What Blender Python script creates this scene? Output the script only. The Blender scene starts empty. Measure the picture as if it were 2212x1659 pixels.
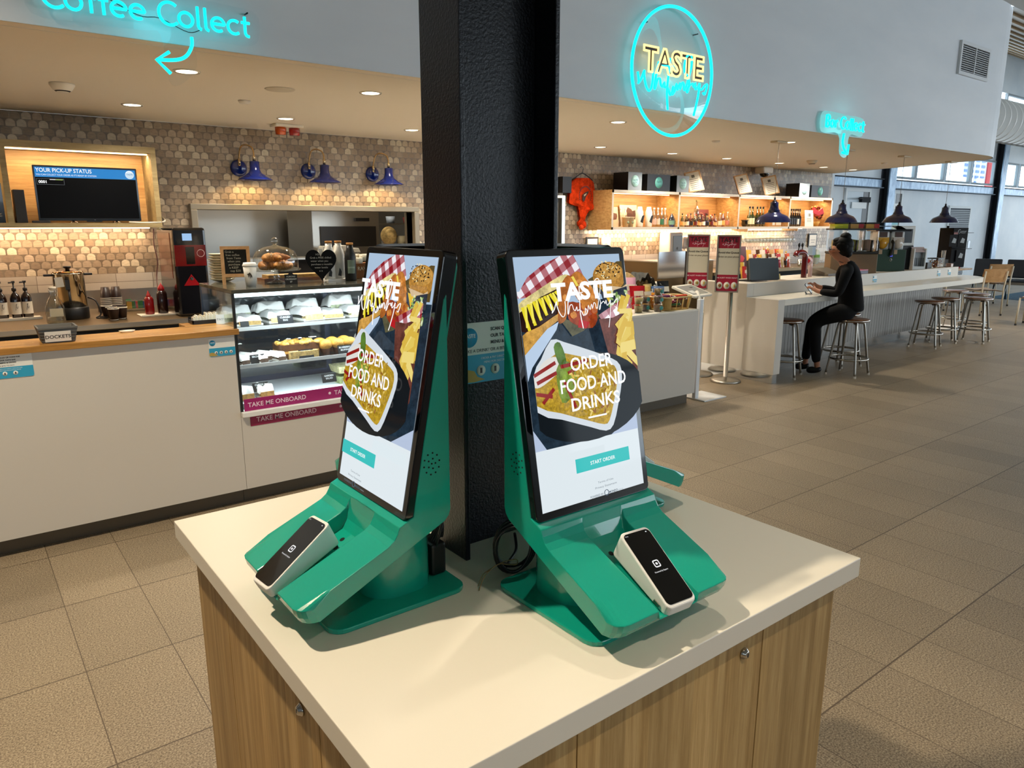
import bpy, math, random
from mathutils import Vector, Matrix
rnd = random.Random(7)
S = bpy.context.scene
COL = S.collection
D = math.radians
PI = math.pi

# ---------------------------------------------------------------- camera
CH = 1.63                                  # eye height of the photographer
FPX, TILT, YAW = 1577.0, D(12.375), D(52.446)   # focal length in px of the 2212 px frame; down tilt; heading of +X right of the view
fwd = Vector((math.cos(YAW), math.sin(YAW), 0))
rgt = Vector((math.sin(YAW), -math.cos(YAW), 0))
cf = fwd * math.cos(TILT) - Vector((0, 0, math.sin(TILT)))
cu = fwd * math.sin(TILT) + Vector((0, 0, math.cos(TILT)))
cd = bpy.data.cameras.new('camera')
cd.sensor_fit = 'HORIZONTAL'; cd.sensor_width = 36.0; cd.lens = 36.0 * FPX / 2212
cd.clip_start = 0.05; cd.clip_end = 300
cam = bpy.data.objects.new('camera', cd); COL.objects.link(cam)
cam.matrix_world = Matrix(((rgt.x, cu.x, -cf.x, 0), (rgt.y, cu.y, -cf.y, 0), (rgt.z, cu.z, -cf.z, CH), (0, 0, 0, 1)))
S.camera = cam

# ---------------------------------------------------------------- view, sky, daylight
S.view_settings.view_transform = 'Standard'; S.view_settings.look = 'None'
S.view_settings.exposure = 0.0; S.view_settings.gamma = 1.0; S.view_settings.use_curve_mapping = False
S.cycles.max_bounces = 7; S.cycles.diffuse_bounces = 4; S.cycles.glossy_bounces = 4
S.cycles.transparent_max_bounces = 12; S.cycles.transmission_bounces = 4
S.cycles.sample_clamp_indirect = 6; S.cycles.caustics_reflective = False; S.cycles.caustics_refractive = False
def lin(h):
    h = h.lstrip('#'); o = []
    for i in (0, 2, 4):
        c = int(h[i:i+2], 16) / 255
        o.append(c / 12.92 if c <= 0.04045 else ((c + 0.055) / 1.055) ** 2.4)
    return tuple(o)
w = bpy.data.worlds.new('overcast_sky'); S.world = w; w.use_nodes = True
bg = w.node_tree.nodes['Background']
bg.inputs[0].default_value = (0.78, 0.90, 1.0, 1); bg.inputs[1].default_value = 5.2
LIGHTS = []
def light(kind, name, loc, energy, color, aim=None, parent=None, **k):
    d = bpy.data.lights.new(name, kind); d.energy = energy; d.color = color
    for a, v in k.items(): setattr(d, a, v)
    if kind == 'POINT': d.specular_factor = 0.0
    o = bpy.data.objects.new(name, d); COL.objects.link(o); o.location = loc
    if aim is not None:
        o.rotation_euler = (Vector(aim) - Vector(loc)).to_track_quat('-Z', 'Y').to_euler()
    return o
WARM = (1.0, 0.74, 0.46); WARM2 = (1.0, 0.90, 0.76)
# daylight through the glazed walls of the hall (light portals only steer sky sampling)
for nm, loc, aim, sx, sy in (('daylight_portal', (22, -9.8, 2.3), (22, 0, 2.3), 24, 3.7), ('daylight_portal', (33.8, 0, 2.3), (0, 0, 2.3), 18, 4.2)):
    o = light('AREA', nm, loc, 1, (1, 1, 1), aim, shape='RECTANGLE', size=sx, size_y=sy); o.data.cycles.is_portal = True

# ---------------------------------------------------------------- materials
MAT = {}
def newmat(name):
    m = bpy.data.materials.new(name); m.use_nodes = True
    nt = m.node_tree; b = nt.nodes['Principled BSDF']; MAT[name] = m
    return m, nt, b
def attr_mat(name, rough, metal=0.0, spec=0.5, emit=0.0, coat=0.0, noise=0.0):
    m, nt, b = newmat(name)
    a = nt.nodes.new('ShaderNodeAttribute'); a.attribute_name = 'Col'
    src = a.outputs['Color']
    if noise:
        tc = nt.nodes.new('ShaderNodeTexCoord'); n = nt.nodes.new('ShaderNodeTexNoise'); n.inputs['Scale'].default_value = noise
        n.inputs['Detail'].default_value = 4; n.inputs['Roughness'].default_value = 0.7
        mr = nt.nodes.new('ShaderNodeMapRange'); mr.inputs[1].default_value = 0.3; mr.inputs[2].default_value = 0.7
        mr.inputs[3].default_value = 0.45; mr.inputs[4].default_value = 1.35
        mx = nt.nodes.new('ShaderNodeMix'); mx.data_type = 'RGBA'; mx.blend_type = 'MULTIPLY'; mx.inputs[0].default_value = 1
        nt.links.new(tc.outputs['Object'], n.inputs['Vector']); nt.links.new(n.outputs[0], mr.inputs[0])
        nt.links.new(src, mx.inputs[6]); nt.links.new(mr.outputs[0], mx.inputs[7]); src = mx.outputs[2]
    if emit:
        b.inputs['Base Color'].default_value = (0.004, 0.004, 0.005, 1)
        nt.links.new(src, b.inputs['Emission Color']); b.inputs['Emission Strength'].default_value = emit
    else:
        nt.links.new(src, b.inputs['Base Color'])
    b.inputs['Roughness'].default_value = rough; b.inputs['Metallic'].default_value = metal
    b.inputs['Specular IOR Level'].default_value = spec; b.inputs['Coat Weight'].default_value = coat
    return m
attr_mat('matte', 0.75, spec=0.25)
attr_mat('hair', 0.6, spec=0.15)
attr_mat('dark_glass', 0.35, spec=0.12)
attr_mat('satin', 0.42)
attr_mat('gloss', 0.12, coat=0.3)
attr_mat('metal', 0.28, metal=1.0)
attr_mat('chrome', 0.10, metal=1.0)
attr_mat('screen', 0.06, emit=1.0, spec=0.08)
attr_mat('screen_food', 0.06, emit=1.0, spec=0.08, noise=55)
attr_mat('screen_fine', 0.06, emit=1.0, spec=0.08, noise=140)
attr_mat('lamp', 0.5, emit=6.0)
attr_mat('neon', 0.5, emit=2.2)
attr_mat('edge_lit', 0.2, emit=0.75)
attr_mat('food', 0.6, noise=40)
attr_mat('cloth', 0.9, spec=0.1, noise=18)
def ramp(nt, stops, src):
    r = nt.nodes.new('ShaderNodeValToRGB'); e = r.color_ramp.elements
    while len(e) < len(stops): e.new(0.5)
    for i, (p, c) in enumerate(stops): e[i].position = p; e[i].color = (*c, 1)
    nt.links.new(src, r.inputs[0]); return r.outputs[0]
def nz(nt, vec, scale, detail=3, rough=0.55, mapscale=None):
    if mapscale:
        mp = nt.nodes.new('ShaderNodeMapping'); mp.inputs['Scale'].default_value = mapscale; nt.links.new(vec, mp.inputs[0]); vec = mp.outputs[0]
    n = nt.nodes.new('ShaderNodeTexNoise'); n.inputs['Scale'].default_value = scale; n.inputs['Detail'].default_value = detail; n.inputs['Roughness'].default_value = rough
    nt.links.new(vec, n.inputs['Vector']); return n.outputs[0]
def objco(nt): return nt.nodes.new('ShaderNodeTexCoord').outputs['Object']
def bump(nt, b, h, s, d=0.01):
    n = nt.nodes.new('ShaderNodeBump'); n.inputs['Strength'].default_value = s; n.inputs['Distance'].default_value = d
    nt.links.new(h, n.inputs['Height']); nt.links.new(n.outputs[0], b.inputs['Normal'])
def math_n(nt, op, a, b=None, c=None):
    n = nt.nodes.new('ShaderNodeMath'); n.operation = op
    for i, v in enumerate((a, b, c)):
        if v is None: continue
        if isinstance(v, (int, float)): n.inputs[i].default_value = v
        else: nt.links.new(v, n.inputs[i])
    return n.outputs[0]
def mixc(nt, f, a, b, mode='MIX'):
    n = nt.nodes.new('ShaderNodeMix'); n.data_type = 'RGBA'; n.blend_type = mode
    for i, v in ((0, f), (6, a), (7, b)):
        if isinstance(v, (int, float)): n.inputs[i].default_value = v
        elif isinstance(v, tuple): n.inputs[i].default_value = (*v, 1)
        else: nt.links.new(v, n.inputs[i])
    return n.outputs[2]

def wood_mat(name, c0, c1, c2, grain, rough=0.5, board=None, bscale=1.0):
    m, nt, b = newmat(name); v = objco(nt)
    a = nz(nt, v, 1.0, 4, 0.6, tuple(grain)); f = nz(nt, v, 1.0, 6, 0.75, tuple(g * 5 for g in grain))
    s = math_n(nt, 'ADD', math_n(nt, 'MULTIPLY', a, 0.6), math_n(nt, 'MULTIPLY', f, 0.4))
    c = ramp(nt, [(0.34, lin(c0)), (0.5, lin(c1)), (0.66, lin(c2))], s)
    if board:                                # planks of slightly differing tone along one axis
        sx = nt.nodes.new('ShaderNodeSeparateXYZ'); nt.links.new(v, sx.inputs[0])
        ax = math_n(nt, 'ADD', sx.outputs[0], sx.outputs[1]) if board[0] == 'xy' else sx.outputs[board[0]]
        t = math_n(nt, 'FLOOR', math_n(nt, 'DIVIDE', ax, board[1]))
        wn = nt.nodes.new('ShaderNodeTexWhiteNoise'); wn.noise_dimensions = '1D'; nt.links.new(t, wn.inputs['W'])
        k = math_n(nt, 'MULTIPLY_ADD', wn.outputs[0], 0.35, 0.80)
        c = mixc(nt, 1.0, c, k, 'MULTIPLY')
    nt.links.new(c, b.inputs['Base Color']); b.inputs['Roughness'].default_value = rough
    bump(nt, b, f, 0.12, 0.002)
    return m
wood_mat('oak_panel', '94713f', 'b6935c', 'd0b07a', (38, 38, 1.4), 0.5, board=('xy', 0.061))
wood_mat('oak_shelf', '9a703c', 'b98f58', 'cda66c', (2.0, 20, 40), 0.5)
wood_mat('oak_dark', '7f6b44', '978257', 'aa9568', (3.0, 30, 30), 0.6)
wood_mat('counter_timber', '93652b', 'b07f40', 'c4944f', (2.0, 26, 30), 0.25)
wood_mat('seat_wood', '4d2c17', '6e4223', '875532', (6, 30, 30), 0.3)
wood_mat('chair_ply', 'a87c4c', 'be9362', 'cfa577', (4, 30, 6), 0.4)

def floor_mat():
    m, nt, b = newmat('floor_tiles'); v = objco(nt)
    sx = nt.nodes.new('ShaderNodeSeparateXYZ'); nt.links.new(v, sx.inputs[0])
    tx = math_n(nt, 'DIVIDE', math_n(nt, 'SUBTRACT', sx.outputs[0], 0.222), 0.3)
    ty = math_n(nt, 'DIVIDE', math_n(nt, 'SUBTRACT', sx.outputs[1], 1.09), 0.6)
    fx, fy = math_n(nt, 'FRACT', tx), math_n(nt, 'FRACT', ty)
    ex = math_n(nt, 'MULTIPLY', math_n(nt, 'MINIMUM', fx, math_n(nt, 'SUBTRACT', 1.0, fx)), 0.3)
    ey = math_n(nt, 'MULTIPLY', math_n(nt, 'MINIMUM', fy, math_n(nt, 'SUBTRACT', 1.0, fy)), 0.6)
    g = math_n(nt, 'MAXIMUM', math_n(nt, 'LESS_THAN', ex, 0.0016), math_n(nt, 'LESS_THAN', ey, 0.0030))
    cb = nt.nodes.new('ShaderNodeCombineXYZ'); nt.links.new(math_n(nt, 'FLOOR', tx), cb.inputs[0]); nt.links.new(math_n(nt, 'FLOOR', ty), cb.inputs[1])
    wn = nt.nodes.new('ShaderNodeTexWhiteNoise'); wn.noise_dimensions = '2D'; nt.links.new(cb.outputs[0], wn.inputs['Vector'])
    sp = nz(nt, v, 170, 3, 0.65); cl = nz(nt, v, 1.6, 4, 0.6)
    c = ramp(nt, [(0.34, lin('5f5141')), (0.5, lin('91816a')), (0.66, lin('b6a68c'))], sp)
    k = math_n(nt, 'ADD', math_n(nt, 'MULTIPLY_ADD', wn.outputs[0], 0.22, 0.70), math_n(nt, 'MULTIPLY', cl, 0.40))
    c = mixc(nt, 1.0, c, k, 'MULTIPLY')
    c = mixc(nt, g, c, lin('5a4c3c'))
    nt.links.new(c, b.inputs['Base Color']); b.inputs['Roughness'].default_value = 0.5
    b.inputs['Specular IOR Level'].default_value = 0.35
    bump(nt, b, math_n(nt, 'SUBTRACT', math_n(nt, 'MULTIPLY', sp, 0.6), math_n(nt, 'MULTIPLY', g, 1.2)), 0.35, 0.003)
floor_mat()

def scale_tiles():                          # staggered round-topped wall tiles
    m, nt, b = newmat('round_top_tiles'); v = objco(nt)
    sx = nt.nodes.new('ShaderNodeSeparateXYZ'); nt.links.new(v, sx.inputs[0])
    W, H = 0.076, 0.060
    r = math_n(nt, 'DIVIDE', sx.outputs[2], H); row = math_n(nt, 'FLOOR', r); fv = math_n(nt, 'FRACT', r)
    def cell(rw):
        off = math_n(nt, 'MULTIPLY', math_n(nt, 'MODULO', rw, 2.0), 0.5)
        q = math_n(nt, 'ADD', math_n(nt, 'DIVIDE', sx.outputs[0], W), off)
        return math_n(nt, 'FLOOR', q), math_n(nt, 'SUBTRACT', math_n(nt, 'FRACT', q), 0.5)
    i0, u0 = cell(row); i1, u1 = cell(math_n(nt, 'ADD', row, 1.0))
    au = math_n(nt, 'ABSOLUTE', u0)
    # arch: full height in the middle, falling to the shoulder at the sides
    top = math_n(nt, 'MULTIPLY_ADD', math_n(nt, 'SQRT', math_n(nt, 'MAXIMUM', math_n(nt, 'SUBTRACT', 0.2025, math_n(nt, 'MULTIPLY', au, au)), 0.0)), 1.22, 0.42)
    ins = math_n(nt, 'MULTIPLY', math_n(nt, 'LESS_THAN', fv, top), math_n(nt, 'LESS_THAN', au, 0.43))
    cx = nt.nodes.new('ShaderNodeCombineXYZ')
    def pick(a, bb): return math_n(nt, 'ADD', math_n(nt, 'MULTIPLY', ins, a), math_n(nt, 'MULTIPLY', math_n(nt, 'SUBTRACT', 1.0, ins), bb))
    nt.links.new(pick(i0, i1), cx.inputs[0]); nt.links.new(pick(row, math_n(nt, 'ADD', row, 1.0)), cx.inputs[1])
    wn = nt.nodes.new('ShaderNodeTexWhiteNoise'); wn.noise_dimensions = '2D'; nt.links.new(cx.outputs[0], wn.inputs['Vector'])
    d1 = math_n(nt, 'ABSOLUTE', u1)
    gap = math_n(nt, 'MULTIPLY', math_n(nt, 'SUBTRACT', 1.0, ins), math_n(nt, 'GREATER_THAN', d1, 0.44))
    st = nz(nt, v, 1.0, 3, 0.6, (25, 25, 120))
    c = ramp(nt, [(0.0, lin('7f6c55')), (0.45, lin('927f67')), (0.75, lin('a5927a')), (0.92, lin('b5a489')), (1.0, lin('c6b89c'))], wn.outputs[0])
    c = mixc(nt, 1.0, c, math_n(nt, 'MULTIPLY_ADD', st, 1.1, 0.45), 'MULTIPLY')
    # between the round tops the tile behind is set back, shade mixed into its colour
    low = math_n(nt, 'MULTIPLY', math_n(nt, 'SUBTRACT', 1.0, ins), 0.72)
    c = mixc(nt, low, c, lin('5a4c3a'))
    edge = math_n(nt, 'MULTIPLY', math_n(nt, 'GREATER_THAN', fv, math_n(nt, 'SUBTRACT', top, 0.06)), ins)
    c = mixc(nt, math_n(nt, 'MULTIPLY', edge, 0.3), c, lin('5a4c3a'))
    c = mixc(nt, gap, c, lin('4d4334'))
    nt.links.new(c, b.inputs['Base Color']); b.inputs['Roughness'].default_value = 0.3
    bump(nt, b, math_n(nt, 'ADD', math_n(nt, 'MULTIPLY', ins, math_n(nt, 'SUBTRACT', 1.4, fv)), math_n(nt, 'MULTIPLY', wn.outputs[0], 0.3)), 0.5, 0.006)
scale_tiles()

def simple(name, c, rough, metal=0.0, spec=0.5, bumpscale=None, bs=0.2, stretch=None, var=None, coat=0.0):
    m, nt, b = newmat(name); v = objco(nt)
    b.inputs['Base Color'].default_value = (*lin(c), 1); b.inputs['Roughness'].default_value = rough
    b.inputs['Metallic'].default_value = metal; b.inputs['Specular IOR Level'].default_value = spec; b.inputs['Coat Weight'].default_value = coat
    if bumpscale: bump(nt, b, nz(nt, v, bumpscale, 3, 0.6, stretch), bs, 0.002)
    if var:
        f = nz(nt, v, var[0], 4, 0.6, var[2] if len(var) > 2 else None)
        c2 = ramp(nt, [(0.3, lin(var[1])), (0.7, lin(c))], f); nt.links.new(c2, b.inputs['Base Color'])
    return m
simple('white_laminate', 'd0c9bd', 0.42, bumpscale=60, bs=0.02)
simple('worktop_stone', 'e6dfd0', 0.33, bumpscale=300, bs=0.03)
simple('bulkhead_paint', 'e4e8ec', 0.55, var=(0.7, 'd6dce2', (0.7, 0.7, 2.2)))
simple('ceiling_paint', 'eee2cd', 0.7)
simple('hall_ceiling', 'c9cac8', 0.8)
simple('white_wall', 'd5dade', 0.6, var=(1.2, 'c3ccd4'))
simple('green_enamel', '129e88', 0.16, bumpscale=420, bs=0.05, coat=0.5)
simple('black_steel', '0b0e15', 0.30, spec=0.35, bumpscale=160, bs=0.6)
simple('brushed_steel', 'b9b4aa', 0.32, metal=1.0, bumpscale=1, bs=0.15, stretch=(4, 4, 260))
simple('mirror_kick', 'cfd3d6', 0.12, metal=1.0)
simple('kick_brown', '5d5344', 0.4, metal=0.3)
simple('galvanised', '8597a6', 0.4, metal=0.7, var=(9, '4b5f74', (1, 1, 0.4)))
simple('carpet_blue', '1d5a70', 0.95, var=(14, '12405a'))
simple('dull_steel', '8d8372', 0.42, metal=0.75, bumpscale=1, bs=0.15, stretch=(4, 4, 260))
simple('brown_steel', '7a6648', 0.35, metal=0.8)
def slats():
    m, nt, b = newmat('grey_slats'); v = objco(nt)
    sx = nt.nodes.new('ShaderNodeSeparateXYZ'); nt.links.new(v, sx.inputs[0])
    t = math_n(nt, 'DIVIDE', sx.outputs[0], 0.066); f = math_n(nt, 'FRACT', t)
    g = math_n(nt, 'LESS_THAN', f, 0.12)
    wn = nt.nodes.new('ShaderNodeTexWhiteNoise'); wn.noise_dimensions = '1D'; nt.links.new(math_n(nt, 'FLOOR', t), wn.inputs['W'])
    gr = nz(nt, v, 1.0, 5, 0.7, (60, 60, 2.5))
    c = ramp(nt, [(0.3, lin('85807a')), (0.7, lin('b4afa6'))], gr)
    c = mixc(nt, 1.0, c, math_n(nt, 'MULTIPLY_ADD', wn.outputs[0], 0.25, 0.82), 'MULTIPLY')
    c = mixc(nt, g, c, lin('33302b'))
    nt.links.new(c, b.inputs['Base Color']); b.inputs['Roughness'].default_value = 0.5
    bump(nt, b, math_n(nt, 'SUBTRACT', 1.0, g), 0.6, 0.004)
slats()
def wall_brick():
    m, nt, b = newmat('long_tiles'); v = objco(nt)
    mp = nt.nodes.new('ShaderNodeMapping'); mp.inputs['Rotation'].default_value = (D(90), 0, 0); nt.links.new(v, mp.inputs[0])
    br = nt.nodes.new('ShaderNodeTexBrick'); br.inputs['Scale'].default_value = 1; br.inputs['Brick Width'].default_value = 0.3; br.inputs['Row Height'].default_value = 0.075
    br.inputs['Mortar Size'].default_value = 0.002; br.inputs['Color1'].default_value = (*lin('cbbfae'), 1); br.inputs['Color2'].default_value = (*lin('b8ab99'), 1); br.inputs['Mortar'].default_value = (*lin('7a6f62'), 1)
    br.offset = 0
    nt.links.new(mp.outputs[0], br.inputs[0]); nt.links.new(br.outputs[0], b.inputs['Base Color']); b.inputs['Roughness'].default_value = 0.15
    bump(nt, b, nz(nt, v, 14, 2), 0.25, 0.01)
wall_brick()
def checker(name, c1, c2, c3, scale, emit):
    m, nt, b = newmat(name); v = objco(nt)
    mp = nt.nodes.new('ShaderNodeMapping'); mp.inputs['Rotation'].default_value = (D(90), 0, 0); mp.inputs['Scale'].default_value = (scale,) * 3; nt.links.new(v, mp.inputs[0])
    mr = nt.nodes.new('ShaderNodeMapping'); mr.inputs['Rotation'].default_value = (0, 0, D(28)); nt.links.new(mp.outputs[0], mr.inputs[0])
    sx = nt.nodes.new('ShaderNodeSeparateXYZ'); nt.links.new(mr.outputs[0], sx.inputs[0])
    a = math_n(nt, 'LESS_THAN', math_n(nt, 'FRACT', sx.outputs[0]), 0.5); c = math_n(nt, 'LESS_THAN', math_n(nt, 'FRACT', sx.outputs[1]), 0.5)
    s = math_n(nt, 'MULTIPLY', math_n(nt, 'ADD', a, c), 0.5)
    col = ramp(nt, [(0.0, lin(c1)), (0.5, lin(c2)), (1.0, lin(c3))], s)
    b.inputs['Base Color'].default_value = (0.005, 0.005, 0.005, 1); b.inputs['Roughness'].default_value = 0.06
    nt.links.new(col, b.inputs['Emission Color']); b.inputs['Emission Strength'].default_value = emit
checker('gingham', 'eceaf0', 'b06a72', '8c1220', 34, 1.0)
def glass(name, tint, refl=0.06, rough=0.02, edge=0.45):
    m = bpy.data.materials.new(name); m.use_nodes = True; nt = m.node_tree; nt.nodes.clear(); MAT[name] = m
    o = nt.nodes.new('ShaderNodeOutputMaterial'); t = nt.nodes.new('ShaderNodeBsdfTransparent'); g = nt.nodes.new('ShaderNodeBsdfGlossy')
    t.inputs[0].default_value = (*tint, 1); g.inputs[0].default_value = (1, 1, 1, 1); g.inputs['Roughness'].default_value = rough
    lw = nt.nodes.new('ShaderNodeLayerWeight'); lw.inputs[0].default_value = 0.35
    f = math_n(nt, 'MULTIPLY_ADD', lw.outputs['Facing'], edge, refl); mx = nt.nodes.new('ShaderNodeMixShader')
    nt.links.new(f, mx.inputs[0]); nt.links.new(t.outputs[0], mx.inputs[1]); nt.links.new(g.outputs[0], mx.inputs[2]); nt.links.new(mx.outputs[0], o.inputs[0])
glass('glass', (0.95, 0.97, 0.96), 0.03)
glass('acrylic', (0.975, 0.985, 0.99), 0.015, 0.02, 0.15)
glass('bottle_glass', (0.86, 0.88, 0.86), 0.10)
glass('green_glass', (0.25, 0.42, 0.22), 0.10)
glass('amber_glass', (0.62, 0.33, 0.10), 0.10)
glass('blue_glass', (0.10, 0.25, 0.75), 0.10)
glass('yellow_drink', (0.75, 0.60, 0.08), 0.08)
glass('window_glass', (0.93, 0.97, 0.98), 0.04)
# ---------------------------------------------------------------- mesh building
CC = {}
def c_(h):
    if isinstance(h, tuple): return h
    if h not in CC: CC[h] = lin(h)
    return CC[h]
ORG = {}
class MB:
    """collects faces; build() links them as ONE mesh object"""
    def __init__(s): s.v = []; s.f = []; s.m = []; s.c = []; s.sm = []; s.T = Matrix()
    def at(s, T): s.T = T; return s
    def add(s, vs, fs, m, c='ffffff', smooth=False):
        o = len(s.v); T = s.T
        s.v += [tuple(T @ Vector(p)) for p in vs]
        flip = T.determinant() < 0
        for f in fs:
            f = tuple(o + i for i in f)
            s.f.append(f[::-1] if flip else f); s.m.append(m); s.c.append(c_(c)); s.sm.append(smooth)
        return s
    def box(s, x0, x1, y0, y1, z0, z1, m='matte', c='ffffff'):
        v = [(x, y, z) for z in (z0, z1) for y in (y0, y1) for x in (x0, x1)]
        return s.add(v, [(0, 2, 3, 1), (4, 5, 7, 6), (0, 1, 5, 4), (2, 6, 7, 3), (0, 4, 6, 2), (1, 3, 7, 5)], m, c)
    def lathe(s, prof, ctr=(0, 0, 0), n=20, m='matte', c='ffffff', smooth=True, axis=None, sx=1, sy=1, cap=True):
        R = axis_mat(axis) if axis is not None else Matrix()
        vs = []; fs = []
        for r, z in prof:
            for k in range(n):
                a = 2 * PI * k / n
                vs.append(tuple(R @ Vector((r * math.cos(a) * sx, r * math.sin(a) * sy, z)) + Vector(ctr)))
        for i in range(len(prof) - 1):
            for k in range(n):
                k2 = (k + 1) % n; fs.append((i * n + k, i * n + k2, (i + 1) * n + k2, (i + 1) * n + k))
        if cap:
            if prof[0][0] > 1e-6: fs.append(tuple(range(n))[::-1])
            if prof[-1][0] > 1e-6: fs.append(tuple((len(prof) - 1) * n + k for k in range(n)))
        return s.add(vs, fs, m, c, smooth)
    def cyl(s, ctr, r, h, m='matte', c='ffffff', n=20, axis=None, r2=None, smooth=True):
        r2 = r if r2 is None else r2
        return s.lathe([(0, 0), (r, 0), (r, 0), (r2, h), (r2, h), (0, h)], ctr, n, m, c, smooth, axis)
    def tube(s, pts, r, m='matte', c='ffffff', n=8, closed=False, cap=True, smooth=True):
        P = [Vector(p) for p in pts]; N = len(P); rr = r if isinstance(r, (list, tuple)) else [r] * N
        T = []
        for i in range(N):
            a = P[(i - 1) % N] if (closed or i > 0) else P[i]; b = P[(i + 1) % N] if (closed or i < N - 1) else P[i]
            t = (b - a); T.append(t.normalized() if t.length > 1e-9 else Vector((0, 0, 1)))
        u = T[0].orthogonal().normalized(); vs = []; fs = []
        for i in range(N):
            if i: u = (u - T[i] * u.dot(T[i])); u = u.normalized() if u.length > 1e-6 else T[i].orthogonal().normalized()
            w_ = T[i].cross(u)
            for k in range(n):
                a = 2 * PI * k / n; vs.append(tuple(P[i] + (u * math.cos(a) + w_ * math.sin(a)) * rr[i]))
        for i in range(N if closed else N - 1):
            j = (i + 1) % N
            for k in range(n):
                k2 = (k + 1) % n; fs.append((i * n + k, i * n + k2, j * n + k2, j * n + k))
        if cap and not closed: fs += [tuple(range(n))[::-1], tuple((N - 1) * n + k for k in range(n))]
        return s.add(vs, fs, m, c, smooth)
    def prism(s, poly, a0, a1, ax='y', m='matte', c='ffffff'):
        """poly of 2-d points extruded along ax; ax x:(y,z) y:(x,z) z:(x,y)"""
        def P(p, a): return {'x': (a, p[0], p[1]), 'y': (p[0], a, p[1]), 'z': (p[0], p[1], a)}[ax]
        area = sum(poly[i][0] * poly[(i + 1) % len(poly)][1] - poly[(i + 1) % len(poly)][0] * poly[i][1] for i in range(len(poly)))
        if (area < 0) != (ax == 'y'): poly = poly[::-1]
        if a1 < a0: a0, a1 = a1, a0
        n = len(poly); vs = [P(p, a0) for p in poly] + [P(p, a1) for p in poly]
        fs = [tuple(range(n))[::-1], tuple(range(n, 2 * n))] + [(i, (i + 1) % n, n + (i + 1) % n, n + i) for i in range(n)]
        return s.add(vs, fs, m, c)
    def ell(s, ctr, rx, ry, rz, m='matte', c='ffffff', n=14, k=8):
        return s.lathe([(math.sin(PI * i / k), -math.cos(PI * i / k)) for i in range(k + 1)], (0, 0, 0), n, m, c, True, None, cap=False) if False else s._ell(ctr, rx, ry, rz, m, c, n, k)
    def _ell(s, ctr, rx, ry, rz, m, c, n, k):
        vs = []; fs = []
        for i in range(k + 1):
            a = PI * i / k
            for j in range(n):
                b = 2 * PI * j / n; vs.append((ctr[0] + rx * math.sin(a) * math.cos(b), ctr[1] + ry * math.sin(a) * math.sin(b), ctr[2] - rz * math.cos(a)))
        for i in range(k):
            for j in range(n):
                j2 = (j + 1) % n; fs.append((i * n + j, i * n + j2, (i + 1) * n + j2, (i + 1) * n + j))
        return s.add(vs, fs, m, c, True)
    def poly(s, pts, m='matte', c='ffffff'):
        return s.add(pts, [tuple(range(len(pts)))], m, c)
    def sheet(s, fn, nu, nv, m='matte', c='ffffff', smooth=True, closed=False):
        vs = [fn(i / nu, j / nv) for j in range(nv + 1) for i in range(nu + 1)]
        fs = [(j * (nu + 1) + i, j * (nu + 1) + i + 1, (j + 1) * (nu + 1) + i + 1, (j + 1) * (nu + 1) + i) for j in range(nv) for i in range(nu)]
        return s.add(vs, fs, m, c, smooth)
    def text(s, txt, size, T, m='matte', c='ffffff', align='CENTER', bold=0.0, sx=1.0, tube=None, thick=0.0):
        """lettering in the local XY plane of T, baseline at its origin"""
        key = (txt, align, bold, tube, thick)
        if key not in TXT:
            cu_ = bpy.data.curves.new('lettering', 'FONT'); cu_.body = txt; cu_.size = 1; cu_.align_x = align; cu_.resolution_u = 3
            cu_.offset = bold; cu_.extrude = thick
            if tube: cu_.fill_mode = 'NONE'; cu_.bevel_depth = tube; cu_.bevel_resolution = 1
            ob = bpy.data.objects.new('lettering', cu_); me = ob.to_mesh()
            TXT[key] = ([tuple(v.co) for v in me.vertices], [tuple(p.vertices) for p in me.polygons])
            ob.to_mesh_clear(); bpy.data.objects.remove(ob); bpy.data.curves.remove(cu_)
        vs, fs = TXT[key]; old = s.T
        s.T = old @ T @ Matrix.Diagonal((size * sx, size, size, 1))
        s.add(vs, fs, m, c); s.T = old; return s
    def build(s, name, parent=None, bev=None, seg=2, abs_=True, org=None, sub=0, angle=40):
        """abs_: coordinates are world (or the thing's own frame) and are shifted to the parent's origin"""
        o0 = Vector(org) if org else (ORG.get(parent.name, Vector()) if parent else Vector())
        me = bpy.data.meshes.new(name)
        names = []
        for x in s.m:
            if x not in names: names.append(x)
        me.from_pydata([tuple(Vector(p) - o0) for p in s.v], [], s.f)
        for x in names: me.materials.append(MAT[x])
        idx = {x: i for i, x in enumerate(names)}
        me.polygons.foreach_set('material_index', [idx[x] for x in s.m]); me.polygons.foreach_set('use_smooth', s.sm)
        a = me.color_attributes.new('Col', 'FLOAT_COLOR', 'CORNER'); buf = []
        for p, cc in zip(me.polygons, s.c): buf += [cc[0], cc[1], cc[2], 1.0] * p.loop_total
        a.data.foreach_set('color', buf); me.update()
        ob = bpy.data.objects.new(name, me); COL.objects.link(ob)
        if parent: ob.parent = parent; ORG[ob.name] = o0
        elif org: ob.location = o0; ORG[ob.name] = o0
        else: ORG[ob.name] = Vector()
        if bev:
            md = ob.modifiers.new('edges', 'BEVEL'); md.width = bev; md.segments = seg; md.limit_method = 'ANGLE'; md.angle_limit = D(angle)
        if sub:
            md = ob.modifiers.new('smooth', 'SUBSURF'); md.levels = sub; md.render_levels = sub
        return ob
TXT = {}
def axis_mat(a):
    return Vector(a).normalized().to_track_quat('Z', 'Y').to_matrix().to_4x4()
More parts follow.
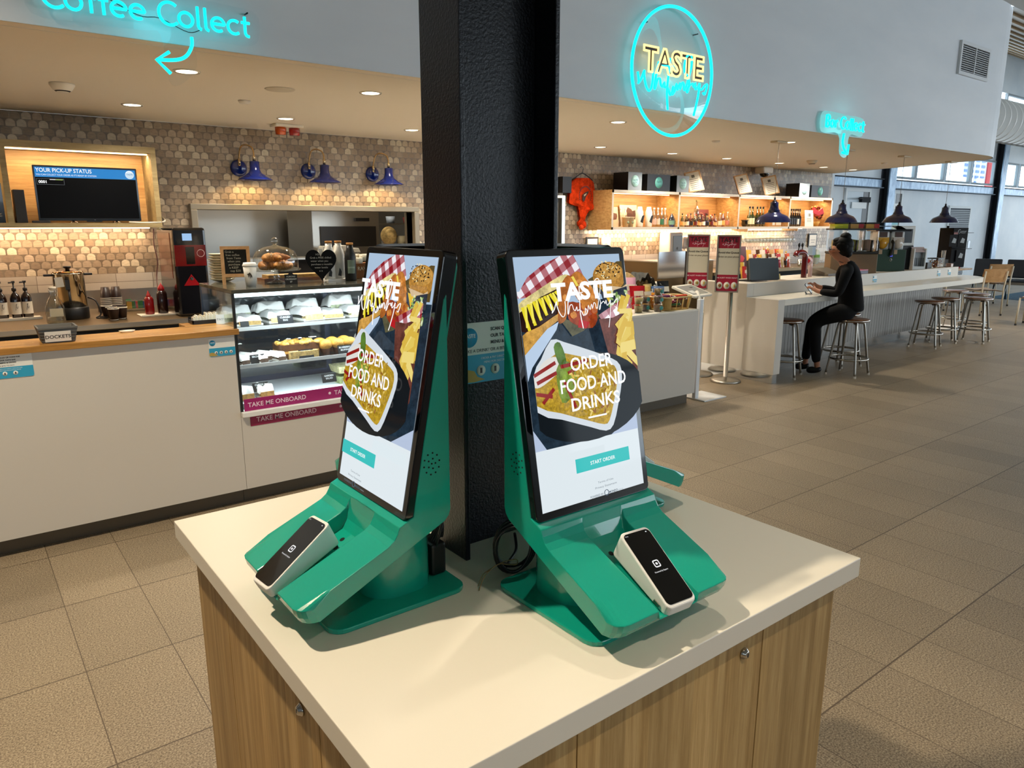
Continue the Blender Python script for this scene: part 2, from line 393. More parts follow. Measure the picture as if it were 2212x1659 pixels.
def frame(o, x, y):
    """matrix with origin o, local X along x, local Y along y"""
    x = Vector(x).normalized(); z = x.cross(Vector(y)).normalized(); y = z.cross(x)
    return Matrix(((x.x, y.x, z.x, o[0]), (x.y, y.y, z.y, o[1]), (x.z, y.z, z.z, o[2]), (0, 0, 0, 1)))
def tag(o, label, cat, group=None):
    o['label'] = label; o['category'] = cat
    if group: o['group'] = group
    return o
def struct(o, label=None):
    o['kind'] = 'structure'
    if label: o['label'] = label
    return o
def thing(name, label, cat, loc=(0, 0, 0), group=None, local=False):
    """Empty at the thing's base. local=True: parts are given in the thing's own frame, else in world coordinates"""
    e = bpy.data.objects.new(name, None); COL.objects.link(e); e.location = loc; e.empty_display_size = 0.05
    ORG[e.name] = Vector() if local else Vector(loc)
    return tag(e, label, cat, group)
def dup(root, loc, rz=None, label=None, group=None):
    def cp(o, par):
        c = o.copy(); COL.objects.link(c)
        if par: c.parent = par; c.matrix_parent_inverse = o.matrix_parent_inverse.copy()
        for ch in list(KIDS(o)): cp(ch, c)
        return c
    r = cp(root, None); r.location = loc
    if rz is not None: r.rotation_euler = (0, 0, rz)
    if label: r['label'] = label
    if group: r['group'] = group
    return r
def KIDS(o): return [k for k in bpy.data.objects if k.parent == o]
def rrect(w, h, r, n=4, cx=0, cy=0):
    pts = []
    for sx_, sy_, a0 in ((1, -1, -90), (1, 1, 0), (-1, 1, 90), (-1, -1, 180)):
        for k in range(n + 1):
            a = D(a0 + 90 * k / n); pts.append((cx + sx_ * (w / 2 - r) + r * math.cos(a), cy + sy_ * (h / 2 - r) + r * math.sin(a)))
    return pts
def crom(pts, k=5, closed=False):
    P = [Vector(p) for p in pts]; out = []; n = len(P)
    for i in range(n if closed else n - 1):
        p0 = P[(i - 1) % n] if (closed or i) else P[0]; p1 = P[i]; p2 = P[(i + 1) % n]; p3 = P[(i + 2) % n] if (closed or i < n - 2) else P[-1]
        for j in range(k):
            t = j / k
            out.append(0.5 * ((2 * p1) + (p2 - p0) * t + (2 * p0 - 5 * p1 + 4 * p2 - p3) * t * t + (3 * p1 - p0 - 3 * p2 + p3) * t ** 3))
    if not closed: out.append(P[-1])
    return out
XZ = frame((0, 0, 0), (1, 0, 0), (0, 0, 1))      # lettering that faces -Y
def facing(o, f):                                # lettering at o facing direction f (horizontal)
    f = Vector((f[0], f[1], 0)).normalized(); return frame(o, (-f.y, f.x, 0), (0, 0, 1))
# handwriting used on the signs, as strokes in a 1 x .45 box
SCRIPT = [[(0, .22), (.02, .14), (.01, .12), (.05, .16), (.09, .24), (.09, .2), (.115, .12), (.155, .07), (.19, .09), (.21, .17), (.212, .235)],
          [(.285, .34), (.257, .235), (.237, .11), (.247, .1), (.275, .18), (.31, .19), (.325, .14), (.35, .125), (.375, .165), (.38, .12), (.4, .13)],
          [(.442, .39), (.428, .23), (.418, .08), (.438, -.08)], [(.325, .305), (.49, .32)],
          [(.4, .13), (.438, .11), (.465, .06), (.495, .1), (.5, .14), (.525, .10), (.485, .06), (.53, .1), (.55, .17), (.57, .12), (.6, .18), (.61, .13), (.635, .19), (.66, .18), (.668, .13),
           (.69, .14), (.72, .23), (.76, .35), (.755, .44), (.725, .46), (.68, .43), (.655, .35), (.67, .28), (.715, .26), (.74, .2), (.73, .13), (.71, .11), (.73, .16), (.79, .2), (.81, .17),
           (.83, .21), (.84, .15), (.88, .18), (.9, .21), (.885, .09), (.85, -.04), (.83, -.1)],
          [(.9, .16), (.94, .16), (.98, .2), (1.02, .21), (.99, .12), (.96, .13)]]
def script(mb, T, w, r, m, c, n=5, flat=None):
    for st in SCRIPT:
        pts = [T @ Vector((p[0] * w, p[1] * w, 0)) for p in st]
        mb.tube(crom(pts, 3), r, m, c, n)
# ================================================================ SETTING
ZC, ZH = 2.52, 4.40            # cafe ceiling, hall ceiling
YB, YW, YF = 4.2, 7.36, 9.0    # bulkhead plane, tiled wall, far wall
struct(MB().box(-8, 34, -10, 9.3, -0.1, 0, 'floor_tiles').build('floor'), 'brown grey stone floor tiles')
struct(MB().box(-8, 13, 4.9, YW, 0, .004, 'matte', 'e9e5de').build('floor_bounce'), 'unseen pale floor added to bounce light onto the cafe ceiling')  # hidden light floor, added to bounce light up to the cafe ceiling
struct(MB().box(18.5, 23.5, -10, 6.6, 0.0, 0.006, 'carpet_blue').build('carpet'), 'blue carpet strip by the black seats')
edge = [(-8, YB), (11.15, YB)] + [(11.15 + 0.9 * math.sin(D(a)), YB + 0.45 - 0.45 * math.cos(D(a))) for a in range(12, 90, 13)] + [(12.06, 4.7), (12.2, 5.2), (12.45, 5.9), (13.0, YW)]
struct(MB().prism([(a, b + .012) for a, b in edge[:3]] + [(a - .02, b + .012) for a, b in edge[3:]] + [(-8, YW)], ZC + .001, ZC + 0.05, 'z', 'ceiling_paint').build('ceiling'), 'warm lit low cafe ceiling')
m = MB(); n = len(edge)
inner = [(x - 0.10 if i > 2 else x, y + 0.10) for i, (x, y) in enumerate(edge)]
for i in range(n - 1):
    (a, b), (c, d) = edge[i], edge[i + 1]; (e, f), (g, h) = inner[i], inner[i + 1]
    m.add([(a, b, ZC), (c, d, ZC), (c, d, ZH), (a, b, ZH)], [(0, 1, 2, 3)], 'bulkhead_paint', smooth=i > 1)
    m.add([(e, f, ZC), (g, h, ZC), (g, h, ZH), (e, f, ZH)], [(3, 2, 1, 0)], 'bulkhead_paint')
struct(m.build('wall_bulkhead'), 'pale blue white bulkhead over the cafe')
m = MB().box(-8, 34, -10, YB + 0.02, ZH, ZH + 0.08, 'hall_ceiling')
struct(m.build('ceiling_hall'), 'flat grey hall ceiling')
m = MB().add([(11.6, YB, ZH), (34, YB, ZH), (34, YF + .4, 6.5), (11.6, YF + .4, 6.5)], [(3, 2, 1, 0)], 'hall_ceiling')
for k in range(11): y = YB + 0.3 + k * 0.44; m.box(11.6, 34, y, y + 0.03, ZH + (y - YB) * 0.404 - 0.03, ZH + (y - YB) * 0.404 - 0.002, 'matte', 'a58f70')
struct(m.build('ceiling_skillion'), 'sloping lined ceiling past the bulkhead')
# tiled back wall with the kitchen pass cut out
PX0, PX1, PZ0, PZ1 = 1.93, 4.24, 0.95, 1.76
m = MB()
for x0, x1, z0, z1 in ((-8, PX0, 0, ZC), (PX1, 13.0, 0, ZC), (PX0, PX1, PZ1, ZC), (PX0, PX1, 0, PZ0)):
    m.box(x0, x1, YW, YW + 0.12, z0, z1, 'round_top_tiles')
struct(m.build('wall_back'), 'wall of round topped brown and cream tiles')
struct(MB().box(13.0, 13.08, YW, YF, 0, 3.2, 'white_wall').box(12.3, 13.0, YW + .12, YW + .2, 0, ZC, 'white_wall').build('wall_side'), 'white return wall')
struct(MB().box(-8, PX0 - .05, YW - 0.012, YW, 1.06, 1.20, 'long_tiles').box(PX1 + .05, 13.0, YW - 0.012, YW, 0.95, 1.20, 'long_tiles').build('trim_1'), 'two rows of long cream tiles')
# kitchen behind the pass
struct(MB().box(0.5, 6.0, YW + 1.9, YW + 2.0, 0, 2.5, 'brushed_steel').box(0.4, 0.5, YW + .12, YW + 2, 0, 2.5, 'brushed_steel').box(6.0, 6.1, YW + .12, YW + 2, 0, 2.5, 'white_wall').box(0.4, 6.1, YW + .12, YW + 2, 2.5, 2.56, 'white_wall').build('wall_kitchen'), 'steel lined kitchen wall')
m = MB()
for x0, x1, z0, z1 in ((PX0 - .06, PX1 + .06, PZ1, PZ1 + .055), (PX0 - .06, PX0, PZ0, PZ1), (PX1, PX1 + .06, PZ0, PZ1), (PX0 - .06, PX1 + .06, PZ0 - .05, PZ0)):
    m.box(x0, x1, YW - 0.06, YW + 0.18, z0, z1, 'dull_steel')
struct(m.build('trim_2', bev=.006), 'brushed steel frame of the kitchen pass')
# hall walls: glazed behind the photographer and at the far end; rear left kept solid to limit daylight
m = MB().box(10, 34, -10, -9.9, 0, 0.5, 'white_wall').box(10, 34, -10, -9.9, 4.1, ZH, 'white_wall')
for x in range(10, 35, 3): m.box(x - .06, x + .06, -10, -9.9, 0.5, 4.1, 'matte', '9aa0a4')
m.box(10, 34, -9.97, -9.93, 2.55, 2.65, 'matte', '9aa0a4')
struct(m.build('window_1'), 'glazed wall of the hall')
m = MB().box(33.9, 34, -10, YF, 0, 0.4, 'white_wall').box(33.9, 34, -10, YF, 4.1, 6.6, 'white_wall')
for y in range(-10, 10, 3): m.box(33.9, 34, y - .06, y + .06, 0.4, 4.1, 'matte', '9aa0a4')
struct(m.build('window_2'), 'glazed far end of the hall')
m = MB().box(-8, 10, -10, -9.9, 0, 2.2, 'white_wall').box(-8, 10, -10, -9.9, 2.9, ZH, 'white_wall')
for x in range(-8, 10, 2): m.box(x - .25, x + .25, -10, -9.9, 2.2, 2.9, 'white_wall')
struct(m.build('wall_rear'), 'plain wall with a high window band behind the photographer')
struct(MB().box(-8.1, -8, -10, YF, 0, ZH, 'white_wall').build('wall_left'), 'plain white wall')
# far wall: doors, steel beam, clerestory and columns
XC = (11.5, 18.1, 24.75, 31.3)
m = MB().box(13.08, 34, YF, YF + .1, 0, 2.46, 'white_wall').box(13.08, 18.1, YF, YF + .1, 2.66, 6.6, 'white_wall')
for x0, x1 in ((18.1, 24.75), (24.75, 34)): m.box(x0, x1, YF, YF + .1, 3.42, 4.3, 'white_wall').box(x0, x1, YF, YF + .1, 5.3, 6.6, 'white_wall').box(x0, x1, YF + .02, YF + .1, 4.75, 4.95, 'galvanised')
struct(m.build('wall_far'), 'pale grey wall panels')
for i, (x0, x1) in enumerate(((13.08, 17.95), (18.28, 24.6), (24.95, 31.1))):
    struct(MB().box(x0, x1, YF - .1, YF + .02, 2.47, 2.66, 'galvanised').box(x0, x1, YF - .16, YF + .02, 2.655, 2.675, 'matte', '20242a').box(x0, x1, YF - .16, YF + .02, 2.455, 2.475, 'matte', '5d6a75').build('beam'), 'weathered blue grey steel beam')
for i, x in enumerate(XC[1:]):
    struct(MB().box(x - .02, x + .3, YF - .22, YF - .19, 0, 4.6, 'galvanised').box(x + .13, x + .15, YF - .19, YF + .02, 0, 4.6, 'matte', '1c1f24').box(x - .02, x + .3, YF - .03, YF, 0, 4.6, 'matte', '2a2d33').build('column'), 'galvanised steel column')
wi = 3
for x0, x1, z0, z1 in ((18.3, 19.76, 2.72, 3.42), (19.8, 21.4, 2.72, 3.42), (21.47, 23.05, 2.72, 3.42), (23.13, 24.7, 2.72, 3.42), (25.1, 26.5, 2.72, 3.42), (26.6, 28.0, 2.72, 3.42), (28.1, 29.5, 2.72, 3.42), (24.9, 27.0, 4.3, 5.3), (27.05, 29.2, 4.3, 5.3), (29.25, 31.5, 4.3, 5.3)):
    m = MB()
    for a, b, c, d in ((x0, x1, z0, z0 + .05), (x0, x1, z1 - .05, z1), (x0, x0 + .05, z0 + .05, z1 - .05), (x1 - .05, x1, z0 + .05, z1 - .05)): m.box(a, b, YF - .03, YF + .05, c, d, 'matte', '8d979d')
    f = struct(m.build('window_%d' % wi), 'clerestory window'); MB().box(x0 + .05, x1 - .05, YF + .01, YF + .02, z0 + .05, z1 - .05, 'window_glass').build('pane', f); wi += 1
for i, (x0, x1) in enumerate(((16.45, 17.6), (18.3, 19.2))):
    m = MB()
    for a, b, c, d in ((x0, x0 + .07, 0, 2.43), (x1 - .07, x1, 0, 2.43), (x0 + .07, x1 - .07, 2.36, 2.43)): m.box(a, b, YF - .05, YF, c, d, 'matte', 'dfe4e6')
    d_ = struct(m.build('door_%d' % (i + 1)), 'glass door with pale frame')
    p = MB().box(x0 + .07, x1 - .07, YF - .03, YF - .02, 0, 2.36, 'satin', 'a9b6bf').box(x1 - .32, x1 - .07, YF - .034, YF - .03, 0, 2.36, 'satin', '23262a').build('leaf', d_)
    MB().box(x0 + .3, x1 - .2, YF - .06, YF - .04, 1.98, 2.12, 'matte', 'f3f6f6').build('notice', p)
    if i: MB().box(x0 + .1, x0 + .75, YF - .06, YF - .035, 1.2, 1.85, 'matte', 'd8dcc6').box(x0 + .1, x0 + .75, YF - .061, YF - .06, 1.6, 1.85, 'matte', '9fd3da').build('poster', p)
    else: MB().box(x0 + .65, x1 - .1, YF - .1, YF - .03, 2.12, 2.24, 'matte', '15171a').tube([(x0 + .75, YF - .08, 2.2), (x0 + .3, YF - .2, 2.2), (x0 + .5, YF - .1, 2.18)], .012, 'metal', '55585c').build('door_closer', p)
m = MB()
for a, b, c, d in ((21.95, 22.02, 0, 2.12), (23.32, 23.4, 0, 2.12), (22.02, 23.32, 2.05, 2.12)): m.box(a, b, YF - .04, YF, c, d, 'matte', 'd9dee0')
d_ = struct(m.build('door_3'), 'louvred grey door in the far wall')
m = MB().box(22.02, 23.32, YF - .015, YF - .005, 0, 2.05, 'matte', '3a4048')
for k in range(40): m.box(22.02, 23.32, YF - .035, YF - .015, .03 + k * .05, .06 + k * .05, 'matte', 'a3a9ae')
p = m.build('leaf', d_); MB().box(23.42, 23.56, YF - .05, YF, .95, 1.15, 'metal', '70757a').build('latch', d_)
# outside building glimpsed through the clerestory
m = MB().box(30, 33, 12, 15, 0, 4.2, 'matte', 'dfe8f2')
for k in range(6):
    for j in range(4): m.box(30.2 + j * .5, 30.5 + j * .5, 11.97, 12, 2.9 + k * .2, 3.0 + k * .2, 'matte', '4a72b8')
m.box(32.2, 33, 11.95, 12, 0, 4.2, 'matte', 'c24a4a')
tag(m.build('terminal_building', org=(31.5, 13.5, 0)), 'blue and red building seen outside through the clerestory window', 'building')
# round air duct in the high hall
t = thing('air_duct', 'fat white round ventilation duct beyond the bulkhead corner', 'duct', (20, 6.4, 3.28))
m = MB().cyl((13.0, 6.4, 3.68), .40, 20, 'satin', 'e3e2dd', 36, (1, 0, 0))
for k in range(66): m.lathe([(.402, 0), (.412, .02), (.402, .04)], (13.02 + k * .3, 6.4, 3.68), 36, 'satin', 'e9e8e3', True, (1, 0, 0), cap=False)
m.build('duct_pipe', t)
for k in range(3):
    x = 15.3 + k * 3.2; g = MB().at(Matrix.Translation((x, 6.4, 3.68)) @ Matrix.Rotation(D(35), 4, 'X')).box(0, .9, -.435, -.40, -.14, .14, 'satin', 'f0efe9').build('grille', t)
    b = MB().at(Matrix.Translation((x, 6.4, 3.68)) @ Matrix.Rotation(D(35), 4, 'X'))
    for q in range(8): b.box(.04, .43, -.44, -.435, -.115 + q * .03, -.1 + q * .03, 'matte', '25272a').box(.47, .86, -.44, -.435, -.115 + q * .03, -.1 + q * .03, 'matte', '25272a')
    b.build('slots', g)
tag(MB().ell((27.1, YF - .25, 3.9), .16, .16, .14, 'gloss', '15171a').box(26.95, 27.2, YF - .4, YF, 4.0, 4.06, 'matte', 'c9cdd0').build('security_camera', org=(27.1, YF, 4)), 'dark dome camera on the far wall under the duct', 'camera')
# vent in the bulkhead
t = thing('air_vent', 'square black louvred vent high on the pale bulkhead', 'vent', (10.43, YB, 3.4))
m = MB()
for a, b, c, d in ((10.0, 10.86, 3.40, 3.44), (10.0, 10.86, 3.74, 3.78), (10.0, 10.04, 3.44, 3.74), (10.82, 10.86, 3.44, 3.74), (10.42, 10.44, 3.44, 3.74)): m.box(a, b, YB - .03, YB, c, d, 'satin', 'd6dadd')
m.build('frame', t); MB().box(10.04, 10.82, YB - .008, YB - .002, 3.44, 3.74, 'matte', '07080a').build('backing', t)
m = MB()
for k in range(12): z = 3.45 + k * .0242; m.box(10.04, 10.82, YB - .024, YB - .010, z, z + .009, 'satin', 'c3c9ce')
m.build('louvres', t)

# steel column through the kiosk table
m = MB().box(.831, .843, 1.247, 1.393, .9, ZH, 'black_steel').box(1.074, 1.086, 1.247, 1.393, .9, ZH, 'black_steel').box(.843, 1.074, 1.314, 1.326, .9, ZH, 'black_steel')
struct(m.build('column', bev=.002), 'black painted steel column through the kiosk table')

# ---------------------------------------------------------------- ceiling lights of the cafe
def downlight(x, y, label, i=0, e=58):
    t = thing('ceiling_light', label, 'downlight', (x, y, ZC), 'round downlights in the cafe ceiling')
    MB().lathe([(.062, -.004), (.075, -.006), (.078, 0), (.062, 0)], (x, y, ZC), 24, 'gloss', 'f2e6cf', cap=False).build('trim_ring', t)
    MB().lathe([(0, -.001), (.06, -.001), (.06, -.003), (0, -.003)], (x, y, ZC), 24, 'lamp', 'fff0d0').build('lamp_disc', t)
    light('SPOT', 'downlight_beam', (x, y, ZC - .02), e, WARM2, (x, y, 0), spot_size=D(140), spot_blend=.7, shadow_soft_size=.05)
DX = [1.30, 2.51, 3.77, 4.95, 6.35, 7.66, 8.83, 10.13, 11.4, 12.35]
lb = ['left of the three blue wall lamps', 'above the middle blue wall lamp', 'beside the black column', 'left of the round sign', 'above the orange shirt', 'first past the round sign in the back row', 'second past the round sign in the back row', 'third past the round sign in the back row', 'fourth past the round sign in the back row', 'last of the back row near the white wall']
for i, x in enumerate(DX): downlight(x, 6.46 + .02 * i, 'glowing round downlight in the back row, ' + lb[i], e=80)
lf = ['under the blue arrow sign', 'left of the column top', None, 'left of the round neon sign, nearest the bulkhead']
for i, x in enumerate(DX):
    if i in (0, 1, 3): downlight(x, 4.88, 'glowing round downlight in the front row, ' + lf[i], e=95)
    elif i in (2, 5): downlight(x, 4.88, 'glowing front row downlight ' + ('hidden behind the black column' if i == 2 else 'behind the bar sign'), e=95)
def ceil_disc(nm, x, y, prof, label, cat, c='e3d8c6'):
    return tag(MB().lathe(prof, (x, y, ZC), 24, 'satin', c).build(nm, org=(x, y, ZC)), label, cat)
t = thing('smoke_detector', 'white smoke detector on the ceiling at the far left', 'smoke detector', (.76, 5.79, ZC))
MB().lathe([(.0, -.055), (.03, -.055), (.055, -.04), (.075, -.01), (.075, 0)], (.76, 5.79, ZC), 24, 'satin', 'e6dcc8').build('body', t); MB().lathe([(.038, -.051), (.047, -.045)], (.76, 5.79, ZC), 24, 'matte', '2a2620', cap=False).build('sensor_slot', t)
t = thing('smoke_detector', 'small smoke detector on the ceiling above the bar shelves', 'smoke detector', (10.1, 6.05, ZC))
MB().lathe([(.0, -.055), (.03, -.055), (.055, -.04), (.075, -.01), (.075, 0)], (10.1, 6.05, ZC), 24, 'satin', 'cdbda2').build('body', t); MB().lathe([(.038, -.051), (.047, -.045)], (10.1, 6.05, ZC), 24, 'matte', '2a2620', cap=False).build('sensor_slot', t)
ceil_disc('ceiling_speaker', 1.96, 5.13, [(0, -.006), (.08, -.006), (.095, -.004), (.1, 0)], 'flat round ceiling speaker between the downlights', 'speaker', 'cdbfa6')
ceil_disc('sprinkler', 1.92, 5.75, [(0, -.02), (.035, -.02), (.04, -.012), (.045, 0)], 'tiny white ceiling sensor left of the exit beacon', 'sensor')
ceil_disc('sprinkler', 6.9, 5.3, [(0, -.02), (.035, -.02), (.04, -.012), (.045, 0)], 'tiny white ceiling sensor right of the round sign', 'sensor')
ceil_disc('sprinkler', 11.3, 5.6, [(0, -.02), (.035, -.02), (.04, -.012), (.045, 0)], 'tiny white ceiling sensor by the third pendant', 'sensor')
t = thing('warning_beacon', 'ceiling fitting with one orange and one red lens', 'beacon', (2.66, 6.88, ZC))
MB().box(2.54, 2.80, 6.8, 6.96, ZC - .025, ZC, 'satin', 'e6dcc8').build('base', t, bev=.005)
MB().lathe([(0, -.09), (.045, -.09), (.05, -.05), (.05, -.025)], (2.61, 6.88, ZC), 18, 'gloss', 'b8480c').build('lens', t)['label'] = 'orange lens'
MB().lathe([(0, -.09), (.045, -.09), (.05, -.05), (.05, -.025)], (2.74, 6.88, ZC), 18, 'gloss', '8f0d08').build('lens', t)['label'] = 'red lens'
t = thing('dome_camera', 'white dome camera on the ceiling above the bottle shelf', 'camera', (10.65, 7.22, ZC))
MB().box(10.53, 10.79, 7.12, 7.3, ZC - .1, ZC, 'satin', 'd9d2c4').build('housing', t, bev=.02); MB().ell((10.66, 7.2, ZC - .1), .075, .075, .06, 'gloss', '0c0c0e').build('dome', t)
# high hall lights over the kiosk table; the farthest stands in for daylight on the floor
for i, (x, y) in enumerate(((2.3, 1.9), (-.6, 2.3), (1.0, -1.2), (5.5, 1.6), (9.5, 1.6), (14, 1.6))):
    t = thing('hall_light', 'round hall downlight high above the walkway', 'downlight', (x, y, ZH), 'hall downlights')
    MB().lathe([(.09, -.006), (.11, -.008), (.115, 0), (.09, 0)], (x, y, ZH), 24, 'gloss', 'eeeeee', cap=False).build('trim_ring', t)
    MB().lathe([(0, -.001), (.088, -.001), (.088, -.004), (0, -.004)], (x, y, ZH), 24, 'lamp', 'fff3dc').build('lamp_disc', t)
    light('SPOT', 'hall_beam', (x, y, ZH - .03), (125, 620, 220, 25, 60, 480)[i], ((1.0, 0.88, 0.70) if i != 1 else (1.0, .84, .62)), (x, y, 0), spot_size=D((78, 108, 80, 100, 100, 120)[i]), spot_blend=.6, shadow_soft_size=.06)
# ================================================================ KIOSK TABLE
TH = 0.90
TX0, TX1, TY0, TY1 = .374, 1.541, .723, 1.883
o = MB().box(TX0, TX1, TY0, TY1, TH - .045, TH, 'worktop_stone').build('worktop', org=(.957, 1.303, TH - .045), bev=.002)
tag(o, 'square white stone worktop carrying the four green kiosks', 'worktop')
CX0, CX1, CY0, CY1 = TX0 + .035, TX1 - .035, TY0 + .035, TY1 - .035
t = thing('kiosk_cabinet', 'oak veneered cabinet under the white kiosk worktop', 'cabinet', (.957, 1.303, 0))
MB().box(CX0 + .02, CX1 - .02, CY0 + .02, CY1 - .02, .08, TH - .046, 'oak_panel').box(CX0 + .05, CX1 - .05, CY0 + .05, CY1 - .05, 0, .08, 'kick_brown').build('carcass', t)
def panels(axis, cuts, doors):
    for i in range(len(cuts) - 1):
        a, b = cuts[i] + .0012, cuts[i + 1] - .0012; m = MB()
        if axis == 'y': m.box(a, b, CY0, CY0 + .018, .085, TH - .047, 'oak_panel')
        else: m.box(CX0, CX0 + .018, a, b, .085, TH - .047, 'oak_panel')
        isd = i in doors
        d = m.build('door' if isd else 'panel', t, bev=.001)
        if isd:
            q = doors[i]; L = MB(); ax = (0, -1, 0) if axis == 'y' else (-1, 0, 0); p = (q, CY0, .790) if axis == 'y' else (CX0, q, .770)
            L.lathe([(0, .0), (.0125, 0), (.0125, .003), (.010, .005), (.008, .009), (.006, .010), (0, .010)], p, 20, 'chrome', 'c9c4bb', True, ax)
            v = Vector(ax) * .0105; p2 = Vector(p) + v; r_ = Vector((0, 0, .0045)); s_ = Vector(ax).cross(Vector((0, 0, 1))) * .0012
            L.poly([p2 - r_ - s_, p2 - r_ + s_, p2 + r_ + s_, p2 + r_ - s_], 'matte', '15120f')
            L.build('lock', d)['label'] = 'small chrome cam lock'
panels('y', [CX0, .717, 1.232, CX1], {1: 1.168})
panels('x', [CY0, 1.078, 1.60, CY1], {1: 1.158})
MB().box(CX1 - .018, CX1, CY0 + .02, CY1, .085, TH - .047, 'oak_panel').box(CX0 + .02, CX1 - .02, CY1 - .018, CY1, .085, TH - .047, 'oak_panel').build('back_panel', t)

# ================================================================ ORDERING KIOSKS (local frame: front -Y, back at y 0, table top z 0)
HW = .154                              # half width
SB, ST = (-.099, .187), (-.001, .684)  # lower and upper end of the glass, (y, z)
def kiosk(label, loc, rz):
    t = thing('ordering_kiosk', label, 'kiosk', loc, 'green ordering kiosks around the column', local=True)
    t.rotation_euler = (0, 0, rz)
    b = MB().prism(rrect(.29, .296, .03, 5, 0, -.102), 0, .010, 'z', 'green_enamel').build('base_plate', t, bev=.002)
    m = MB(); P = rrect(.20, .145, .055, 6, 0, -.070); n = len(P)
    m.add([(x, y, .010) for x, y in P] + [(x * .98, y, .17 + y * .42 - .012) for x, y in P], [(i, (i + 1) % n, n + (i + 1) % n, n + i) for i in range(n)], 'green_enamel', smooth=True)
    m.build('pedestal', t)
    # body: stations across the width, each a closed profile; the middle ones drop to form the reader channel
    def prof(front, drop, wall):
        q = [(0, .605), (0, .19), (-.004, .178), (-.014, .168), (-.303 + front, .046), (-.310 + front, .058), (-.314 + front, .073 - drop * .55)]
        if not wall: q += [(-.255, .098 - drop), (-.15, .142 - drop)]
        else: q += [(-.255, .098), (-.15, .142)]
        q += [(-.136, .148 - drop), (-.124, .157 - drop * .7), (-.117, .168 - drop * .35), (-.112, .180), (-.082, .193), (-.012, .560), (-.006, .595)]
        return q
    CW = .054; st = []
    for dx in (0, .003, .008, .016, .028): st.append((-HW + dx, (.028 - math.sqrt(.028 ** 2 - (.028 - dx) ** 2)), 0))
    st += [(-CW, 0, 0), (-CW + .003, 0, .032), (CW - .003, 0, .032), (CW, 0, 0)]
    for dx in (.028, .016, .008, .003, 0): st.append((HW - dx, (.028 - math.sqrt(.028 ** 2 - (.028 - dx) ** 2)), 0))
    m = MB(); vs = []; fs = []; k = None
    for x, fr, dr in st:
        p = prof(fr, dr, False); k = len(p); vs += [(x, a, b_) for a, b_ in p]
    for i in range(len(st) - 1):
        for j in range(k):
            j2 = (j + 1) % k; fs.append((i * k + j, (i + 1) * k + j, (i + 1) * k + j2, i * k + j2))
    fs += [tuple(range(k)), tuple((len(st) - 1) * k + j for j in range(k))[::-1]]
    body = m.add(vs, fs, 'green_enamel').build('body', t, bev=.0025, angle=28)
    g = MB()
    for sx in (-1, 1):
        for (yy, zz) in [(0, 0)] + [(.008 * math.cos(D(a)), .010 * math.sin(D(a))) for a in range(0, 360, 72)] + [(.017 * math.cos(D(a)), .021 * math.sin(D(a))) for a in range(10, 370, 36)]:
            g.cyl((sx * HW, -.040 + yy, .290 + zz), .0017, .0006, 'matte', '050706', 8, (sx, 0, 0))
    g.build('speaker_holes', body)
    h = MB(); tl = math.atan2(.128 - .070, .12)
    for dx in (-.012, .014): h.cyl((dx, -.165 - dx, .128 - .022 + .0015), .0055, .002, 'matte', '0a1512', 14, (0, -.38, .92))
    h.build('cable_holes', body)
    # monitor, tilted back
    y = Vector((0, ST[0] - SB[0], ST[1] - SB[1])).normalized(); F = frame((0, (SB[0] + ST[0]) / 2, (SB[1] + ST[1]) / 2), (1, 0, 0), y)
    L = math.hypot(ST[0] - SB[0], ST[1] - SB[1]); W = .304
    mon = MB().at(F).prism(rrect(W, L, .012, 4), -.030, 0, 'z', 'gloss', '060607').build('monitor', t, bev=.002)
    MB().at(F).prism(rrect(.285, L - .02, .02, 5), -.040, -.029, 'z', 'green_enamel').build('back_plate', t, bev=.002)
    screen_art(mon, F, .274, L - .030)
    return t
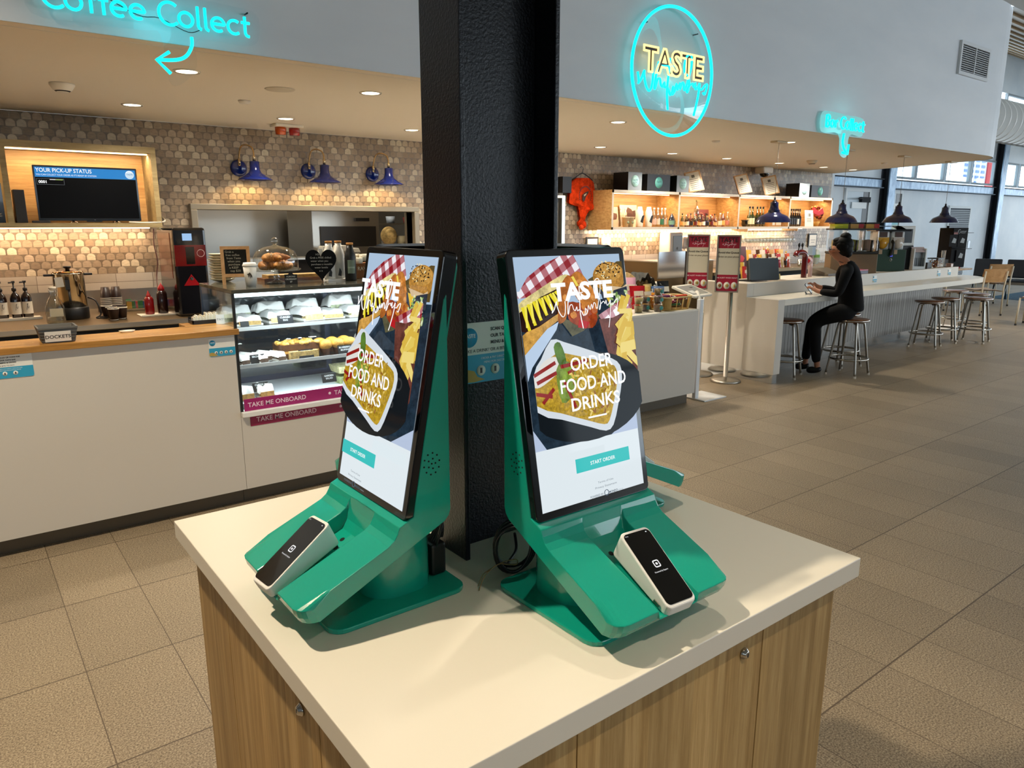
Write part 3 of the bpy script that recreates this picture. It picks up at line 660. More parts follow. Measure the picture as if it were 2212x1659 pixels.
def screen_art(mon, F, w, h):
    """the lit picture, as flat coloured shapes; u 0..1 across, v 0..1 down"""
    lay = [0]
    def P(u, v, k): return F @ Vector(((u - .5) * w, (.5 - v) * h + .001, .0006 + k * .00012))
    m = MB()
    def remap(v, T=((0, 0), (.15, .10), (.25, .165), (.43, .31), (.60, .60), (.73, .757), (2, 2.03))):
        for (a, b), (c, d) in zip(T, T[1:]):
            if v <= c: return b + (d - b) * (v - a) / (c - a)
    KV = [remap]
    def sh(pts, c, mat='screen', smooth=0):
        lay[0] += 1; pts = [(a, KV[0](b)) for a, b in pts]
        if smooth: pts = [tuple(p)[:2] for p in crom([(a, b, 0) for a, b in pts], smooth, True)]
        pts = [(min(1, max(0, a)), min(1, max(0, b))) for a, b in pts]
        q = [P(a, b, lay[0]) for a, b in pts]
        area = sum(pts[i][0] * pts[(i + 1) % len(pts)][1] - pts[(i + 1) % len(pts)][0] * pts[i][1] for i in range(len(pts)))
        m.poly(q if area < 0 else q[::-1], mat, c)
    def el(u, v, a, b, c, mat='screen', rot=0, n=20):
        cr, sr = math.cos(D(rot)), math.sin(D(rot)); k = w / h
        sh([(u + a * math.cos(2 * PI * i / n) * cr - b * math.sin(2 * PI * i / n) * sr, v + (a * math.cos(2 * PI * i / n) * sr + b * math.sin(2 * PI * i / n) * cr) * k) for i in range(n)], c, mat)
    def bar(u0, v0, u1, v1, wd, c, mat='screen'):
        k = w / h; dx, dy = u1 - u0, (v1 - v0) / k; L = math.hypot(dx, dy); nx, ny = -dy / L * wd, dx / L * wd
        sh([(u0 + nx, v0 + ny * k), (u1 + nx, v1 + ny * k), (u1 - nx, v1 - ny * k), (u0 - nx, v0 - ny * k)], c, mat)
    r = random.Random(5)
    sh([(0, 0), (1, 0), (1, 1), (0, 1)], 'dfe9ee')                                  # page
    sh([(0, 0), (1, 0), (1, .73), (0, .73)], 'a9c0d8')                              # table cloth of the photo
    sh([(0, .30), (1, .27), (1, .68), (.8, .73), (.1, .73), (0, .66)], '20303e', 'screen_food')   # dark slate
    sh([(0, .66), (.1, .73), (0, .73)], 'b4c3dc'); sh([(1, .66), (1, .73), (.72, .73)], 'b4c3dc')
    sh([(.02, .20), (.10, .12), (.25, .05), (.42, 0), (.54, 0), (.60, .10), (.66, .21), (.55, .25), (.3, .22), (.05, .24), (0, .24), (0, .20)], 'ffffff', 'gingham')
    # hot dog on the left
    sh([(0, .27), (.15, .21), (.40, .12), (.48, .125), (.44, .17), (.25, .23), (.1, .29), (0, .33)], 'e3d391', 'screen_food', 3)
    sh([(0, .31), (.2, .24), (.42, .18), (.40, .26), (.34, .34), (.1, .42), (0, .40)], '2a120c', 'screen_food')
    for i in range(7): bar(.03 + i * .05, .285 - i * .012, .07 + i * .055, .40 - i * .022, .013, 'e9d92c')
    for i in range(6): bar(.055 + i * .05, .28 - i * .012, .05 + i * .06, .385 - i * .02, .010, 'f3e65a')
    sh([(0, .42), (.15, .385), (.34, .33), (.38, .345), (.2, .41), (0, .47)], 'cf9d4a', 'screen_food', 3)
    sh([(0, .47), (.22, .40), (.33, .37), (.30, .41), (.05, .50), (0, .53)], 'b9cee6')
    # chicken in the middle
    sh([(.33, .35), (.48, .38), (.70, .33), (.72, .37), (.55, .43), (.44, .44)], '5d5a40', 'screen_food')
    for pts, c in (([(.38, .19), (.46, .12), (.50, .16), (.44, .27), (.40, .36), (.33, .38), (.33, .33)], 'b5682a'), ([(.48, .14), (.56, .10), (.64, .16), (.72, .27), (.70, .34), (.60, .32), (.50, .24)], 'c67c34'), ([(.44, .28), (.58, .30), (.70, .36), (.64, .42), (.50, .40), (.42, .36)], '9c3f1c')): sh(pts, c, 'screen_food', 3)
    bar(.50, .13, .54, .19, .012, 'efd85a'); sh([(.52, .37), (.62, .39), (.58, .42), (.5, .41)], 'b41c22')
    for i in range(14): el(.40 + r.random() * .28, .16 + r.random() * .2, .03, .02, ('d98a3c', 'a8531f', 'e09a52')[i % 3], 'screen_food', r.random() * 90, 10)
    # burger on the right
    sh([(.64, .155), (.95, .05), (1, .05), (1, .26), (.8, .27), (.68, .22)], '5a4a26')
    el(.855, .145, .165, .165, 'b98438', 'screen_fine', 0, 26); el(.86, .115, .13, .10, 'c9974a', 'screen_fine')
    for i in range(54):
        a, q = r.random() * 2 * PI, math.sqrt(r.random()); el(.835 + .125 * q * math.cos(a), .102 + .055 * q * math.sin(a), .011, .006, '1a1210' if i % 3 else 'eddfae', 'screen', r.random() * 180, 7)
    sh([(.72, .225), (1, .215), (1, .30), (.84, .32), (.74, .28)], '2f3542', 'screen_food'); sh([(.74, .225), (.86, .235), (.80, .30)], 'e4bd3c'); sh([(.74, .195), (.95, .22), (1, .2), (1, .215), (.8, .245)], 'd3b892')
    for i in range(46): el(.80 + r.random() * .2, .24 + r.random() * .13 + (1 - 0) * .0, .025, .012, ('bfd09a', '8fae62', 'd9e2bd', '6c8f4a')[i % 4], 'screen', r.random() * 180, 6)
    # chips in a gingham tray
    sh([(.66, .36), (.98, .27), (1, .27), (1, .36), (.74, .42), (.7, .40)], 'ffffff', 'gingham'); sh([(.66, .38), (.76, .56), (.90, .62), (1, .58), (1, .34), (.8, .38)], '6a3a30', 'screen_food')
    for i in range(20):
        u, v = .80 + r.random() * .18, .34 + r.random() * .2; a = D(-75 + r.random() * 110); bar(u, v, u + .16 * math.cos(a), v + .09 * math.sin(a), .022, ('e2c65c', 'd8b446', 'ecd67c')[i % 3])
    # nachos in the white tray on a black plate
    KV[0] = lambda v: v
    el(.47, .575, .57, .31, '0c1318', 'screen', 0, 34)
    sh([(0, .60), (0, .46), (.08, .40), (.185, .33), (.30, .345), (.55, .395), (.735, .437), (.81, .47), (.815, .53), (.75, .63), (.68, .71), (.60, .728), (.46, .70), (.2, .645)], 'd3dbe2', 'screen', 2)
    sh([(0, .575), (0, .475), (.1, .425), (.22, .385), (.40, .405), (.70, .455), (.765, .48), (.77, .525), (.71, .615), (.645, .688), (.59, .70), (.46, .675), (.2, .62)], 'b89526', 'screen_fine', 2)
    sh([(0, .47), (.10, .41), (.22, .40), (.22, .455), (.08, .50), (0, .505)], 'dfdcd6', 'screen', 3); sh([(.20, .45), (.30, .42), (.38, .47), (.34, .55), (.22, .58)], '7f9836', 'screen_food', 3)
    sh([(.20, .36), (.26, .345), (.30, .42), (.24, .44)], '56782c', 'screen_food', 3)
    for a in ((.0, .46, .20, .42), (.02, .49, .2, .46), (.24, .44, .50, .43), (.26, .50, .34, .61), (.3, .47, .38, .455), (0, .53, .14, .55), (.05, .57, .16, .52)): bar(*a, .013, '8e1a14')
    for i in range(120):
        u, v = .30 + r.random() * .44, .44 + r.random() * .22
        if v - .44 < (u - .12) * .62 and v < .68 - max(0, u - .6) * 1.1: el(u, v, .022, .008, ('dcb952', 'a8862a', 'e6cd72', '8f5b20')[i % 4], 'screen', r.random() * 180, 6)
    lay[0] += 3;     # user interface
    k = lay[0]
    sh([(.236, .807), (.755, .807), (.755, .863), (.236, .863)], '35c0bd')
    def tx(s, u, v, size, c, bold=.0, sx=1.0, al='CENTER'):
        q = P(u, v, k + 3); T = Matrix.Translation(q - F.translation) @ F
        m.text(s, size, T, 'screen', c, al, bold, sx)
    def fit(t_, u0, u1, vb, vt, c, bold=.0):
        p = MB().text(t_, 1, Matrix(), 'screen', c, 'LEFT', bold); xs = [a[0] for a in p.v]; H = MB().text('H', 1, Matrix(), 'screen', c, 'LEFT', bold); cap = max(a[1] for a in H.v)
        sy = (vb - vt) * h / cap; sx = (u1 - u0) * w / (max(xs) - min(xs)) / sy; q = P(u0, vb, k + 3) - (F.to_3x3() @ Vector((min(xs) * sx * sy, 0, 0)))
        m.text(t_, sy, Matrix.Translation(q - F.translation) @ F, 'screen', c, 'LEFT', bold, sx)
    fit('TASTE', .195, .768, .183, .115, 'ffffff', .04)
    fit('ORDER', .29, .69, .461, .410, 'ffffff', .016); fit('FOOD AND', .18, .803, .542, .490, 'ffffff', .016); fit('DRINKS', .26, .722, .618, .568, 'ffffff', .016)
    sh([(.40, .652), (.577, .652), (.577, .659), (.40, .659)], 'ffffff')
    fit('START ORDER', .371, .61, .843, .829, 'ffffff', .012)
    fit('Terms of Use', .42, .57, .925, .917, '7b8690'); fit('Privacy Statement', .39, .60, .945, .937, '7b8690')
    fit('POWERED BY', .335, .462, .976, .967, '66727e', .005); fit('MONDO', .517, .60, .976, .967, '4a5a6a', .02); fit('menu', .605, .655, .976, .969, '9aa6b0')
    q = [P(.491 + .020 * math.cos(2 * PI * i / 16), .970 + .020 * w / h * math.sin(2 * PI * i / 16), k + 4) for i in range(16)]; m.tube(q, .0007, 'screen', '4a5a6a', 4, True)
    q = P(.172, .272, k + 4); T = Matrix.Translation(q - F.translation) @ F
    script(m, T, .625 * w, .0009, 'screen', 'ffffff', 4)
    m.build('screen_image', mon)
kiosk('green kiosk with lit screen facing the camera side, right of the column', (.959, 1.072, TH), 0)
kiosk('green kiosk left of the column, its lit screen turned to the coffee counter', (.717, 1.282, TH), D(-90))
def plain_kiosk(src, label, loc, rz): return dup(src, loc, rz, label)
K0 = bpy.data.objects['ordering_kiosk']
dup(K0, (.957, 1.575, TH), PI, 'green kiosk behind the left one, seen from its back')
dup(K0, (1.196, 1.340, TH), D(90), 'green kiosk behind the right one, only its tray and base showing')

# card readers in the trays
def reader(label, loc, rz, twist=0):
    t = thing('card_reader', label, 'card reader', loc, 'white card readers in the kiosk trays', local=True); t.rotation_euler = (0, 0, rz)
    a = math.atan2(.093, .207); y = Vector((0, math.cos(a), math.sin(a)))
    F = frame((0, -.310, .0525), (1, 0, 0), y) @ Matrix.Rotation(D(twist), 4, 'Z')
    m = MB().at(F); L = .160
    P0 = rrect(.073, L, .011, 5, 0, L / 2); n = len(P0)
    lo = [(x * .94, yy, .000) for x, yy in P0]; hi = [(x, yy, .022 + .030 * yy / L) for x, yy in P0]
    m.add(lo + hi, [tuple(range(n))[::-1], tuple(range(n, 2 * n))] + [(i, (i + 1) % n, n + (i + 1) % n, n + i) for i in range(n)], 'satin', 'f1efe9')
    m.build('shell', t, bev=.003)
    b = math.atan2(.030, L); F2 = F @ frame((0, L / 2, .022 + .015 + .0004), (1, 0, 0), (0, math.cos(b), math.sin(b)))
    g = MB().at(F2).prism(rrect(.066, L - .010, .009, 5), 0, .0006, 'z', 'gloss', '050505').build('display', t)
    i = MB().at(F2)
    O = rrect(.015, .015, .0035, 4, 0, .004); I = rrect(.0105, .0105, .002, 4, 0, .004); n = len(O)
    i.add([(x, yy, .0008) for x, yy in O + I], [(k, (k + 1) % n, n + (k + 1) % n, n + k) for k in range(n)], 'screen', 'f4f4f4')
    i.prism(rrect(.0045, .0045, .0008, 3, 0, .004), .0007, .0009, 'z', 'screen', 'f4f4f4')
    i.text('Powered by Square', .0042, Matrix.Translation((0, -.013, .0009)), 'screen', 'e8e8e8', 'CENTER', .01)
    i.text('10:16', .0035, Matrix.Translation((-.026, .069, .0009)), 'screen', 'd8d8d8'); i.box(.022, .025, .069, .071, .0007, .0009, 'screen', 'e8e8e8')
    i.build('icons', g)
    MB().at(F).box(-.0385, -.0365, .02, .034, .006, .012, 'metal', 'b9b3a4').build('side_button', t)
reader('white card reader in the tray of the right kiosk, black face up', (.959, 1.068, TH), 0, -3)
reader('white card reader in the tray of the left kiosk, sliding over its edge', (.707, 1.279, TH), D(-90), 5)
reader('white card reader in the rear right kiosk tray, only a pale corner showing', (1.196, 1.340, TH), D(90), 0)
# cables behind the kiosks
t = thing('cable_coil', 'black power cable coiled and tied behind the right kiosk', 'cable', (.86, 1.15, TH))
m = MB()
for k in range(5):
    r_ = .046 + .004 * (k % 3); m.tube([(.868 + .006 * k + r_ * .75 * math.cos(a) + .004 * math.sin(a * 2 + k), 1.125 + .007 * k - r_ * .35 * math.cos(a), TH + .062 + r_ * 1.08 * math.sin(a)) for a in [2 * PI * i / 28 for i in range(28)]], .0034, 'satin', '0b0b0c', 8, True)
m.tube(crom([(.87, 1.15, TH + .015), (.90, 1.18, TH + .006), (.95, 1.22, TH + .005), (1.0, 1.29, TH + .005)], 5), .0034, 'satin', '0b0b0c', 8)
m.build('cable', t)
m = MB().tube(crom([(.835, 1.125, TH + .042), (.85, 1.12, TH + .045), (.87, 1.115, TH + .043), (.865, 1.11, TH + .036), (.845, 1.115, TH + .040), (.825, 1.12, TH + .044), (.795, 1.125, TH + .026), (.775, 1.118, TH + .002)], 4), .0012, 'matte', '8d7a55', 6)
m.tube(crom([(.835, 1.125, TH + .042), (.815, 1.135, TH + .03), (.80, 1.14, TH + .02), (.785, 1.135, TH + .002)], 4), .0011, 'matte', '8d7a55', 6)
m.build('twine_tie', t)['label'] = 'loose brown twine'
t = thing('power_adapter', 'black power adapter and bunched leads behind the left kiosk', 'adapter', (.745, 1.235, TH))
MB().box(.722, .758, 1.212, 1.275, TH + .0105, TH + .08, 'satin', '09090a').build('brick', t, bev=.006)
m = MB()
for k in range(5): m.tube(crom([(.735, 1.215 + .008 * k, TH + .075), (.74 + .008 * k, 1.205 + .012 * k, TH + .11), (.75 + .006 * k, 1.215 + .01 * k, TH + .12 - .012 * k), (.757, 1.235 + .006 * k, TH + .09), (.745, 1.25, TH + .07)], 5), .003, 'satin', '0b0b0c', 8)
m.build('leads', t)

# sticker on the column web
def info_card(name, label, o, f, w, h, lines=True, cat='sticker', group=None, thick=.001):
    t = thing(name, label, cat, o, group); T = facing(o, f)
    b = MB().at(T).prism(rrect(w, h, .008, 4, w / 2, h / 2), 0, thick, 'z', 'satin', 'e9e9e2'); b.prism([(0, .006), (.006, 0), (w - .006, 0), (w, .006), (w, h * .47), (0, h * .47)], thick, thick + .0004, 'z', 'satin', '2f9fc4'); z = thick + .0008
    b.build('card', t)
    m = MB().at(T)
    m.lathe([(h * .16, 0), (h * .16, .0004), (0, .0004)], (w * .14, h * .76, z), 24, 'satin', '2a9ac2')
    m.text('TASTE', h * .085, Matrix.Translation((w * .14, h * .76, z + .0007)), 'satin', 'ffffff', 'CENTER', .02)
    if lines:
        for i, s in enumerate(('SCAN QR CODE FOR', 'OUR TASTE BAR', 'MENU & DRINKS')): m.text(s, h * .075, Matrix.Translation((w * .42, h * (.85 - .11 * i), z)), 'satin', '1a1a1a', 'LEFT', .03)
        m.text('LIKE A DRINK? OR A BITE TO EAT?', h * .075, Matrix.Translation((w * .08, h * .51, z)), 'satin', '3a4a50', 'LEFT', .005)
        m.text('ORDER & PAY DIRECT THROUGH OUR', h * .05, Matrix.Translation((w * .58, h * .385, z)), 'satin', 'e9f4f6'); m.text('MENU FOR DISCOUNTS & TASTEE', h * .05, Matrix.Translation((w * .58, h * .315, z)), 'satin', 'e9f4f6')
    for k in range(3 if lines else 4):
        x = w * ((.29 if lines else .26) + .19 * k); m.lathe([(h * .088, 0), (h * .088, .0004), (0, .0004)], (x, h * .20, z), 18, 'satin', 'e9e9e0'); m.box(x - h * .022, x + h * .022, h * .155, h * .245, z + .0005, z + .0008, 'satin', '2a2a2a')
    m.prism([(0, .004), (w * .2, .002), (w * .34, h * .04), (w * .24, h * .1), (w * .2, h * .2), (w * .1, h * .24), (0, h * .2)], z, z + .0003, 'z', 'satin', 'b39a4a')
    m.build('print', t); return t
info_card('column_sticker', 'blue and white menu sticker on the black column', (.862, 1.3135, 1.283), (0, -1), .205, .135)
# ================================================================ COFFEE COUNTER (left)
t = thing('coffee_counter', 'long white coffee counter with oak coloured timber top', 'counter', (-.8, 4.5, 0))
MB().box(-4, 1.248, 4.20, 4.24, .095, 1.02, 'white_laminate').box(-4, 1.248, 4.24, 4.6, .095, .75, 'white_laminate').build('front_panel', t)
MB().prism([(-4, 4.175), (1.27, 4.175), (1.27, 4.63), (1.06, 4.63), (1.06, 4.46), (-4, 4.46)], 1.02, 1.052, 'z', 'counter_timber').build('timber_top', t, bev=.003)
MB().box(-4, 1.248, 4.275, 4.3, 0, .095, 'kick_brown').build('kickboard', t)
t = thing('case_counter', 'white counter base under the cake display case', 'counter', (2.6, 4.5, 0))
MB().box(1.25, 3.89, 4.20, 4.24, .095, .535, 'white_laminate').box(1.25, 3.89, 4.24, 4.85, .095, .53, 'white_laminate').build('front_panel', t)
MB().box(1.25, 3.89, 4.275, 4.3, 0, .095, 'kick_brown').build('kickboard', t)
m = MB().box(1.30, 2.85, 4.198, 4.1995, .472, .545, 'satin', '8e1240').build('slogan_strip', t); m['label'] = 'crimson strip reading TAKE ME ONBOARD'
q = MB()
for i in range(3): q.text('TAKE ME ONBOARD', .040, Matrix.Translation((1.335 + i * .56, 4.1975, .494)) @ XZ, 'satin', 'd8b9c2', 'LEFT', .012); q.lathe([(.009, 0), (.009, .0006), (0, .0006)], (1.865 + i * .56, 4.1978, .508), 12, 'satin', 'd8b9c2', True, (0, -1, 0))
q.build('lettering', m)
info_card('counter_card', 'blue menu card on the counter front, right beside the cake case', (1.105, 4.199, .905), (0, -1), .142, .10, False, 'card', 'menu cards on the counter front')
info_card('counter_card', 'blue menu card on the counter front at the picture\'s left edge', (.055, 4.199, .905), (0, -1), .225, .115, True, 'card', 'menu cards on the counter front')

# ---- cake display case
DX0, DX1, DY0, DY1, DZ0, DZ1 = 1.252, 2.85, 4.20, 4.85, .535, 1.268
t = thing('display_case', 'glass cake display case with magenta slogan strip', 'display case', (2.05, 4.5, DZ0))
MB().box(DX0, DX1, 4.17, DY1, DZ0, .565, 'satin', 'eceae4').build('base', t, bev=.003)
MB().box(DX0, DX1, DY0, DY1, DZ1 - .022, DZ1, 'gloss', '4b4a40').build('top', t, bev=.002)
for x in (DX0, DX1 - .014): MB().box(x, x + .014, DY0, DY0 + .014, .565, DZ1 - .022, 'satin', '14140f').build('corner_post', t)
MB().box(DX0, DX1, DY1 - .02, DY1, .565, DZ1 - .022, 'satin', '1d2b44').build('rear_wall', t)
for k in range(2): MB().box(DX0 + .04 + k * .8, DX0 + .80 + k * .78, DY1 - .034, DY1 - .026, .64, DZ1 - .04, 'bottle_glass').build('rear_door', t)
MB().box(DX0 + .014, DX1 - .014, DY0 + .002, DY0 + .008, .566, DZ1 - .023, 'glass').build('front_glass', t)
MB().box(DX0 + .003, DX0 + .009, DY0 + .014, DY1 - .02, .566, DZ1 - .023, 'glass').build('side_glass', t)
MB().box(DX1 - .009, DX1 - .003, DY0 + .014, DY1 - .02, .566, DZ1 - .023, 'glass').build('side_glass', t)
SHZ = (1.035, .812)
for z in SHZ: MB().box(DX0 + .02, DX1 - .02, DY0 + .12, DY1 - .05, z - .012, z, 'bottle_glass').box(DX0 + .02, DX1 - .02, DY0 + .115, DY0 + .12, z - .018, z + .004, 'satin', 'd9dde0').build('shelf', t)
MB().box(DX0 + .02, DX1 - .02, DY0 + .02, DY0 + .05, DZ1 - .045, DZ1 - .024, 'lamp', 'c8dce4').build('light_tube', t)
light('AREA', 'case_light', (2.05, DY0 + .06, DZ1 - .05), 9, (.86, .95, 1), (2.05, DY0 + .3, .7), shape='RECTANGLE', size=1.5, size_y=.03)
for z in SHZ: light('AREA', 'shelf_light', (2.05, DY0 + .14, z - .022), 5, (.86, .95, 1), (2.05, DY0 + .3, z - .3), shape='RECTANGLE', size=1.5, size_y=.015)
MB().box(DX0 + .02, DX1 - .02, DY0 + .05, DY1 - .03, .565, .60, 'satin', 'c9d2d8').build('deck', t)
m = MB().box(DX0 + .02, DX1, DY0 - .002, DY0 + .001, .566, .637, 'satin', 'a01364').build('slogan_strip', t); q = MB()
for i in range(3): q.text('TAKE ME ONBOARD', .038, Matrix.Translation((1.292 + i * .535, DY0 - .0025, .588)) @ XZ, 'satin', 'f3dbe8', 'LEFT', .012); q.lathe([(.009, 0), (.009, .0006), (0, .0006)], (1.797 + i * .535, DY0 - .0022, .601), 12, 'satin', 'f3dbe8', True, (0, -1, 0))
q.build('lettering', m)
# ---- food in the case
def price_tag(x, y, z, txt, lab, w=.095, h=.056):
    b = MB().at(Matrix.Translation((x, y, z)) @ Matrix.Rotation(D(-18), 4, 'X')).box(-w / 2, w / 2, 0, .004, 0, h, 'satin', '15181c')
    lines = txt.split('|')
    for i, s in enumerate(lines): b.text(s, .0155, Matrix.Translation((0, -.0006, h - .018 - i * .017)) @ XZ, 'satin', 'dfe6e8', 'CENTER', .01)
    tag(b.build('price_tag', org=(x, y, z)), lab, 'price tag', 'black price tags in the cake case')
def box_pack(x, y, z, w, d, h, c, lab, rz=0, grp='wrapped food in the cake case'):
    t = thing('food_pack', lab, 'food pack', (x, y, z), grp, local=True); t.rotation_euler = (0, 0, rz)
    m = MB(); m.sheet(lambda u, v: ((u - .5) * w, (v - .5) * d, h * (.88 + .12 * math.sin(u * 9 + v * 5)) * min(1, 9 * min(u, 1 - u, v, 1 - v) + .45)), 10, 8, 'gloss', 'eef0ee'); m.box(-w / 2, w / 2, -d / 2, d / 2, 0, h * .2, 'gloss', 'e4e6e2'); m.build('wrap', t)
    MB().box(-w * .42, w * .42, -d * .505, -d * .3, .004, h * .5, 'food', c).build('filling', t)
z = SHZ[0]
for i, (x, c) in enumerate(((1.42, 'c9a86a'), (1.60, 'd8c08a'), (1.79, 'e0c68e'), (1.96, 'cdb27a'), (2.12, 'e4dfa8'), (2.30, 'f0ead2'), (2.48, 'e6ddb8'))):
    box_pack(x, 4.50 + .02 * (i % 2), z, (.15), .22, .058 + .012 * (i % 3), c, 'white wrapped sandwich on the top shelf, ' + ('first', 'second', 'third', 'fourth', 'fifth', 'sixth', 'seventh')[i] + ' from the left of the case', .15 * ((i % 3) - 1))
for i, x in enumerate((1.40, 1.62, 1.85, 2.1)): box_pack(x, 4.70, z, .20, .13, .10 + .008 * i, 'b9c2a0', 'folded clear pack at the back of the top shelf, ' + ('first', 'second', 'third', 'fourth')[i] + ' along', .1)
price_tag(1.60, 4.33, z, 'CURRIED|EGG', 'black price tag in the middle of the top shelf'); price_tag(2.18, 4.33, z, 'CHICKEN|& AVO', 'black price tag on the right of the top shelf', .1); price_tag(1.36, 4.35, z, '', 'dark blank tag at the left end of the top shelf', .05, .035)
z = SHZ[1]
t = thing('layer_slice', 'tall caramel topped layered slice on the middle shelf', 'cake', (1.70, 4.46, z))
m = MB()
for k, (c, h0, h1) in enumerate((('5e3b1e', 0, .03), ('c79a52', .03, .045), ('5b371b', .045, .085))): m.box(1.58, 1.82, 4.38, 4.54, z + h0, z + h1, 'food', c)
m.build('sponge', t); m = MB()
for i in range(60): x, y = 1.58 + .24 * rnd.random(), 4.38 + .16 * rnd.random(); m.ell((x, y, z + .088), .016, .016, .012, 'food', ('d8a94c', 'e3bd68', 'c08f38')[i % 3], 8, 5)
m.build('crumble_topping', t)
MB().box(1.62, 1.80, 4.34, 4.38, z, z + .045, 'food', 'd9b878').build('cut_slice', t)
names = ['front left', 'front middle', 'front right', 'back left', 'back middle', 'back right']
for i in range(6):
    x, y = 1.87 + .085 * (i % 3), 4.40 + .09 * (i // 3)
    t = thing('muffin', 'golden topped muffin on the middle shelf, ' + names[i] + ' of the six', 'muffin', (x, y, z), 'muffins in the cake case')
    MB().lathe([(.026, 0), (.036, .055)], (x, y, z), 14, 'food', '5a331c').build('paper_cup', t); MB().ell((x, y, z + .062), .046, .046, .034, 'food', 'd9a043').build('muffin_top', t)
for i, (x, c) in enumerate(((2.20, '5b4a55'), (2.36, '6a4a3a'), (2.52, '55425a'))): box_pack(x, 4.46, z, .15, .2, .11, c, 'clear wrapped dark cake on the middle shelf, ' + ('left', 'middle', 'right')[i] + ' one', .1 * i, 'wrapped cakes')
for i in range(5): box_pack(1.33 + .055 * i, 4.40 + .06 * (i % 2), z, .06, .14, .055, '6b5648', 'small wrapped bar at the left end of the middle shelf, ' + ('first', 'second', 'third', 'fourth', 'fifth')[i] + ' one', .2, 'wrapped bars')
for x, s, lab in ((1.42, 'BROWNIE', 'left of the layered slice'), (1.72, 'CARAMEL|SLICE', 'in front of the layered slice'), (1.98, 'BLUEBERRY|MUFFINS', 'in front of the muffins'), (2.30, 'ORANGE|ALMOND', 'in front of the wrapped cakes')): price_tag(x, 4.335, z, s, 'black price tag on the middle shelf ' + lab)
z = .60
for i, (x, k) in enumerate(((2.02, 0), (2.02, 1), (2.18, 0), (2.18, 1), (2.33, 0), (2.33, 1))):
    t = thing('salad_box', 'clear lidded salad box on the case floor, ' + ('lower', 'upper')[k] + ' of the ' + ('left', 'middle', 'right')[i // 2] + ' stack', 'food box', (x, 4.48, z + k * .068), 'salad boxes in the cake case')
    zz = z + k * .068
    MB().at(Matrix.Translation((x, 4.48, zz))).add([(-.055, -.07, 0), (.055, -.07, 0), (.055, .07, 0), (-.055, .07, 0), (-.065, -.08, .045), (.065, -.08, .045), (.065, .08, .045), (-.065, .08, .045)], [(3, 2, 1, 0), (4, 5, 6, 7), (0, 1, 5, 4), (1, 2, 6, 5), (2, 3, 7, 6), (3, 0, 4, 7)], 'food', ('aebd86', 'cdc99a', 'dcd8b8')[i % 3]).build('salad', t)
    MB().box(x - .067, x + .067, 4.398, 4.562, zz + .045, zz + .066, 'acrylic').build('lid', t, bev=.006)
for i, x in enumerate((1.32, 1.44)): box_pack(x, 4.36, z, .10, .12, .085, 'd9a75c', ('orange wrapped roll', 'pale wrapped roll')[i] + ' on the case floor at the far left', .1, 'wrapped rolls')
for x, s, lab in ((1.42, 'CHEESE &|BACON', 'beside the rolls'), (1.86, 'GARDEN|SALAD', 'left of the salad boxes'), (2.06, 'GREEK|SALAD', 'on the left salad box'), (2.3, 'BEEF|SALAD', 'on the right salad box')): price_tag(x, 4.33, z + .04, s, 'black price tag on the case floor ' + lab)
# ---- on the case
Zt = DZ1
for i in range(11):
    z0 = Zt + .004 + i * .0155; p = [(.03, 0), (.045, .002), (.072, .016), (.078, .022), (.074, .022), (.066, .013), (.04, .006), (0, .006)]
    x = 1.405 + .004 * math.sin(i * 2.1); o = MB().lathe(p, (x, 5.00 - .13, z0 - .004), 26, 'gloss', 'ddd2b4').build('bowl', org=(x, 4.87, z0 - .004))
    tag(o, 'cream bowl in the stack on the cake case, ' + ('lowest', 'second up', 'third up', 'fourth up', 'fifth up', 'sixth up', 'seventh up', 'eighth up', 'ninth up', 'tenth up', 'topmost')[i], 'bowl', 'stack of cream bowls')
t = thing('chalkboard', 'small wooden A frame chalkboard on the cake case', 'chalkboard', (1.44, 4.65, Zt))
A = facing((1.33, 4.62, Zt), (-.28, -1)) @ Matrix.Rotation(D(-14), 4, 'X')
m = MB().at(A)
for a, b, c, d in ((0, .02, -.0, .235), (.15, .17, 0, .235), (.02, .15, .215, .235), (.02, .15, .045, .065)): m.box(a, b, c, d, -.012, 0, 'chair_ply')
m.build('frame', t); g = MB().at(A).box(.02, .15, .065, .215, -.008, -.004, 'matte', '14130f').build('slate', t); q = MB().at(A)
for i, s in enumerate(('Grab a', 'free coffee', 'from Taste', 'when you', 'purchase', 'a KEEP', 'cup $20')): q.text(s, .0185, Matrix.Translation((.026 + .004 * i, .195 - i * .0195, -.0035)), 'matte', 'a9a492', 'LEFT')
q.build('chalk_writing', g)
MB().at(facing((1.33, 4.62, Zt), (-.28, -1))).box(0, .018, 0, .22, -.13, -.118, 'chair_ply').box(.15, .168, 0, .22, -.13, -.118, 'chair_ply').build('back_legs', t)
t = thing('takeaway_cup', 'white takeaway coffee cup with lid at the case corner', 'cup', (1.435, 4.42, Zt))
MB().lathe([(.028, 0), (.039, .118), (.036, .118), (0, .116)], (1.435, 4.42, Zt), 24, 'satin', 'ece8de').build('cup_body', t); MB().lathe([(.0415, .116), (.0415, .124), (.037, .130), (.035, .138), (0, .136)], (1.435, 4.42, Zt), 24, 'satin', 'f3efe6').build('lid', t)
m = MB().at(facing((1.435, 4.42, Zt + .06), (-.3, -1)))
for a in (0, 50, 100, 160, 215, 290): m.prism([(.010 * math.cos(D(a)), .012 * math.sin(D(a))), (.004 * math.cos(D(a + 90)), .02 + .004 * math.sin(D(a))), (.016 * math.cos(D(a + 30)) - .003, -.016 * math.sin(D(a + 60)))], .0348, .0356, 'z', 'satin', '4c4334')
m.build('sketch_print', t)
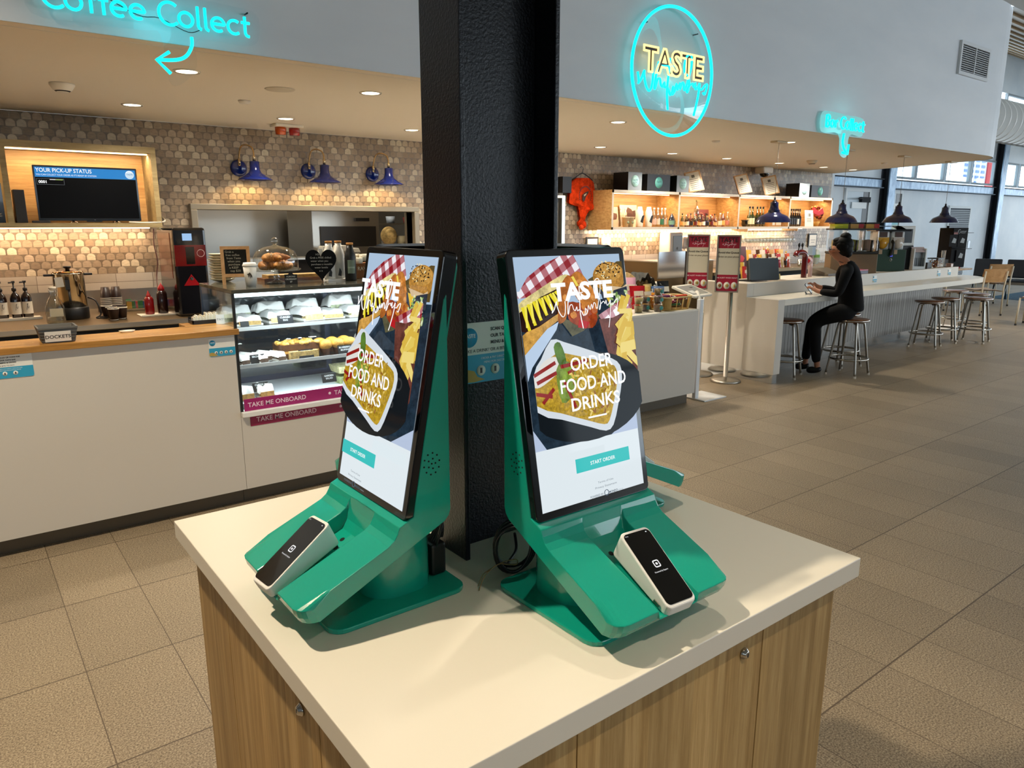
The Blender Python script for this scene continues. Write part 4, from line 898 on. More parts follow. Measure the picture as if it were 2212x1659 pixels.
# cake stand with glass dome and croissants
cx, cy = 1.63, 4.52
t = thing('cake_stand', 'glass footed cake stand with a big glass dome on the cake case', 'cake stand', (cx, cy, Zt))
MB().lathe([(.062, 0), (.06, .006), (.02, .018), (.016, .03), (.024, .04), (.016, .052), (.014, .064), (.03, .072), (.136, .078), (.148, .084), (.148, .09), (.136, .088), (0, .088)], (cx, cy, Zt), 32, 'bottle_glass').build('stand', t)
d_ = MB().lathe([(.132, .092), (.136, .10), (.134, .155), (.117, .195), (.078, .22), (.022, .232), (.012, .238), (0, .238)], (cx, cy, Zt), 32, 'glass').build('dome', t)
MB().ell((cx, cy, Zt + .258), .022, .022, .024, 'bottle_glass').build('dome_knob', d_)
for i, (dx, dy, dz, a) in enumerate(((-.055, -.02, .0, 10), (.03, -.045, 0, -15), (.06, .03, 0, 60), (-.02, .045, 0, 130), (-.03, -.02, .045, -10), (.035, .005, .045, 35))):
    P_ = [(math.cos(D(s)) * .044, math.sin(D(s)) * .052 - .02, 0) for s in range(-25, 206, 23)]; R_ = Matrix.Translation((cx + dx, cy + dy, Zt + .112 + dz)) @ Matrix.Rotation(D(a), 4, 'Z')
    pts = crom([R_ @ Vector(p) for p in P_], 3); rr = [.004 + .026 * math.sin(PI * k / (len(pts) - 1)) * (1 + .10 * math.sin(k * 1.9)) for k in range(len(pts))]
    tag(MB().tube(pts, rr, 'food', ('b5722c', 'c58438', 'a56424')[i % 3], 10).build('croissant', org=(cx + dx, cy + dy, Zt + .09 + dz)), 'golden croissant under the glass dome, ' + ('lower left', 'lower front', 'lower right', 'lower back', 'upper left', 'upper right')[i], 'croissant', 'croissants under the dome')
t = thing('table_sign', 'small black ALMOND CROISSANT sign before the cake stand', 'sign', (1.665, 4.40, Zt))
m = MB().at(facing((1.635, 4.40, Zt), (-.3, -1)) @ Matrix.Rotation(D(-15), 4, 'X')).box(0, .075, 0, .062, -.004, 0, 'satin', '121212')
m.prism([(.02, .062), (.055, .062), (.038, .078)], -.004, 0, 'z', 'satin', '121212').build('board', t)
q = MB().at(facing((1.635, 4.40, Zt), (-.3, -1)) @ Matrix.Rotation(D(-15), 4, 'X'))
for i, s in enumerate(('ALMOND', 'CROISSANT', '$7')): q.text(s, .0125, Matrix.Translation((.0375, .044 - i * .016, .0006)), 'matte', 'cfd2cc', 'CENTER', .01)
q.build('lettering', t)
t = thing('wooden_board', 'wooden serving board with flat pastries behind the cake stand', 'board', (1.78, 4.72, Zt))
MB().box(1.6, 2.05, 4.66, 4.80, Zt, Zt + .02, 'seat_wood').build('board', t); MB().box(1.63, 2.0, 4.67, 4.79, Zt + .02, Zt + .04, 'food', 'a8874c').build('pastries', t)
t = thing('heart_sign', 'black heart shaped chalkboard standing on the cake case', 'sign', (1.905, 4.47, Zt))
H = [(0, -.098)]; H = [(.0060 * 16 * math.sin(a) ** 3, .0070 * (13 * math.cos(a) - 5 * math.cos(2 * a) - 2 * math.cos(3 * a) - math.cos(4 * a))) for a in [2 * PI * k / 44 for k in range(44)]]
A = facing((1.905, 4.47, Zt + .119), (-.32, -1)) @ Matrix.Rotation(D(-6), 4, 'X')
m = MB().at(A).prism(H, -.010, 0, 'z', 'hair', '0a0a0a').build('heart', t, bev=.002); q = MB().at(A)
for i, (s, x) in enumerate((('H2O', -.03), ('Grab a FREE chilled', -.063), ('water when you', -.06), ('purchase a reusable', -.058), ('water bottle', -.04), ('x x', -.014))): q.text(s, .0165, Matrix.Translation((x * 1.08, .048 - i * .0205, .0008)), 'matte', 'b9b6ac', 'LEFT')
q.build('chalk_writing', m); MB().at(A).box(-.012, .012, .05, .09, -.03, -.014, 'satin', 'f0ece2').build('clip', t)
t = thing('bottle_plinth', 'thin white plinth under the reusable bottles on the cake case', 'plinth', (2.04, 4.53, Zt)); MB().box(1.955, 2.095, 4.49, 4.57, Zt, Zt + .012, 'satin', 'f0ede4').build('plinth_block', t)
for i, (x, y, c, z0, lab) in enumerate(((1.985, 4.53, 'e9e4d8', .012, 'white reusable bottle with cork cap nearest the heart sign'), (2.06, 4.55, 'ece8dd', .012, 'white reusable bottle with cork cap behind the black one'), (2.10, 4.46, '14130f', 0, 'black reusable bottle with cork cap and pale green patch'))):
    t = thing('reusable_bottle', lab, 'bottle', (x, y, Zt + z0), 'reusable bottles on the cake case'); b = (x, y, Zt + z0)
    MB().lathe([(.034, 0), (.037, .006), (.037, .15), (.033, .175), (.023, .20), (.021, .228), (0, .228)], b, 24, 'satin', c).build('bottle_body', t); MB().lathe([(.0225, .228), (.0225, .242), (0, .242)], b, 20, 'matte', 'b57f43').build('cork_cap', t)
    A = facing((x, y, Zt + z0 + .09), (-.3, -1)); m = MB().at(A)
    if i == 2:
        P_ = [(.024 * math.cos(a) * (1 + .18 * math.sin(5 * a)), .04 * math.sin(a) * (1 + .12 * math.sin(4 * a))) for a in [2 * PI * k / 28 for k in range(28)]]
        m.sheet(lambda u, v: (.0375 * math.sin((u - .5) * 1.3), P_[int(v * 27)][1], .0375 * math.cos((u - .5) * 1.3) + .0005), 6, 27, 'satin', '9fb29a')
    else: m.prism([(-.012, -.07), (.0, -.02), (.012, -.045), (.008, -.075)], .0355, .038, 'z', 'satin', '2a2a2a')
    m.build('printed_motif', t)
t = thing('carton', 'brown printed carton full of white cups behind the bottles', 'carton', (2.27, 4.66, Zt))
MB().box(2.19, 2.36, 4.58, 4.74, Zt, Zt + .10, 'matte', '7a4a22').build('carton_box', t, bev=.002)
MB().at(facing((2.205, 4.578, Zt + .02), (0, -1))).text('RAW', .035, Matrix.Translation((.0, .035, .001)), 'matte', 'd8c8a8', 'LEFT').build('print', t)
for k in range(4): MB().lathe([(.03, 0), (.04, .045), (0, .045)], (2.23 + .05 * (k % 3), 4.62 + .05 * (k // 3), Zt + .095 + .02 * (k % 2)), 16, 'satin', 'e8ddc4').build('cup', t)

# ---- on and behind the timber counter
t = thing('docket_tray', 'grey woven tray marked DOCKETS on the timber counter', 'tray', (.40, 4.29, 1.052), None)
m = MB(); z = 1.052
m.add([(.335, 4.235, z), (.475, 4.235, z), (.475, 4.36, z), (.335, 4.36, z), (.318, 4.22, z + .078), (.492, 4.22, z + .078), (.492, 4.38, z + .078), (.318, 4.38, z + .078), (.326, 4.228, z + .078), (.484, 4.228, z + .078), (.484, 4.372, z + .078), (.326, 4.372, z + .078), (.342, 4.242, z + .006), (.468, 4.242, z + .006), (.468, 4.353, z + .006), (.342, 4.353, z + .006)],
      [(3, 2, 1, 0), (0, 1, 5, 4), (1, 2, 6, 5), (2, 3, 7, 6), (3, 0, 4, 7), (4, 5, 9, 8), (5, 6, 10, 9), (6, 7, 11, 10), (7, 4, 8, 11), (8, 9, 13, 12), (9, 10, 14, 13), (10, 11, 15, 14), (11, 8, 12, 15), (12, 13, 14, 15)], 'matte', '6c6a66')
for k in range(5): m.tube([(.332 - .003 * k, 4.232 - .003 * k, z + .01 + k * .015), (.478 + .003 * k, 4.232 - .003 * k, z + .01 + k * .015)], .003, 'matte', '5a5854', 6)
m.build('basket', t)
A = Matrix.Translation((.345, 4.216, z + .008)) @ Matrix.Rotation(D(11), 4, 'X') @ XZ
m = MB().at(A).box(0, .112, 0, .052, 0, .0012, 'satin', 'e4e0d8').build('label_plate', t); MB().at(A).text('DOCKETS', .0245, Matrix.Translation((.056, .017, .0016)), 'satin', '17171a', 'CENTER', .02).build('lettering', m)
tag(MB().lathe([(.03, 0), (.042, .010), (.038, .010), (0, .005)], (.745, 4.42, 1.052), 20, 'gloss', 'efe9d8', sy=.6).build('dish', org=(.745, 4.42, 1.052)), 'small white dish on the timber counter', 'dish')
t = thing('sachet_tray', 'black tray of white sugar sticks at the end of the timber counter', 'tray', (1.19, 4.56, 1.052))
MB().box(1.11, 1.265, 4.51, 4.61, 1.052, 1.058, 'satin', '0f0f10').box(1.11, 1.265, 4.51, 4.516, 1.058, 1.075, 'satin', '0f0f10').box(1.11, 1.265, 4.604, 4.61, 1.058, 1.09, 'satin', '0f0f10').box(1.11, 1.116, 4.51, 4.61, 1.058, 1.075, 'satin', '0f0f10').box(1.259, 1.265, 4.51, 4.61, 1.058, 1.075, 'satin', '0f0f10').build('tray_shell', t)
for k in range(16):
    x = 1.122 + .009 * k; MB().box(x, x + .0075, 4.54, 4.585, 1.058, 1.09 + .006 * ((k * 7) % 3) + (.012 if k > 7 else 0), 'satin', ('efe8d4', 'e6dcc0')[k % 2]).build('sugar_stick', t)
tag(MB().at(facing((1.228, 4.46, 1.052), (-.3, -1)) @ Matrix.Rotation(D(-10), 4, 'X')).box(0, .045, 0, .055, -.002, 0, 'satin', 'd9e0e0').text('PAY', .02, Matrix.Translation((.0225, .02, .0006)), 'satin', '6d7f86').build('counter_notice', org=(1.25, 4.46, 1.052)), 'small pale acrylic notice where the timber counter meets the case', 'notice')

# ---- back bench and what stands on it
t = thing('back_bench', 'stainless steel back bench along the tiled wall', 'bench', (0, 6.7, 0))
MB().box(-4, 1.85, 6.14, YW - .02, .86, .90, 'brown_steel').build('bench_top', t, bev=.003); MB().box(-4, 1.85, 6.17, YW - .03, .1, .86, 'matte', '080707').build('under_cabinet', t)
MB().box(-4, 1.85, YW - .035, YW - .02, .90, 1.06, 'brushed_steel').build('splashback', t)
MB().box(-4, 1.85, 6.132, 6.142, .865, .90, 'brushed_steel').build('front_edge', t)
z = .90
t = thing('bottle_tray', 'white tray under the three syrup bottles', 'tray', (.34, 6.86, z)); MB().box(.12, .56, 6.78, 6.98, z, z + .008, 'satin', 'e4d9c6').box(.12, .56, 6.78, 6.79, z + .008, z + .02, 'satin', 'e4d9c6').build('tray_plate', t, bev=.002)
for i, x in enumerate((.315, .405, .478)):
    b = (x, 6.9, z + .009); t = thing('syrup_bottle', 'dark pump bottle with white label on the bench tray, ' + ('left', 'middle', 'right')[i] + ' of three', 'bottle', b, 'syrup pump bottles')
    MB().lathe([(.034, 0), (.036, .005), (.036, .15), (.03, .175), (.014, .195), (.013, .21), (0, .21)], b, 20, 'gloss', '20100a').build('bottle_body', t)
    MB().lathe([(.0365, .03), (.0365, .125)], b, 20, 'satin', 'e5d9c5', cap=False).build('paper_label', t)
    m = MB().lathe([(.016, .21), (.016, .23), (.006, .235), (.006, .275), (0, .275)], b, 14, 'satin', '15110e').tube([(x, 6.9, z + .285), (x - .03, 6.87, z + .285)], .006, 'satin', '15110e', 8).box(x - .012, x + .012, 6.89, 6.915, z + .28, z + .295, 'satin', '15110e'); m.build('pump', t)
    m = MB().at(facing((x, 6.8628, z + .07), (-.05, -1))); m.tube(crom([(-.008, 0, 0), (-.002, .03, 0), (.004, .05, 0), (-.002, .04, 0), (.004, .012, 0), (.010, .03, 0)], 4), .0012, 'satin', '3a3228', 5).build('script_mark', t)
t = thing('water_bottle', 'tall clear glass bottle with blank label on the bench', 'bottle', (.615, 6.42, z)); b = (.615, 6.42, z)
MB().lathe([(.058, 0), (.063, .008), (.063, .12), (.05, .165), (.026, .20), (.024, .225), (.03, .24), (.026, .252)], b, 28, 'bottle_glass', cap=False).build('bottle_body', t); MB().lathe([(.059, .002), (.059, .05), (0, .05)], b, 28, 'bottle_glass').build('water', t)
MB().lathe([(.025, .252), (.025, .272), (0, .272)], b, 20, 'satin', 'd9cbb4').build('cap', t); MB().at(facing((.575, 6.354, z + .055), (-.05, -1))).box(0, .085, 0, .06, -.001, 0, 'satin', 'cbbd9d').build('paper_label', t)
b = (.755, 6.66, z); t = thing('hot_water_urn', 'polished steel hot water urn with black base and lid knob', 'urn', b)
MB().lathe([(.112, 0), (.116, .01), (.116, .085), (.108, .095), (0, .095)], b, 32, 'satin', '0e0d0d').build('base', t); MB().lathe([(.108, .095), (.108, .345), (.113, .35), (.113, .358), (0, .358)], b, 36, 'chrome', 'c9bfae').build('tank', t)
MB().lathe([(.108, .358), (.10, .368), (.03, .376), (0, .376)], b, 30, 'chrome', '9a6a3c').build('lid', t); MB().lathe([(.016, .376), (.014, .39), (.028, .398), (.028, .408), (0, .41)], b, 18, 'satin', '120f0e').build('lid_knob', t)
for s in (-1, 1): MB().box(b[0] + s * .105, b[0] + s * .165, b[1] - .02, b[1] + .02, z + .335, z + .352, 'satin', '120f0e').build('side_handle', t, bev=.004)
MB().box(.715, .745, 6.535, 6.56, z + .235, z + .31, 'satin', '141211').tube([(.735, 6.55, z + .23), (.735, 6.53, z + .12)], .009, 'satin', '141211', 8).build('tap', t); MB().at(facing((.655, 6.545, z + .255), (-.2, -1)) @ Matrix.Rotation(D(6), 4, 'Z')).box(0, .055, 0, .075, -.001, 0, 'satin', 'e6dcc8').build('paper_note', t)
MB().tube(crom([(.87, 6.66, z + .16), (.92, 6.63, z + .13), (.94, 6.6, z + .03), (.90, 6.55, z + .006), (.96, 6.5, z + .006), (1.02, 6.52, z + .03), (1.0, 6.56, z + .006), (.93, 6.6, z + .006), (1.08, 6.6, z + .006)], 5), .006, 'satin', '15110f', 8).build('power_cord', t)
def cup(x, y, z0, lab, grp, up=True):
    t = thing('paper_cup', lab, 'cup', (x, y, z0), grp); f = -1 if not up else 1
    if up: MB().lathe([(.028, 0), (.04, .085), (.0405, .09), (.037, .09), (.034, .06), (0, .06)], (x, y, z0), 22, 'satin', '2a1710').build('cup_wall', t); MB().lathe([(.0385, .086), (.042, .088), (.042, .093), (.0385, .093)], (x, y, z0), 22, 'satin', 'e6dac4', cap=False).build('rim', t); MB().lathe([(.0288, .004), (.0296, .014)], (x, y, z0), 22, 'satin', 'e6dac4', cap=False).build('foot_band', t)
    else: MB().lathe([(.042, 0), (.0415, .006), (.030, .095), (.028, .095), (0, .092)], (x, y, z0), 22, 'satin', '2a1710').build('cup_wall', t); MB().lathe([(.0425, 0), (.0425, .007)], (x, y, z0), 22, 'satin', 'e6dac4', cap=False).build('rim', t)
for (x, y, lab) in ((.985, 6.60, 'back left'), (.995, 6.46, 'middle left'), (.99, 6.34, 'front'), (1.06, 6.41, 'right')): cup(x, y, z, 'dark brown paper cup standing open on the bench, ' + lab + ' of the four', 'open brown paper cups')
for (x, lab) in ((1.045, 'left'), (1.125, 'right')):
    for k in range(5): cup(x, 6.98, z + k * .014 + .06, 'upturned brown paper cup in the ' + lab + ' stack, ' + ('lowest', 'second', 'third', 'fourth', 'topmost')[k], 'upturned brown cup stacks', False)
tag(MB().box(.985, 1.185, 6.92, 7.04, z, z + .06, 'satin', '3a2a20').build('cup_riser', org=(1.085, 6.98, z), bev=.004), 'dark stand under the two upturned cup stacks', 'stand')
t = thing('tea_caddy', 'clear tub of colourful tea bags behind the cups', 'tub', (1.26, 6.98, z)); MB().box(1.18, 1.40, 6.92, 7.06, z, z + .09, 'bottle_glass').build('tub_wall', t, bev=.008); m = MB()
for k in range(14): x, y = 1.2 + .18 * rnd.random(), 6.94 + .1 * rnd.random(); m.box(x - .02, x + .02, y - .004, y + .004, z + .02, z + .075 + .02 * rnd.random(), 'satin', ('b5342a', '2c4a8c', '3c7a4a', 'c99a3c', '8a2a5a')[k % 5])
m.build('tea_bags', t)
tag(MB().box(1.20, 1.46, 6.42, 6.62, z, z + .008, 'satin', 'd9cdb9').box(1.2, 1.46, 6.42, 6.43, z + .008, z + .014, 'satin', 'd9cdb9').build('plate', org=(1.33, 6.52, z), bev=.003), 'square white plate under the two sauce bottles', 'plate')
b = (1.285, 6.53, z + .009); t = thing('sauce_bottle', 'red squeeze sauce bottle on the square plate', 'bottle', b); MB().lathe([(.034, 0), (.036, .01), (.036, .12), (.028, .14), (0, .142)], b, 22, 'gloss', '7e0f10').build('bottle_body', t); MB().lathe([(.02, .14), (.016, .155), (.005, .18), (.003, .19)], b, 14, 'satin', 'a92a26').build('nozzle', t)
b = (1.385, 6.53, z + .009); t = thing('sauce_bottle', 'brown squeeze sauce bottle with red cap on the square plate', 'bottle', b); MB().lathe([(.038, 0), (.04, .01), (.04, .16), (.03, .185), (0, .187)], b, 22, 'gloss', '26110c').build('bottle_body', t); MB().lathe([(.024, .185), (.026, .205), (.016, .225), (.004, .24), (.003, .25)], b, 14, 'satin', 'a3161a').build('red_cap', t)
t = thing('drinks_machine', 'tall black and red drinks machine with small lit display', 'drinks machine', (1.56, 6.5, z)); A = (1.45, 1.68)
MB().box(1.45, 1.70, 6.26, 6.80, z, z + .70, 'gloss', '0c0a0a').build('cabinet', t, bev=.02)
MB().box(1.447, 1.452, 6.36, 6.74, z + .30, z + .66, 'gloss', '6d2a18').build('side_reflection', t)['label'] = 'orange reflection coloured onto the cabinet side'  # reddish sheet: warm reflection put into the colour of the cabinet side
MB().box(1.452, 1.688, 6.252, 6.262, z + .40, z + .565, 'gloss', '5c0d0d').build('red_panel', t); d_ = MB().box(1.535, 1.60, 6.25, 6.256, z + .415, z + .55, 'gloss', '090808').build('dispense_slot', t)
MB().box(1.52, 1.59, 6.252, 6.258, z + .60, z + .655, 'screen', '9fc4ec').build('lit_display', t)
m = MB().prism([(1.50, z + .245), (1.625, z + .245), (1.562, z + .335)], 6.252, 6.259, 'y', 'gloss', '8a1216'); m.lathe([(.014, 0), (.014, .002), (0, .002)], (1.562, 6.252, z + .30), 14, 'gloss', '0d0b0b', True, (0, -1, 0)); m.build('warning_triangle', t)
MB().lathe([(.028, 0), (.030, .001), (.026, .001)], (1.648, 6.251, z + .50), 18, 'satin', 'c8a8a0', True, (0, -1, 0), cap=False).build('round_badge', t)
tag(MB().tube(crom([(1.545, 7.33, 1.585), (1.535, 7.33, 1.45), (1.55, 7.33, 1.3), (1.53, 7.33, 1.15), (1.50, 7.2, 1.0)], 5), .005, 'satin', '4a2016', 8).build('hanging_cord', org=(1.54, 7.33, 1.585)), 'thin brown cord hanging from the screen niche to the bench', 'cord')

# ---- screen niche on the tiled wall
NX0, NX1, NZ0, NZ1, NY = -1.4, 1.545, 1.60, 2.262, 6.98
t = thing('screen_niche', 'oak box niche on the tiled wall with a lit back panel', 'niche', (.2, 7.2, NZ0))
MB().box(NX0, NX1, YW - .03, YW - .001, NZ0, NZ1, 'oak_shelf').build('back_panel', t)
MB().box(NX0, NX1, NY, YW - .03, NZ0, NZ0 + .036, 'oak_dark').build('bottom_board', t); MB().box(NX0, NX1, NY, YW - .03, NZ1 - .05, NZ1, 'oak_dark').build('top_board', t)
for x in (NX1 - .04, .44): MB().box(x, x + .04, NY, YW - .03, NZ0 + .036, NZ1 - .05, 'oak_dark').build('side_board', t)
MB().box(.49, 1.50, NY + .10, NY + .115, NZ1 - .060, NZ1 - .050, 'lamp', 'ffd9a0').build('light_strip', t)
light('AREA', 'niche_light', (1.0, NY + .12, NZ1 - .062), 9, WARM, (1.0, NY + .25, NZ0), shape='RECTANGLE', size=1.0, size_y=.02)
light('AREA', 'niche_light', (-.3, NY + .12, NZ1 - .062), 9, WARM, (-.3, NY + .25, NZ0), shape='RECTANGLE', size=1.0, size_y=.02)
MB().box(-1.3, 1.5, YW - .10, YW - .085, NZ0 - .010, NZ0, 'lamp', 'ffd0a0').build('under_strip', t)
light('AREA', 'under_niche_light', (.1, YW - .12, NZ0 - .014), 20, (1, .72, .48), (.1, YW - .02, .9), shape='RECTANGLE', size=2.7, size_y=.02)
t = thing('order_screen', 'wall television reading YOUR PICK-UP STATUS in the oak niche', 'television', (1.04, 7.14, NZ0 + .037))
A = facing((.655, 7.12, NZ0 + .055), (0, -1)); w_, h_ = .755, .435
s_ = MB().at(A).prism(rrect(w_, h_, .006, 3, w_ / 2, h_ / 2), -.03, 0, 'z', 'gloss', '060607').build('screen_body', t)
m = MB().at(A).box(.012, w_ - .012, h_ - .092, h_ - .014, .0004, .0008, 'screen', '2f86cc'); m.box(.012, w_ - .012, .02, h_ - .092, .0002, .0004, 'dark_glass', '020203')
m.text('YOUR PICK-UP STATUS', .044, Matrix.Translation((.02, h_ - .052, .0012)), 'screen', 'ffffff', 'LEFT', .012, .86); m.text("YOU CAN COLLECT YOUR ORDER AS IT'S READY BY STATION", .0185, Matrix.Translation((.02, h_ - .079, .0012)), 'screen', 'e4f2ff', 'LEFT', .01, .82)
m.lathe([(.034, 0), (.034, .0006), (0, .0006)], (w_ - .055, h_ - .053, .0008), 24, 'screen', 'cfe4f2'); m.text('TASTE', .017, Matrix.Translation((w_ - .055, h_ - .056, .0018)), 'screen', '5a8fb8', 'CENTER', .02)
for a, b, c, d in ((.02, .21, h_ - .150, h_ - .149), (.02, .21, h_ - .105, h_ - .104), (.02, .021, h_ - .15, h_ - .104), (.209, .21, h_ - .15, h_ - .104)): m.box(a, b, c, d, .0006, .001, 'screen', '9aa0a4')
m.text('0001', .030, Matrix.Translation((.032, h_ - .139, .0012)), 'screen', 'ffffff', 'LEFT', .03); m.box(.11, .15, h_ - .113, h_ - .108, .0006, .001, 'screen', 'f2e6ea'); m.box(.15, .203, h_ - .113, h_ - .108, .0006, .001, 'screen', 'b8d070'); m.build('display', s_)
MB().at(A).box(w_ * .45, w_ * .6, -.008, .004, -.02, .002, 'gloss', '060607').text('TV', .008, Matrix.Translation((w_ * .53, .004, .003)), 'satin', 'bfc3c6').build('sensor_bar', s_)
for x in (.24, .56): MB().at(A).tube([(x, 0, -.015), (x - .02, -.018, .02)], .005, 'chrome', 'a09080', 6).tube([(x, 0, -.015), (x + .03, -.018, .02)], .005, 'chrome', 'a09080', 6).build('foot', t)
tag(MB().box(.505, .58, 7.12, 7.26, NZ0 + .037, NZ0 + .295, 'satin', '0b0a0a').build('speaker', org=(.54, 7.19, NZ0 + .037), bev=.003), 'slim black speaker box beside the television', 'speaker')
tag(MB().box(.60, .72, 7.0, 7.07, NZ0 + .037, NZ0 + .055, 'satin', '241d18').build('remote_control', org=(.66, 7.03, NZ0 + .037), bev=.003), 'small dark box lying in front of the television', 'remote')
t = thing('menu_board', 'black board ending in ERS in the left niche bay', 'sign', (.36, 7.1, NZ0 + .037)); MB().box(-.3, .43, 7.08, 7.10, NZ0 + .037, NZ0 + .34, 'gloss', '0a0908').build('board', t); MB().at(facing((.425, 7.078, NZ0 + .085), (0, -1))).text('BURGERS', .038, Matrix.Translation((-.012, 0, .001)), 'satin', 'e6e0d4', 'RIGHT', .01).build('lettering', t)
tag(MB().tube(crom([(1.30, 7.05, NZ0 + .045), (1.42, 7.0, NZ0 + .04), (1.54, 6.985, NZ0 + .045), (1.585, 7.05, NZ0 + .06), (1.595, 7.2, NZ0 + .09), (1.58, 7.33, NZ0 + .10)], 6), .006, 'satin', 'd8cfc0', 8).build('white_cable', org=(1.5, 7.0, NZ0 + .04)), 'white cable curling out of the niche corner', 'cable')

# ---- three blue wall lamps
def wall_lamp(x, lab):
    t = thing('wall_lamp', lab, 'wall lamp', (x, YW, 2.15), 'blue gooseneck lamps over the kitchen pass', local=True)
    NAVY = '0b1f66'
    MB().lathe([(.078, 0), (.078, .012), (.06, .03), (.02, .036), (0, .036)], (-.075, 0, 0), 26, 'gloss', NAVY, True, (0, -1, 0)).build('wall_plate', t)
    MB().tube(crom([(-.075, -.03, .06), (-.075, -.05, .12), (-.07, -.09, .185), (-.045, -.14, .205), (-.01, -.20, .185), (0, -.23, .14), (0, -.235, .055)], 6), .0075, 'chrome', 'c8a878', 10).build('gooseneck', t)
    MB().lathe([(.014, .055), (.014, .10), (.01, .105)], (0, -.235, 0), 14, 'chrome', 'd9c39a').lathe([(.013, .02), (.013, .085)], (-.075, -.035, 0), 12, 'chrome', 'd9c39a').build('ferrules', t)
    pr = [(.02, .055), (.045, .05), (.045, -.02), (.06, -.055), (.10, -.085), (.155, -.112), (.158, -.118), (.15, -.112), (.098, -.08), (.055, -.05), (.04, -.02), (.04, .045), (0, .05)]
    MB().lathe(pr, (0, -.235, 0), 30, 'gloss', NAVY).build('shade', t); MB().ell((0, -.235, -.06), .028, .028, .035, 'lamp', 'ffcf80').build('bulb', t)
    return t
w1 = wall_lamp(2.43, 'leftmost blue gooseneck wall lamp over the kitchen pass'); dup(w1, (3.125, YW, 2.15), None, 'middle blue gooseneck wall lamp over the kitchen pass'); dup(w1, (3.84, YW, 2.15), None, 'blue gooseneck wall lamp over the kitchen pass, nearest the column')
for x in (2.43, 3.125, 3.84): light('SPOT', 'lamp_glow', (x, YW - .235, 2.075), 42, (1, .68, .30), (x, YW - .22, 1), spot_size=D(158), spot_blend=.35, shadow_soft_size=.03)

# ---- kitchen seen through the pass
t = thing('kitchen_bench', 'dark steel cooking bench inside the kitchen', 'bench', (3.1, 8.3, 0)); MB().box(.6, 4.34, 7.98, 8.32, 0, 1.26, 'brushed_steel').build('bench_body', t); MB().box(2.9, 4.3, 7.96, 7.98, .95, 1.24, 'matte', '191512').build('oven_front', t)
light('AREA', 'kitchen_light', (3.0, 8.2, 2.45), 34, (1, .9, .74), (3.0, 8.2, 0), shape='RECTANGLE', size=3, size_y=.4)
t = thing('pass_oven', 'steel oven with dark handle behind the takeaway boxes', 'oven', (3.9, 8.5, 1.26)); MB().box(3.46, 4.34, 8.34, 9.1, 0.0, 1.80, 'brushed_steel').build('oven_body', t, bev=.01); MB().box(3.56, 4.28, 8.32, 8.345, 1.36, 1.60, 'satin', '2a2520').build('oven_window', t); MB().box(4.0, 4.18, 8.29, 8.34, 1.66, 1.70, 'satin', '14110f').build('handle', t)
for i, x in enumerate((3.52, 3.70, 3.86)):
    hh = (.12, .125, .09)[i]; b = MB(); tag(b.add([(x - .06, 8.06, 1.26), (x + .06, 8.06, 1.26), (x + .06, 8.18, 1.26), (x - .06, 8.18, 1.26), (x - .07, 8.05, 1.26 + hh * .5), (x + .07, 8.05, 1.26 + hh * .5), (x + .07, 8.19, 1.26 + hh * .5), (x - .07, 8.19, 1.26 + hh * .5), (x - .055, 8.065, 1.26 + hh), (x + .055, 8.065, 1.26 + hh), (x + .055, 8.175, 1.26 + hh), (x - .055, 8.175, 1.26 + hh)], [(3, 2, 1, 0), (0, 1, 5, 4), (1, 2, 6, 5), (2, 3, 7, 6), (3, 0, 4, 7), (4, 5, 9, 8), (5, 6, 10, 9), (6, 7, 11, 10), (7, 4, 8, 11), (8, 9, 10, 11)], 'satin', 'e2dac8').build('takeaway_box', org=(x, 8.12, 1.26), bev=.006), 'white takeaway box stack in the pass, ' + ('left', 'middle', 'shorter right')[i] + ' one', 'food box', 'takeaway boxes in the pass')
t = thing('kitchen_shelf', 'wire shelf with cream tubs at the right of the pass', 'shelf', (4.75, 8.7, 1.2)); m = MB()
for z in (1.30, 1.62): m.box(4.35, 5.2, 8.6, 8.9, z, z + .015, 'metal', 'cfc8ba')
m.tube([(4.4, 8.62, 0), (4.4, 8.62, 1.9)], .012, 'metal', 'b8b2a6', 8).tube([(5.15, 8.62, 0), (5.15, 8.62, 1.9)], .012, 'metal', 'b8b2a6', 8).build('wire_frame', t)
for i, (x, z, c, h) in enumerate(((4.85, 1.315, 'e3d3a8', .16), (4.62, 1.315, 'e9e2d2', .10), (4.7, 1.635, 'b8c4d2', .09), (4.95, 1.635, '8a3030', .08))): tag(MB().lathe([(.05, 0), (.06, h), (0, h)], (x, 8.72, z), 18, 'satin', c).build('tub', org=(x, 8.72, z)), ('cream', 'white', 'pale blue', 'dark red')[i] + ' tub on the kitchen wire shelf', 'tub', 'tubs on the kitchen shelf')
# ---- staff member seen from behind through the pass
t = thing('person', 'staff member with pale hair bun in the kitchen pass, seen from behind', 'person', (4.13, 7.70, 0))
bx, by = 4.13, 7.70
def skinbody(name, V, E_, R, parent, mat, col, sub=2, org=None):
    me = bpy.data.meshes.new(name); o0 = ORG[parent.name] if parent else Vector(org or (0, 0, 0)); me.from_pydata([tuple(Vector(v) - o0) for v in V], E_, [])
    ob = bpy.data.objects.new(name, me); COL.objects.link(ob); ob.parent = parent; ORG[ob.name] = o0
    md = ob.modifiers.new('skin', 'SKIN'); md.use_smooth_shade = True
    for i, sv in enumerate(me.skin_vertices[0].data): r_ = R[i]; sv.radius = r_ if isinstance(r_, tuple) else (r_, r_); sv.use_root = (i == 0)
    s2 = ob.modifiers.new('smooth', 'SUBSURF'); s2.levels = sub; s2.render_levels = sub
    me.materials.append(MAT[mat] if col is None else solid(mat, col)); return ob
def solid(base, c):
    k = base + c
    if k not in MAT:
        simple(k, c, {'cloth': .9, 'skin': .5, 'satin': .45, 'hair': .45}[base], spec=.3)
    return MAT[k]
